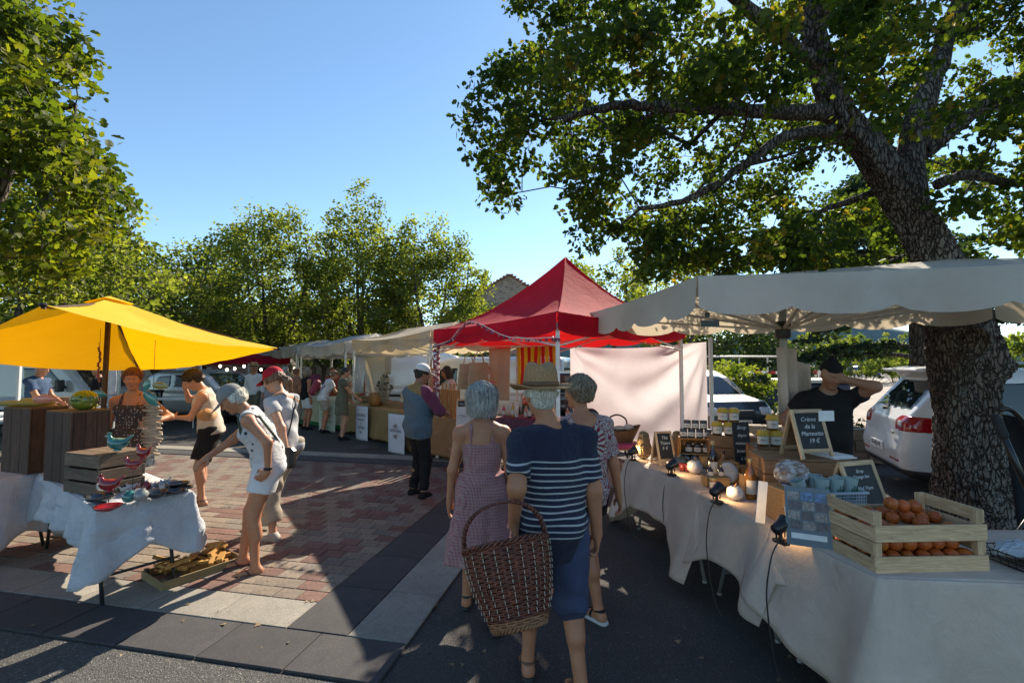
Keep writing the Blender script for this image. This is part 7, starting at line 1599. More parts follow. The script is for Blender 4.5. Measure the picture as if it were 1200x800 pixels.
for i, (px, py, h_, r_, gl, lb) in enumerate([(880, 584, .30, .04, AMB, 'left amber bottle of the front group, white label'), (887, 570, .31, .04, AMB, 'middle amber bottle with gold cap behind the left one'), (894, 576, .28, .036, AMB, 'right amber bottle next to the biscuit bag block')]):
    p_ = TB(px, py); bottle(lb, (p_.x, p_.y, .765), h_, r_, gl, grp=GBT)
p_ = TB(832, 562); bottle('tall dark wine bottle with a grey label by the jar crate', (p_.x + .03, p_.y, .765), .34, .042, DKG); p_ = TB(843, 560); bottle('amber flask with dark cap next to the dark wine bottle', (p_.x + .04, p_.y, .765), .24, .038, AMB, BLACK)
for i, dx in enumerate((0, .09)): bottle(['small green bottle lying low on the block, left', 'small green bottle on the block, right'][i], (1.68 + dx, 4.02, .83), .10, .024, DKG, grp='small green bottles on the low block')
bottle('little amber bottle on the edge of the back honey box', (2.28, 4.40, .765), .22, .03, AMB, BLACK)
def plate(label, loc, r, rz, m): b = MB(); b.lathe([(.01, -.004), (r * .6, -.004), (r, .012), (r, .018), (r * .6, .003), (.01, .003)], 26); o = b.build('plate', m, None, smooth=True, loc=loc); o.rotation_euler = (1.35, 0, rz); tag(o, label, 'plate')
POR = mat('white_porcelain', (.55, .56, .57), (.46, .47, .48), rough=.3, coat=.4); plate('round white plate standing upright behind the amber flask', (1.84, 4.05, .765 + .095), .085, .1, POR)
# porcelain apple, vase, votives
def apple(label, px, py, r):
    p = TB(px, py); t = thing('porcelain_apple', label, 'ornament', (p.x, p.y + r, .765)); b = MB(); b.lathe([(.01, .02 * r), (r * .55, 0), (r * .95, r * .45), (r, r * .85), (r * .85, r * 1.35), (r * .5, r * 1.62), (r * .15, r * 1.55), (.01, r * 1.48)], 26); b.build('fruit', POR, t, smooth=True); b = MB(); b.tube([(0, 0, r * 1.5), (.005, 0, r * 1.75), (.015, 0, r * 1.95)], .005, 6); b.build('stem', BOXW, t)
apple('white porcelain apple with a brown stem beside the third clip lamp', 866, 588, .062); apple('smaller white porcelain apple in front of the jar crate', 818, 556, .072)
VOT = mat('red_glass_votive', (.22, .03, .03), rough=.15, coat=.5); 
for i, (px, py) in enumerate(((799, 551), (806, 552))): p = TB(px, py); b = MB(); b.lathe([(.026, 0), (.03, .07), (.026, .07), (.022, .01), (.01, .01)], 14); tag(b.build('votive', VOT, None, smooth=True, loc=tuple(p)), ['red glass votive nearest the second clip lamp', 'red glass votive right of its twin, before the jar crate'][i], 'votive')
# bag of biscuits
FL2 = mat('biscuit_bag_film', (.50, .44, .42), (.25, .17, .14), scale=26, rough=.15, coat=.7, bump=1, bscale=26, bdist=.02, lo=.45, hi=.55)
def bg_(P): q = P; return ell_(q, (0, 0, .085), (.115, .09, .085)) + .010 * np.sin(55 * q[:, 0] + 9 * np.sin(22 * q[:, 2])) * np.sin(40 * q[:, 2] + 5 * np.sin(30 * q[:, 1]))
o = sdf_obj('biscuit_bag', bg_, (-.2, -.16, -.02), (.2, .16, .25), .007, FL2); o.location = (1.85, 3.16, .765 + .205); o.rotation_euler = (0, .2, .1); tag(o, 'shiny see through bag of biscuits on a wooden block', 'bag')
# white paper tag standing
b = MB(); b.box((0, 0, .13), (.06, .006, .26), ry=.16, rx=-.1); p = TB(893, 612); tag(b.build('paper_tag', PAPER, None, loc=tuple(p)), 'tall narrow white paper tag leaning before the amber bottles', 'tag')
# cream boards & framed poster
p = TB(905, 600); b = MB(); b.box((0, 0, .07), (.17, .012, .14), rx=-.12); tag(b.build('cream_board', CREAM_ := mat('cream_board', (.62, .54, .4), rough=.7), None, loc=(1.80, 2.98, .765), rz=.15), 'small cream board lit warm by the nearest clip lamp', 'board')
t = thing('framed_poster', 'framed blue grey poster of village views leaning by the orange crates', 'poster', (1.665, 2.68, .765), -.45)
PB = mat('poster_blue_grey', (.12, .17, .22), (.09, .13, .17), rough=.35); b = MB(); b.box((0, 0, .16), (.22, .008, .32), rx=-.12); po = b.build('print', PB, t)
PW = [mat('poster_tile_%s' % n, c, tuple(x * .4 for x in c), scale=60, rough=.4) for n, c in (('sky', (.16, .28, .5)), ('stone', (.36, .31, .3)), ('shade', (.16, .13, .16)))]
for i in range(4):
    for j in range(3):
        b = MB(); z = .27 - i * .052; b.box((-.065 + j * .065 + (.004 if i % 2 else -.004), -.0065 + (z - .16) * .12, z), (.058, .002, .045), rx=-.12); b.build('picture', PW[0] if i == 0 and j else PW[1 + (i + j) % 2], t)
b = MB(); z = .055; b.box((0, -.0065 + (z - .16) * .12, z), (.17, .002, .03), rx=-.12); b.build('caption_strip', PAPER, t)
for i, (dx, dy) in enumerate(((-.10, .10), (.11, .045))): b = MB(); b.box((0, 0, .12), (.035, .16, .24)); b.box((0, 0, .245), (.04, .165, .01)); tag(b.build('cream_crate_end', PINEY, None, loc=(1.73 + dx * .5, 2.68 + dy + .02, .765), rz=.1, bevel=.002), ['pale wooden crate end left behind the poster', 'pale wooden crate end right behind the poster'][i], 'crate')
stackbox('low wooden block under the white basket of tumblers', (1.99, 3.03, .765), .08, .36, .22, .062, 1)
# frosted tumblers in a white basket
t = thing('white_basket', 'white plastic mesh basket holding frosted tumblers behind the poster', 'basket', (1.99, 3.03, .835), .08); b = MB(); PL = mat('white_plastic', (.55, .58, .62), rough=.4)
for z in np.linspace(.01, .15, 8): [b.bar(*s, .004, .004) for s in (((-.19, -.11, z), (.19, -.11, z)), ((-.19, .11, z), (.19, .11, z)), ((-.19, -.11, z), (-.19, .11, z)), ((.19, -.11, z), (.19, .11, z)))]
for i in range(24): x = -.19 + i * .0165; [b.bar((x, sy * .11, .0), (x, sy * .11, .15), .004, .003) for sy in (-1, 1)]
for i in range(13): y = -.11 + i * .0183; [b.bar((sx * .19, y, .0), (sx * .19, y, .15), .004, .003) for sx in (-1, 1)]
b.box((0, 0, .004), (.38, .22, .006)); b.build('mesh', PL, t); b = MB(); [b.bar(*s, .014, .012) for s in (((-.2, -.115, .155), (.2, -.115, .155)), ((-.2, .115, .155), (.2, .115, .155)), ((-.195, -.12, .156), (-.195, .12, .156)), ((.195, -.12, .156), (.195, .12, .156)))]; b.build('rim', PL, t)
FRO = mat('frosted_glass', (.55, .66, .64), (.40, .52, .50), rough=.35, trans=.3, scale=10); GLF = mat('leaf_print_green', (.12, .25, .18), rough=.5); tm = None
for i, (x, y, tl, al) in enumerate([(-.14, -.04, -.35, .0), (-.04, -.04, .0, .1), (.05, -.03, .05, .2), (.14, -.02, .1, 0), (-.02, .05, .0, 0), (.09, .05, .35, .1)]):
    t = thing('tumbler', ['leaning frosted tumbler at the left end of the white basket', 'frosted tumbler with leaf print, second from the left', 'frosted tumbler with leaf print in the middle of the basket', 'frosted tumbler at the right end of the white basket', 'frosted tumbler standing at the back of the basket', 'frosted tumbler tilted to the right at the back'][i], 'glass', (1.99 + x, 3.03 + y, .835 + .07), 0, 'frosted tumblers')
    t.rotation_euler = (0, tl, 0); b = MB(); b.lathe([(.032, 0), (.042, .16), (.039, .16), (.030, .008), (.01, .008)], 20); b.build('cup', FRO, t, smooth=True, angle=50)
    b = MB()
    for k in range(4): a = -1.57 + (k - 1.5) * .3; b.bar((.037 * math.cos(a), .037 * math.sin(a), .03), (.0425 * math.cos(a + .15), .0425 * math.sin(a + .15), .10 + .02 * (k % 2)), .012, .001)
    b.build('leaf_print', GLF, t)
b = MB(); b.lathe([(.045, 0), (.055, .13), (.045, .17), (.03, .175), (.01, .175)], 20); tag(b.build('glass_jug', glass_mat('clear_jug', (.6, .65, .65), .05, .6), None, smooth=True, loc=(2.12, 3.29, .765)), 'clear glass jug behind the frosted tumblers', 'jug')
b = MB(); b.lathe([(.03, 0), (.04, .12), (.035, .12), (.028, .01), (.01, .01)], 18); tag(b.build('paper_cup', PAPER, None, smooth=True, loc=(1.76, 3.0, .765), rz=0), 'white paper cup left of the frosted tumblers', 'cup')
# --- clip lamps (lit, warm)
WARM = bpy.data.materials.new('warm_bulb'); WARM.use_nodes = True; e_ = WARM.node_tree.nodes['Principled BSDF']; e_.inputs['Emission Color'].default_value = (1, .62, .28, 1); e_.inputs['Emission Strength'].default_value = 14
def clip_lamp(label, px, py, rz, cordpts):
    p = TB(px, py, .765); t = thing('clip_lamp', label, 'lamp', (p.x, p.y, .765), rz); b = MB(); b.lathe([(.045, 0), (.045, .008), (.012, .014), (.010, .05), (.01, .05)], 16); b.box((0, -.02, .0), (.04, .05, .02)); b.build('clip', BLACK, t, smooth=True, angle=40)
    b = MB(); b.tube([(-.03, 0, .02), (-.035, 0, .075)], .005, 6); b.tube([(.03, 0, .02), (.035, 0, .075)], .005, 6); b.build('yoke', BLACK, t); M = Matrix.Translation((0, 0, .085)) @ Matrix.Rotation(math.radians(68), 4, 'Y') @ Matrix.Rotation(0, 4, 'Z')
    b = MB(); b.lathe([(.012, -.055), (.03, -.045), (.036, 0), (.052, .045), (.048, .045), (.032, 0), (.026, -.035), (.01, -.04)], 20, M=M); b.build('lamp_shade', BLACK, t, smooth=True, angle=60); b = MB(); b.ell(M @ Vector((0, 0, .018)), (.022, .022, .022), 12); b.build('bulb', WARM, t, smooth=True)
    ld = bpy.data.lights.new('lamp_light', 'POINT'); ld.energy = 1.1; ld.color = (1, .65, .32); ld.shadow_soft_size = .02; lo_ = bpy.data.objects.new('lamp_light', ld); COL.objects.link(lo_); lo_.parent = t; lo_.location = M @ Vector((0, 0, .062))
    cp = [Vector(c) for c in cordpts]; P, _ = spline(cp, [.004] * len(cp), 8); b = MB(); b.tube(P, .0042, 6); o = b.build('cord', BLACK, t, smooth=True); o.matrix_parent_inverse = (Matrix.Translation(t.location) @ Matrix.Rotation(rz, 4, 'Z')).inverted()
def cordline(px, py, n, bend):
    p = TB(px, py, .765); q = p + Vector((-.05, -.05, 0)); return [p + Vector((0, -.03, .01)), p + Vector((-.035, -.03, .0)), p + Vector((-.09, -.03 - bend * .3, -.10)), p + Vector((-.12, .0 - bend, -.34)), p + Vector((-.10 + bend * .2, -.05 - bend * 1.6, -.70)), p + Vector((.1, -.2 - bend * 2, -.755))]
clip_lamp('black clip lamp at the far end of the honey stall beside the basket', 741, 538, .3, cordline(741, 538, 4, .15)); clip_lamp('second clip lamp from the far end, in front of the jar crate', 787, 556, .25, cordline(787, 556, 4, .12)); clip_lamp('third clip lamp from the far end, next to the porcelain apple', 840, 588, .35, cordline(840, 588, 4, .10)); clip_lamp('nearest clip lamp shining on the cream board', 915, 634, .3, cordline(915, 634, 4, .06))
# --- far end: basket, sacks, small chalkboard, teapot
WICK = mat('tan_wicker', (.30, .15, .06), (.17, .08, .03), scale=60, rough=.6, bump=.8, bscale=120, bdist=.005)
t = thing('boat_basket', 'tan boat shaped wicker basket with a dark arched handle', 'basket', (1.36, 6.12, .77), .1); b = MB()
b.grid(lambda u, v: ((.17 + .10 * v) * math.copysign(abs(math.cos(u * 6.283)) ** .8, math.cos(u * 6.283)) * 1.15, (.10 + .05 * v) * math.sin(u * 6.283), v * (.17 + .06 * abs(math.cos(u * 6.283)) ** 2) + .003 * math.sin(v * 60)), 40, 14, closed=True); b.grid(lambda u, v: (.19 * v * math.cos(u * 6.283), .1 * v * math.sin(u * 6.283), .003), 24, 2, closed=True); b.build('body', WICK, t, smooth=True)
b = MB(); P, _ = spline([(0.0, -.13, .17), (0, -.12, .30), (0, 0, .36), (0, .12, .30), (0, .13, .17)], [.01] * 5, 6); b.tube([Vector((q.y * 1.0, q.x, q.z)) for q in P], .011, 8); b.build('handle', mat('dark_red_wicker', (.12, .04, .03), rough=.5), t, smooth=True)
b = MB(); b.ell((.15, -.02, .2), (.07, .05, .04), 12); b.ell((.03, 0, .19), (.08, .06, .03), 12); b.build('cloth_lining', LINEN, t, smooth=True)
b = MB(); b.box((0, 0, .02), (.34, .22, .05)); tag(b.build('folded_cloth', mat('pink_cloth', (.5, .06, .14), rough=.9), None, loc=(1.42, 5.92, .745), bevel=.015), 'folded pink cloth under the front of the boat basket', 'cloth')
b = MB(); b.box((0, 0, .2), (.28, .3, .5)); tag(b.build('black_bag', mat('black_bag_fabric', (.02, .02, .022), rough=.8), None, loc=(.98, 6.2, .55 - .53 + .0), bevel=.04), 'black bag standing between the woman in red print and the basket', 'bag'); bpy.data.objects['black_bag'].location.z = .745
SACK = cloth_mat('jute_sack', (.40, .30, .17), (.28, .2, .11), 5, wr=.6)
for i, (x, y, s, lb) in enumerate(((1.43, 5.15, .95, 'open jute sack left of the small chalkboard'), (1.62, 5.16, .9, 'dark jute sack behind the small chalkboard'), (1.82, 5.22, .92, 'olive jute sack right of the small chalkboard'))):
    o = sdf_obj('jute_sack', lambda P: smax(smin(ell_(P, (0, 0, .10), (.085, .075, .12)), cap_(P, (0, 0, .14), (.005, 0, .25), .05, .058), .05) + .006 * np.sin(30 * np.arctan2(P[:, 1], P[:, 0]) * .5 + 9 * P[:, 2]) + .003 * np.sin(80 * P[:, 2]), -P[:, 2], .01), (-.14, -.13, -.01), (.14, .13, .34), .009, SACK)
    o.location = (x, y, .765); o.scale = (s, s, s); tag(o, lb, 'sack')
chalkboard('small chalkboard leaning between the jute sacks at the far end', (1.55, 4.86, .765), .25, .19, .34, ['Thé', 'Tisane', '5 €'], .26, .045, lw=.02)
t = thing('teapot', 'dark green glazed teapot in front of the small chalkboard', 'teapot', (1.66, 4.66, .765), .2); TG = mat('dark_green_glaze', (.03, .05, .045), rough=.15, coat=.8); b = MB(); b.lathe([(.04, 0), (.075, .03), (.08, .06), (.06, .10), (.03, .115), (.01, .118)], 22); b.build('body', TG, t, smooth=True); b = MB(); b.tube([(.07, 0, .05), (.11, 0, .07), (.13, 0, .10)], [.014, .01, .008], 8); b.build('spout', TG, t, smooth=True)
b = MB(); b.tube([(-.07, 0, .08), (-.115, 0, .075), (-.105, 0, .035), (-.072, 0, .03)], .007, 7); b.build('handle', TG, t, smooth=True); b = MB(); b.ell((0, 0, .125), (.014, .014, .014), 8); b.build('knob', TG, t, smooth=True)
# more goods crowded between the boxes
rg_ = random.Random(77)
for i, (px, py, w_, d_, h_, m_) in enumerate(((852, 566, .13, .12, .16, 'honey_pine'), (868, 556, .16, .12, .11, 'brown_crate_wood'), (842, 548, .14, .12, .2, 'brown_crate_wood'), (905, 588, .12, .1, .12, 'honey_pine'), (826, 548, .12, .1, .09, 'honey_pine'))):
    p = TB(px, py); stackbox(['tall pale wooden block by the amber flask', 'dark wooden block behind the pale one', 'dark upright wooden block left of the tall slate', 'small pale block beside the paper tag', 'low pale block behind the white porcelain apple by the jars'][i], (p.x + .04, p.y + d_ / 2, .765), rg_.uniform(-.2, .2), w_, d_, h_, 1, MATS[m_])
GJ = jar_proto(.033, .085, AMB, CORK, False); gp = [TB(874, 560), TB(881, 557), TB(861, 552), TB(850, 545), TB(842, 541), TB(906, 578), TB(836, 572)]
place(GJ, [(p.x + .05, p.y + .1, .765) for p in gp[:6]] + [tuple(gp[6])], ['amber jar behind the left amber bottle', 'amber jar right behind the amber bottles', 'amber jar among the wooden blocks', 'amber jar before the tall slate', 'leftmost amber jar in the back', 'amber jar by the biscuit bag block', 'amber jar beside the third clip lamp'], 0, 'small amber jars'); discard(GJ)
# buckets under the table
for i, (px, py, r, h) in enumerate(((866, 668, .17, .24), (985, 792, .20, .30))):
    p = gnd(px, py); b = MB(); b.lathe([(r * .78, 0), (r * .8, .005), (r, h), (r * 1.04, h), (r * 1.04, h - .02), (r * .96, h - .02), (r * .75, .02), (.01, .02)], 30); tag(b.build('bucket', mat('mustard_plastic', (.30, .23, .06), (.24, .18, .04), rough=.45), None, smooth=True, loc=(p.x + .25, p.y + .15, 0), angle=40) if False else b.build('bucket', MATS.get('mustard_plastic') or mat('mustard_plastic', (.30, .23, .06), (.24, .18, .04), rough=.45), None, smooth=True, loc=(p.x + .2, p.y + .1, 0)), ['mustard tub under the middle of the honey stall', 'bigger mustard tub under the nearest corner of the table'][i], 'bucket')
b = MB(); b.box((0, 0, .1), (.3, .22, .2)); tag(b.build('red_box', mat('dark_red_plastic', (.2, .02, .02), rough=.5), None, loc=(1.75, 4.85, 0), bevel=.01), 'dark red box on the ground under the far length of the table', 'box')
# folded pushchair beside the oak
t = thing('pushchair', 'folded black pushchair leaning beside the oak at the right edge', 'pushchair', (0, 0, 0)); a = at(1166, 488, 3.9); c_ = at(1216, 600, 3.75); a2 = at(1232, 500, 4.3); g1 = gnd(1196, 640)
b = MB(); b.tube([a, c_], .024, 12); b.tube([c_, (c_.x + .1, c_.y, .12)], .02, 10); b.build('frame_tube', BLACK, t, smooth=True); b = MB(); d_ = (c_ - a).normalized(); b.tube([a - d_ * .02, a + d_ * .02, a + d_ * .16, a + d_ * .18], [.02, .036, .036, .026], 14); b.build('foam_grip', mat('foam_grip', (.03, .03, .03), rough=.9), t, smooth=True)
b = MB(); b.tube([at(1215, 590, 3.8), at(1172, 652, 3.7)], .012, 8); b.tube([at(1172, 652, 3.7), at(1166, 660, 3.7)], .02, 8); b.build('rear_strut', BLACK, t, smooth=True)
P, _ = spline([at(1170, 480, 4.2), at(1188, 482, 4.2), at(1215, 520, 4.2), at(1240, 600, 4.2)], [.02] * 4, 6); b = MB(); b.tube(P, .022, 8); b.build('hood_bar', BLACK, t, smooth=True)
HB = cloth_mat('black_pushchair_fabric', (.02, .02, .022), (.012, .012, .014)); b = MB(); b.grid(lambda u, v: at(1176 + 50 * u + 20 * v, 486 + 30 * u * u + 150 * v, 4.25 + .1 * math.sin(v * 5)), 8, 14); b.build('seat_fabric', HB, t, smooth=True, solid=.02)
for sg in (0, 1): b = MB(); M = Matrix.Translation((c_.x + .12 + .1 * sg, c_.y + .05 + .5 * sg, .12)) @ Matrix.Rotation(math.pi / 2, 4, 'Y'); b.lathe([(.09, -.02), (.12, -.015), (.12, .015), (.09, .02)], 20, M=M); b.build('wheel', TYRE, t, smooth=True)
# --- the big wicker basket in the man's hand
t = thing('wicker_basket', 'big dark red wicker basket with pale stitches carried by the man in the jersey', 'basket', tuple(at(610, 736, 2.20))); t.rotation_euler = (-.42, -.17, .1)
bz = t.location.z; top = .36; WD = mat('dark_red_willow', (.27, .075, .035), (.11, .032, .018), scale=40, rough=.45, bump=.6, bscale=90, bdist=.004); WT = mat('tan_willow', (.34, .16, .07), (.2, .09, .04), scale=40, rough=.5)
R0, R1 = .118, .205; nst = 22; b = MB()
for k in range(34):
    z = .02 + (top - .03) * k / 33; r = R0 + (R1 - R0) * math.sin(z / top * 1.57) ** .9
    for w in (0, 1): P = [((r + .0045 * math.sin(nst / 2 * a + (k % 2) * math.pi + w * math.pi)) * math.cos(a), (r + .0045 * math.sin(nst / 2 * a + (k % 2) * math.pi + w * math.pi)) * math.sin(a) * .92, z + .003 * w) for a in np.linspace(0, 6.2832, 73)]; b.tube(P, .0054, 5, caps=False, mi=int(k < 3))
b.build('weave', [WD, WT], t, smooth=True); b = MB()
for k in range(nst): a = 6.2832 * k / nst; b.tube([(R0 * math.cos(a), R0 * math.sin(a) * .92, .01), (R1 * .92 * math.cos(a), R1 * .92 * math.sin(a) * .92, top * .5), (R1 * math.cos(a), R1 * math.sin(a) * .92, top)], .0045, 5)
b.build('stakes', WD, t, smooth=True)
b = MB(); ST2 = mat('pale_stitch', (.55, .45, .33), rough=.6)
for k in range(nst):
    a = 6.2832 * (k + .5) / nst
    for j in range(11): z = .06 + (top - .10) * j / 10; r = R0 + (R1 - R0) * math.sin(z / top * 1.57) ** .9 + .0125; b.bar((r * math.cos(a), r * math.sin(a) * .92, z), (r * math.cos(a), r * math.sin(a) * .92, z + .017), .005, .003)
tag(b.build('stitch_rows', ST2, t), kind='stuff')
for nm, z, r, m in (('rim', top, R1, WD), ('foot_braid', .012, R0, WT)):
    b = MB()
    for s in range(3): P = [((r + .009 * math.cos(14 * a + s * 2.09)) * math.cos(a), (r + .009 * math.cos(14 * a + s * 2.09)) * math.sin(a) * .92, z + .010 * math.sin(14 * a + s * 2.09)) for a in np.linspace(0, 6.2832, 121)]; b.tube(P, .0065, 5, caps=False)
    b.build(nm, m, t, smooth=True)
b = MB(); b.lathe([(.01, .008), (R0 * .98, .008), (R0 * .98, .014), (.01, .014)], 24, sy=.92); b.build('base', WT, t)
b = MB()
for s in range(3): P = []; [P.append((R1 * .98 * math.cos(a) + .009 * math.cos(20 * a + s * 2.09), .008 * math.sin(20 * a + s * 2.09), top + .20 * math.sin(a) ** .75 if 0 < a < math.pi else top)) for a in np.linspace(0, math.pi, 50)]; b.tube(P, .0062, 6)
ho = b.build('handle', WD, t, smooth=True); ho.matrix_local = Matrix.Translation((0, 0, top)) @ Matrix.Rotation(.36, 4, 'X') @ Matrix.Translation((0, 0, -top))
# ================================================================ pottery table
def PT_(px, py, z=.757): return gnd(px, py, z)
crate('slatted_crate', 'weathered slatted crate carrying the turquoise bird, on the white cloth', (-3.36, 3.92, .757), -.36, .44, .34, .30, 3, OLDW, wood_mat('weathered_post', (.13, .09, .06), (.06, .04, .03), 2), th=.014, top=True)
def plinth(label, loc, rz, w, d, h):
    t = thing('plank_plinth', label, 'plinth', loc, rz)
    for sx, sy, L, r in ((0, -1, w, 0), (0, 1, w, 0), (-1, 0, d - .034, math.pi / 2), (1, 0, d - .034, math.pi / 2)):
        n = 3
        for k in range(n): u = (-L / 2 + L * (k + .5) / n); b = MB(); b.box(((sx * (w / 2 - .008)) + (u if sx == 0 else 0), (sy * (d / 2 - .008)) + (u if sy == 0 else 0), h / 2), (L / n * .96, .016, h), r); b.build('plank', DARKW, t, bevel=.002)
    for k in range(2): b = MB(); b.box((0, -d / 4 + d / 2 * k, h + .008), (w, d / 2 * .97, .016)); b.build('top_plank', wood_mat('plinth_top_wood', (.20, .12, .05), (.1, .06, .03), 0), t, bevel=.002)
plinth('tall dark plank plinth with the round green pot', (-3.93, 4.28, .757), -.34, .36, .3, .60); plinth('second dark plank plinth, further left, with the ceramic fish', (-4.66, 4.62, .757), -.3, .40, .3, .60)
def glz(n, c, c2=None): return mat('glaze_' + n, c, c2, scale=14, rough=.15, coat=.8, bump=.2, bscale=30)
G_RED = glz('red', (.32, .015, .02), (.16, .008, .01)); G_TEAL = glz('teal', (.05, .26, .23), (.02, .10, .10)); G_GRN = glz('green', (.19, .24, .02), (.10, .13, .01)); G_WHT = glz('white', (.62, .6, .56), (.5, .47, .42)); G_BLK = glz('black', (.02, .02, .022)); G_GRY = glz('grey', (.30, .31, .29), (.2, .21, .2)); G_PINK = glz('pink', (.6, .25, .18), (.5, .2, .12)); G_MAIZE = mat('maize_ochre', (.45, .30, .05), (.24, .22, .05), scale=8, rough=.6, stretch=(1, 1, 1))
# green round pot with holes
o = sdf_obj('green_pot', lambda P: smax(smax(ell_(P, (0, 0, .085), (.098, .098, .088)), -ell_(P, (-.0, -.09, .085), (.05, .03, .010)), .004), -np.minimum(ell_(P, (-.035, -.085, .115), (.010, .03, .010)), ell_(P, (.035, -.085, .115), (.010, .03, .010))), .004) + .003 * np.sin(12 * np.arctan2(P[:, 1], P[:, 0])), (-.13, -.13, -.01), (.13, .13, .2), .006, G_GRN); o.location = (-3.86, 4.25, .757 + .617); tag(o, 'round green ceramic pot like a melon on the tall dark plinth', 'pot')
# maize / fish
for i, (dx, dy, r) in enumerate(((-.08, -.04, .2), (.02, .03, -.1), (.10, -.02, .35))):
    b = MB(); b.lathe([(.008, -.13), (.024, -.10), (.03, 0), (.02, .1), (.01, .15)], 12, M=Matrix.Translation((0, 0, .032 + .02 * (i == 1))) @ Matrix.Rotation(math.pi / 2, 4, 'Y')); tag(b.build('ceramic_cob', G_MAIZE, None, smooth=True, loc=(-4.72 + dx, 4.58 + dy, .757 + .617), rz=r), ['left green and ochre ceramic cob on the further plinth', 'middle ceramic cob, resting slightly higher', 'right ceramic cob beside the pink fish'][i], 'ornament')
def fish(name, label, loc, L, m, rz=0, rx=0, ry=0, hang=False, cat='ornament', parent=None):
    f = lambda P: smin(smin(ell_(P, (0, 0, 0), (L * .36, L * .07, L * .19)), smax(np.abs(P[:, 1]) - L * .02, poly2(P[:, 0], P[:, 2], [(L * .26, 0), (L * .5, L * .2), (L * .42, 0), (L * .5, -L * .2)]), .01), L * .06), smax(np.abs(P[:, 1]) - L * .015, poly2(P[:, 0], P[:, 2], [(-L * .12, L * .12), (L * .1, L * .29), (L * .16, L * .1)]), .008), L * .05)
    o = sdf_obj(name, f, (-L * .55, -L * .2, -L * .35), (L * .6, L * .2, L * .4), L / 34, m); o.location = loc; o.rotation_euler = (rx, ry, rz); return tag(o, label, cat)
fish('ceramic_fish', 'coral pink ceramic fish standing on the further plinth', (-4.48, 4.5, .757 + .617 + .075), .22, G_PINK, .5)
# turquoise bird
def bird(label, loc, s, m, rz, name='ceramic_bird', comb=None):
    t = thing(name, label, 'ornament', loc, rz); f = lambda P: smin(smin(smin(ell_(P, (0, 0, .09), (.11, .07, .075)), cap_(P, (-.07, 0, .12), (-.10, 0, .19), .035, .028), .04), cap_(P, (.08, 0, .12), (.16, 0, .19), .03, .012), .04), cap_(P, (-.12, 0, .195), (-.155, 0, .185), .012, .004), .01)
    o = sdf_obj('body', f, (-.2, -.1, -.0), (.22, .1, .25), .006, m, t); t.scale = (s, s, s); b = MB(); b.lathe([(.05, 0), (.04, .02), (.02, .03)], 14); b.build('foot', m, t, smooth=True)
    b = MB()
    for k in range(3): b.ell((-.115 + .018 * k, 0, .222 + .006 * (k == 1)), (.010, .006, .016), 8)
    b.build('comb', comb or m, t, smooth=True); return t
bird('turquoise glazed hen on the slatted crate', (-3.20, 3.84, .757 + .327), .62, G_TEAL, .3)
def rodbird(label, px, py, h, m, rz=0, s=1.0):
    p = PT_(px, py); t = bird(label, (p.x, p.y, .757 + h), s, m, rz, 'rod_hen'); b = MB(); b.tube([(0, 0, -h / s), (0, 0, .03)], .005, 6); b.lathe([(.05, -h / s), (.05, -h / s + .01), (.01, -h / s + .012)], 14); b.build('rod', DARKM, t)
rodbird('dark red glazed hen on a rod in front of the slatted crate', 127, 592, .10, G_RED, .3, .55); rodbird('bright red glazed hen on a rod nearest the seller, higher than the rest', 166, 577, .27, G_RED, -.2, .5); rodbird('second bright red hen on a rod behind the white bowls', 155, 580, .20, G_RED, .5, .45)
def bowl(label, px, py, r, h, m, inner=None, cat='bowl', name='bowl', sx=1, prof=None):
    p = PT_(px, py); b = MB(); b.lathe(prof or [(r * .45, 0), (r * .5, .004), (r * .85, h * .5), (r, h), (r * .94, h), (r * .78, h * .5), (r * .4, .010), (.01, .010)], 26, sx=sx); return tag(b.build(name, m, None, smooth=True, loc=(p.x, p.y, .757)), label, cat)
bowl('shallow red glazed dish at the front edge of the cloth', 126, 598, .085, .035, G_RED); bowl('black bowl behind the red dish with white figurines', 118, 588, .10, .055, G_BLK); bowl('black bowl with silver rim in the middle right of the table', 183, 583, .075, .05, G_BLK); bowl('small silver grey bowl behind the black bowls', 196, 571, .07, .05, G_GRY)
for i, (px, py, dz) in enumerate(((204, 578, 0), (212, 574, 0), (208, 574, .035))):
    p = PT_(px, py); b = MB(); b.lathe([(.04, 0), (.066, .012), (.07, .03), (.064, .03), (.058, .015), (.01, .012)], 26, sx=1.25, sy=.8); tag(b.build('black_dish', G_BLK, None, smooth=True, loc=(p.x, p.y, .757 + dz), rz=.4), ['left oval black dish by the reaching hand', 'right oval black dish at the table corner', 'oval black dish stacked on top, under the fingers'][i], 'dish', 'oval black dishes')
def vase(label, px, py, r, m):
    p = PT_(px, py); b = MB(); b.lathe([(r * .4, 0), (r * .85, r * .35), (r, r * .9), (r * .8, r * 1.4), (r * .45, r * 1.65), (r * .5, r * 1.8), (r * .38, r * 1.8), (r * .3, r * 1.4), (.01, r * .5)], 24); tag(b.build('vase', m, None, smooth=True, loc=(p.x, p.y, .757)), label, 'vase')
vase('round grey green vase in the middle front of the pottery', 165, 587, .052, G_GRY); vase('teal glazed round vase left of the grey one', 151, 588, .046, G_TEAL); vase('small dull red vase behind the grey vase', 171, 574, .038, G_RED)
rg_ = random.Random(8)
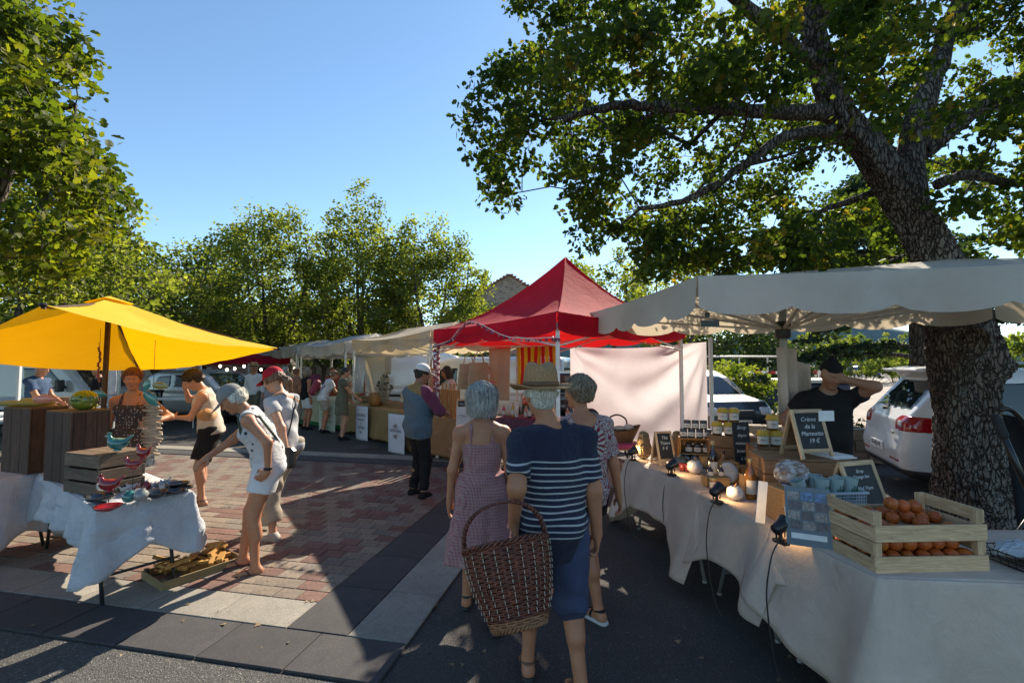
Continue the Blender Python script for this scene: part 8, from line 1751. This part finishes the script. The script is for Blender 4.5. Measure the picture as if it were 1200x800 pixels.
for i, (px, py, s, m) in enumerate([(118, 583, .035, G_WHT), (125, 584, .03, G_WHT), (132, 585, .032, G_BLK), (146, 577, .036, G_WHT), (153, 574, .034, G_WHT), (160, 572, .03, G_PINK), (167, 569, .034, G_WHT), (176, 573, .036, G_WHT), (184, 571, .032, G_GRY), (190, 574, .03, G_WHT), (157, 579, .028, G_WHT), (196, 566, .03, G_WHT)]):
    p = PT_(px, py); ww = ['leftmost white', 'second white from the left', 'black', 'white, behind the teal vase', 'white, beside the rod hens', 'pink', 'white, in the back middle', 'white, before the silver bowl', 'grey', 'white, next to the grey one', 'smallest white', 'rearmost white'][i]
    zb = .757 + (.055 if i < 3 else 0); t = bird('%s little ceramic hen on the pottery table' % ww if i not in (3, 4, 6, 7, 9) else 'little ceramic hen, %s' % ww, (p.x, p.y, zb), s * 8, m, rg_.uniform(0, 6.28), 'little_hen', G_RED); t['group'] = 'little ceramic hens'
# hanging mobile and red chain under the parasol
def hanging(name, label, top, bot): return thing(name, label, 'mobile', tuple(bot))
tp = at(182, 398, 4.62); t = thing('driftwood_mobile', 'hanging string of stacked driftwood pieces below a turquoise ceramic fish', 'mobile', (tp.x, tp.y, 0)); b = MB(); b.tube([(0, 0, tp.z), (0, 0, .95)], .0025, 5); b.build('string', DARKM, t); DRW = wood_mat('driftwood', (.46, .37, .27), (.28, .22, .16), 0); z = at(182, 532, 4.62).z; ztp = at(182, 474, 4.62).z; n = 17
for k in range(n):
    b = MB(); L = rg_.uniform(.13, .21); a = rg_.uniform(-.5, .5); zz = z + (ztp - z) * k / (n - 1); b.tube([(-L * .5 * math.cos(a), -L * .5 * math.sin(a), zz + rg_.uniform(-.01, .01)), (0, 0, zz), (L * .5 * math.cos(a), L * .5 * math.sin(a), zz + rg_.uniform(-.01, .01))], [.010, .021, .011], 7); b.build('driftwood_piece', DRW, t, smooth=True)
b = MB(); [b.tube([(rg_.uniform(-.03, .03), rg_.uniform(-.02, .02), z), (rg_.uniform(-.06, .06), 0, z - .11)], .004, 4) for _ in range(12)]; tag(b.build('fringe', mat('grey_blue_yarn', (.25, .3, .32), rough=.9), t), kind='stuff')
for i, (px, py, L, m, lb, r) in enumerate(((176, 466, .24, G_TEAL, 'turquoise ceramic fish hanging on top of the driftwood mobile', .9), (187, 452, .18, glz('olive', (.2, .2, .04)), 'olive ceramic fish above the turquoise one', .2), (172, 451, .16, G_TEAL, 'smaller turquoise fish beside the seller face', 1.8), (116, 461, .17, G_TEAL, 'turquoise fish hanging left of the parasol pole', .3))):
    fish('hanging_fish', lb, at(px, py, 4.6 - .03 * i), L, m, .2, 0, r)
    if i == 3: q_ = at(px, py, 4.51); b = MB(); b.tube([q_ + Vector((0, 0, .02)), at(px, 401, 4.6)], .0025, 4); b.build('string', DARKM, bpy.data.objects['hanging_fish.003']).matrix_parent_inverse = (Matrix.Translation(at(116, 461, 4.51)) @ bpy.data.objects['hanging_fish.003'].rotation_euler.to_matrix().to_4x4()).inverted()
b = MB(); p0 = at(117, 408, 4.75)
for k in range(16): b.ell(p0 - Vector((random.uniform(-.012, .012), 0, .022 * k)), (.014, .010, .014), 6)
b.tube([p0 + Vector((0, 0, .2)), p0], .0025, 4); tag(b.build('red_bead_string', G_RED, None, smooth=True), 'string of red ceramic drops left of the parasol pole', 'bead string')
# tray of kindling
crate('kindling_tray', 'shallow wooden tray full of yellow wood offcuts under the pottery table', (-2.72, 4.10, .0), .98, .62, .40, .10, 1, wood_mat('olive_pine', (.30, .22, .1), (.2, .14, .06), 0), MATS['weathered_post'], sh=.085)
YW = wood_mat('yellow_split_wood', (.55, .30, .07), (.40, .2, .05), 0)
for k in range(34):
    u, v = rg_.uniform(-.25, .25), rg_.uniform(-.15, .15); c_, s_ = math.cos(.98), math.sin(.98); b = MB(); L = rg_.uniform(.1, .2); b.box((0, 0, 0), (L, rg_.uniform(.02, .045), rg_.uniform(.015, .03)), 0, rg_.uniform(-.4, .4), rg_.uniform(-.3, .3)); tag(b.build('offcut', YW, None, loc=(-2.72 + u * c_ - v * s_, 4.10 + u * s_ + v * c_, .05 + .05 * (k % 3)), rz=rg_.uniform(0, 3.1)), 'yellow split wood offcut in the shallow tray on the ground', 'wood', 'wood offcuts in the tray')
# ================================================================ soap stall goods, far stall goods
KB = wood_mat('kraft_box_wood', (.34, .2, .1), (.22, .12, .06), 0)
for i in range(6):
    s = .1 + i * .155; A, B = Vector((-4.1, 12.25)), Vector((-2.1, 9.85)); p = A.lerp(B, s) + Vector((.35, .28)); crate('soap_crate', ['first', 'second', 'third', 'fourth', 'fifth', 'nearest'][i] + ' low wooden crate of goods from the far end of the burlap cloth', (p.x, p.y, .76), -.87, .34, .28, .12, 2, KB, KB, cat='crate', group='low crates on the burlap cloth', th=.012, post=.02)
    for j in range(4): b = MB(); b.box((0, 0, .03), (.06, .09, .06)); tag(b.build('soap_bar', [mat('soap_%d' % q, c, rough=.6) for q, c in enumerate(((.5, .42, .3), (.35, .4, .3), (.55, .35, .3), (.4, .25, .12)))][j], None, loc=(p.x - .09 + j * .06, p.y + .10 - j * .07, .80), rz=-.87, bevel=.006), ['pale', 'greenish', 'pinkish', 'brown'][j] + ' soap bar in the ' + ['first', 'second', 'third', 'fourth', 'fifth', 'nearest'][i] + ' low crate', 'soap', 'soap bars')
for i, (px, py, Y) in enumerate(((382 + 0, 470, 13.6), (393, 470, 13.2), (404, 470, 12.9), (413, 468, 12.7))):
    p = at(px + 22, py, Y); crate('fruit_crate', ['dark crate of jars at the back of the green and cream stall', 'crate of greens on the cream stall cloth', 'crate of red fruit on the cream stall cloth', 'rightmost crate on the cream stall cloth'][i], (p.x, p.y, .81), -.7, .42, .3, .14, 2, KB, KB, cat='crate', group='crates on the green and cream stall')
    b = MB(); [b.ell((rg_.uniform(-.15, .15), rg_.uniform(-.1, .1), .10 + rg_.uniform(0, .06)), (.04, .04, .04), 7) for _ in range(16)]; o = b.build('heaped_fruit', [G_RED, G_GRN, G_RED, G_WHT][i], None, smooth=True, loc=(p.x, p.y, .82), rz=-.7); tag(o, ['dark red', 'green', 'bright red', 'pale'][i] + ' produce heaped in a crate of the green and cream stall', 'fruit', kind='stuff')
# orange cask on the soap stall, twigs display
b = MB(); b.lathe([(.13, 0), (.15, .1), (.15, .22), (.13, .32), (.01, .32)], 20); p = at(388 + 60, 466, 11.3); o = b.build('barrel', MATS['orange_board_wood'], None, smooth=True, loc=(p.x - .25, p.y + .3, .77)); tag(o, 'orange brown little barrel on the soap stall', 'barrel')
t = thing('dried_flower_stand', 'cone of dried flower sprigs on the soap stall before the white van', 'display', (-3.15, 11.6, .77)); b = MB()
for k in range(60): a = rg_.uniform(0, 6.28); r = rg_.uniform(.02, .22); h_ = .85 - r * 2; b.tube([(r * .3 * math.cos(a), r * .3 * math.sin(a), .1), (r * math.cos(a), r * math.sin(a), h_)], .006, 4); b.ell((r * math.cos(a), r * math.sin(a), h_), (.03, .03, .03), 5, mi=k % 2)
tag(b.build('sprig', [mat('dried_sprig', (.38, .34, .24), rough=.9), mat('dark_sprig', (.08, .08, .06), rough=.9)], t), kind='stuff')
hang('stall_side_sheet', 'white side sheet hanging behind the soap stall', at(428, 420, 13.2), at(456, 416, 12.4), 1.6, WCAN, 'sheet', .06); hang('hanging_pouch', 'small cream cloth pouch hanging on the stall pole', at(451, 417, 11.0), at(459, 417, 10.9), .42, TCAN, 'pouch', .02)
# counter of small bottles inside the red tent
S5 = rect((-.25, 8.2), (1.15, 7.4), .6, True); trestle('counter inside the red tent behind the man in the straw hat', S5, .85); drape('tablecloth', 'dark plum cloth on the counter in the red tent', S5, .855, (.6, .4, .3, .4), mat('plum_cloth', (.14, .05, .08), rough=.9), amp=.015, corner=.03, seed=12)
BC = [('crimson', (.45, .02, .08)), ('mustard', (.55, .36, .03)), ('white', (.65, .62, .6)), ('pink', (.6, .1, .25)), ('dark', (.05, .03, .04)), ('orange', (.55, .18, .03))]
for i in range(12): s = (i + .5) / 12; p = Vector((-.2, 8.3)).lerp(Vector((1.15, 7.5)), s); nmc, c = BC[i % 6]; bottle('%s little bottle, %s from the left on the red tent counter' % (nmc, (ORD + ['eleventh', 'twelfth'])[i]), (p.x + .05 * (i % 2), p.y + .15, .86), .2 + .05 * (i % 3), .035, glz(nmc, c), grp='little bottles on the red tent counter')
# ================================================================ far left stalls, festoon bulbs, chairs
def farstall(label, px, Y, w, rz, m, items, z=.8, nm=''):
    x, y, _ = XY(px, Y); t = thing('market_table', label, 'table', (x, y, 0), rz); b = MB(); b.box((0, 0, z), (w, .8, .03)); b.build('table_top', WHITE, t)
    for sx in (-1, 1):
        for sy in (-1, 1): b = MB(); b.bar((sx * (w / 2 - .1), sy * .33, 0), (sx * (w / 2 - .1), sy * .33, z), .03, .03); b.build('leg', GALV, t)
    return t
BAGB = mat('brown_paper_bag', (.22, .16, .11), rough=.9)
farstall('long table with brown bags far behind the plank plinths', 80, 9.6, 2.6, .05, WHITE, 0); farstall('table far behind the seller with goods under a dark canopy', 185, 13.5, 2.6, .1, WHITE, 0); farstall('table at the far left with carpets', 10, 8.6, 1.6, .05, WHITE, 0)
for i, (px, Y) in enumerate(((66, 9.5), (74, 9.6), (84, 9.6), (92, 9.7))): p = XY(px, Y); b = MB(); b.box((0, 0, .15), (.2, .18, .30), top=.9); tag(b.build('paper_bag', BAGB, None, loc=(p[0], p[1], .82), rz=rg_.uniform(-.3, .3), bevel=.01), ['first brown bag from the left on the far table', 'second brown bag from the left on the far table', 'third brown bag from the left on the far table', 'last brown bag on the right of the far table'][i], 'bag', 'brown bags on the far table')
b = MB(); [b.ell((rg_.uniform(-.7, .3), rg_.uniform(-.2, .2), rg_.uniform(.02, .1)), (.06, .06, .04), 7, mi=k % 3) for k in range(40)]; tag(b.build('small_goods', [G_WHT, G_GRN, G_MAIZE], None, smooth=True, loc=(XY(95, 9.9)[0], 10.0, .84)), 'heap of small pale goods on the far table behind the brown bags', 'goods', kind='stuff')
b = MB(); b.grid(lambda u, v: (.28 * (u - .5) * (1 - .2 * abs(v - .5)), .05 * math.sin(u * 6), -.55 * v), 8, 8); q_ = at(130, 428, 8.9); tag(b.build('carrier_bag', mat('white_carrier_bag', (.6, .62, .66), rough=.4, trans=.0), None, smooth=True, loc=tuple(q_), solid=.01), 'white plastic carrier bag hanging right of the parasol pole', 'bag')
for i, (px, Y) in enumerate(((24, 8.4), (72, 12.5), (110, 13), (135, 13.2))): x, y, _ = XY(px, Y); b = MB(); b.box((0, 0, 1.15), (.045, .045, 2.3)); tag(b.build('stall_pole', WHITE, None, loc=(x, y, 0)), ['white stall pole between the white van and the man in blue', 'thin pole behind the brown bags', 'thin white pole above the turquoise fish', 'thin white pole right of the parasol pole'][i], 'pole')
canopy('dark_canopy', 'dim white canopy far left behind the parasol', [(-13.6, 12.9), (-10.2, 12.2), (-9.6, 14.6), (-13.0, 15.3)], 2.15, .2, .2, WCAN, seed=20)
# festoon bulbs under the red awning
BULB = bpy.data.materials.new('festoon_glow'); BULB.use_nodes = True; e_ = BULB.node_tree.nodes['Principled BSDF']; e_.inputs['Emission Color'].default_value = (1, .8, .5, 1); e_.inputs['Emission Strength'].default_value = 9
t = thing('festoon_lights', 'string of lit warm bulbs under the dark red awning near the white shirt', 'string lights', (0, 0, 0)); FP = [at(258, 429, 14.5), at(266, 433, 14.5), at(275, 432, 14.6), at(286, 429, 14.6), at(306, 433, 15), at(318, 431, 15), at(330, 434, 15.2), at(345, 432, 15.4)]; b = MB(); b.tube([p + Vector((0, 0, .05)) for p in FP], .008, 4); b.build('cable', BLACK, t)
for p in FP: b = MB(); b.ell(p, (.035, .035, .045), 8); b.build('bulb', BULB, t, smooth=True)
# planter boxes with pale flowers and cafe railings beyond
for i, (px, Y) in enumerate(((208, 15.3), (232, 15.2))):
    x, y, _ = XY(px, Y); t = thing('flower_planter', ['planter of pale flowering sprays behind the woman in the vest, left one', 'planter of pale flowering sprays behind the woman in the vest, right one'][i], 'planter', (x, y, 0)); b = MB(); b.box((0, 0, .4), (.7, .35, .8)); b.build('trough', DARKM, t); b = MB()
    for k in range(60): u = rg_.uniform(-.33, .33); v = rg_.uniform(-.15, .15); h_ = rg_.uniform(1.0, 1.35); b.tube([(u * .7, v, .78), (u, v, h_)], .006, 3); b.ell((u, v, h_), (.03, .03, .06), 5, mi=1)
    tag(b.build('spray', [G_GRN, mat('pale_blossom', (.55, .55, .42), rough=.9)], t), kind='stuff')
t = thing('cafe_railing', 'dark slatted railing behind the woman in black shorts', 'railing', XY(215, 15.0)); b = MB(); b.box((0, 0, .95), (3.4, .05, .06)); b.box((0, 0, .15), (3.4, .05, .06)); b.build('rail', DARKM, t)
for k in range(24): b = MB(); b.box((-1.65 + k * .143, 0, .55), (.03, .03, .8)); b.build('baluster', DARKM, t)
# rings of pale flex on the ground near the grey cobbles and a manhole
b = MB(); b.lathe([(.01, .004), (.3, .004), (.3, .01), (.01, .012)], 28); o = b.build('manhole_cover', DARKM, None, loc=(-3.15, 10.2, .0)); tag(o, 'round dark manhole cover in the asphalt near the burlap stall', 'manhole cover')
# fix: anything left without category
for o in list(COL.objects):
    if o.parent is None and o.type in ('MESH', 'EMPTY') and not o.get('label') and not o.get('kind'): print('UNLABELLED', o.name)
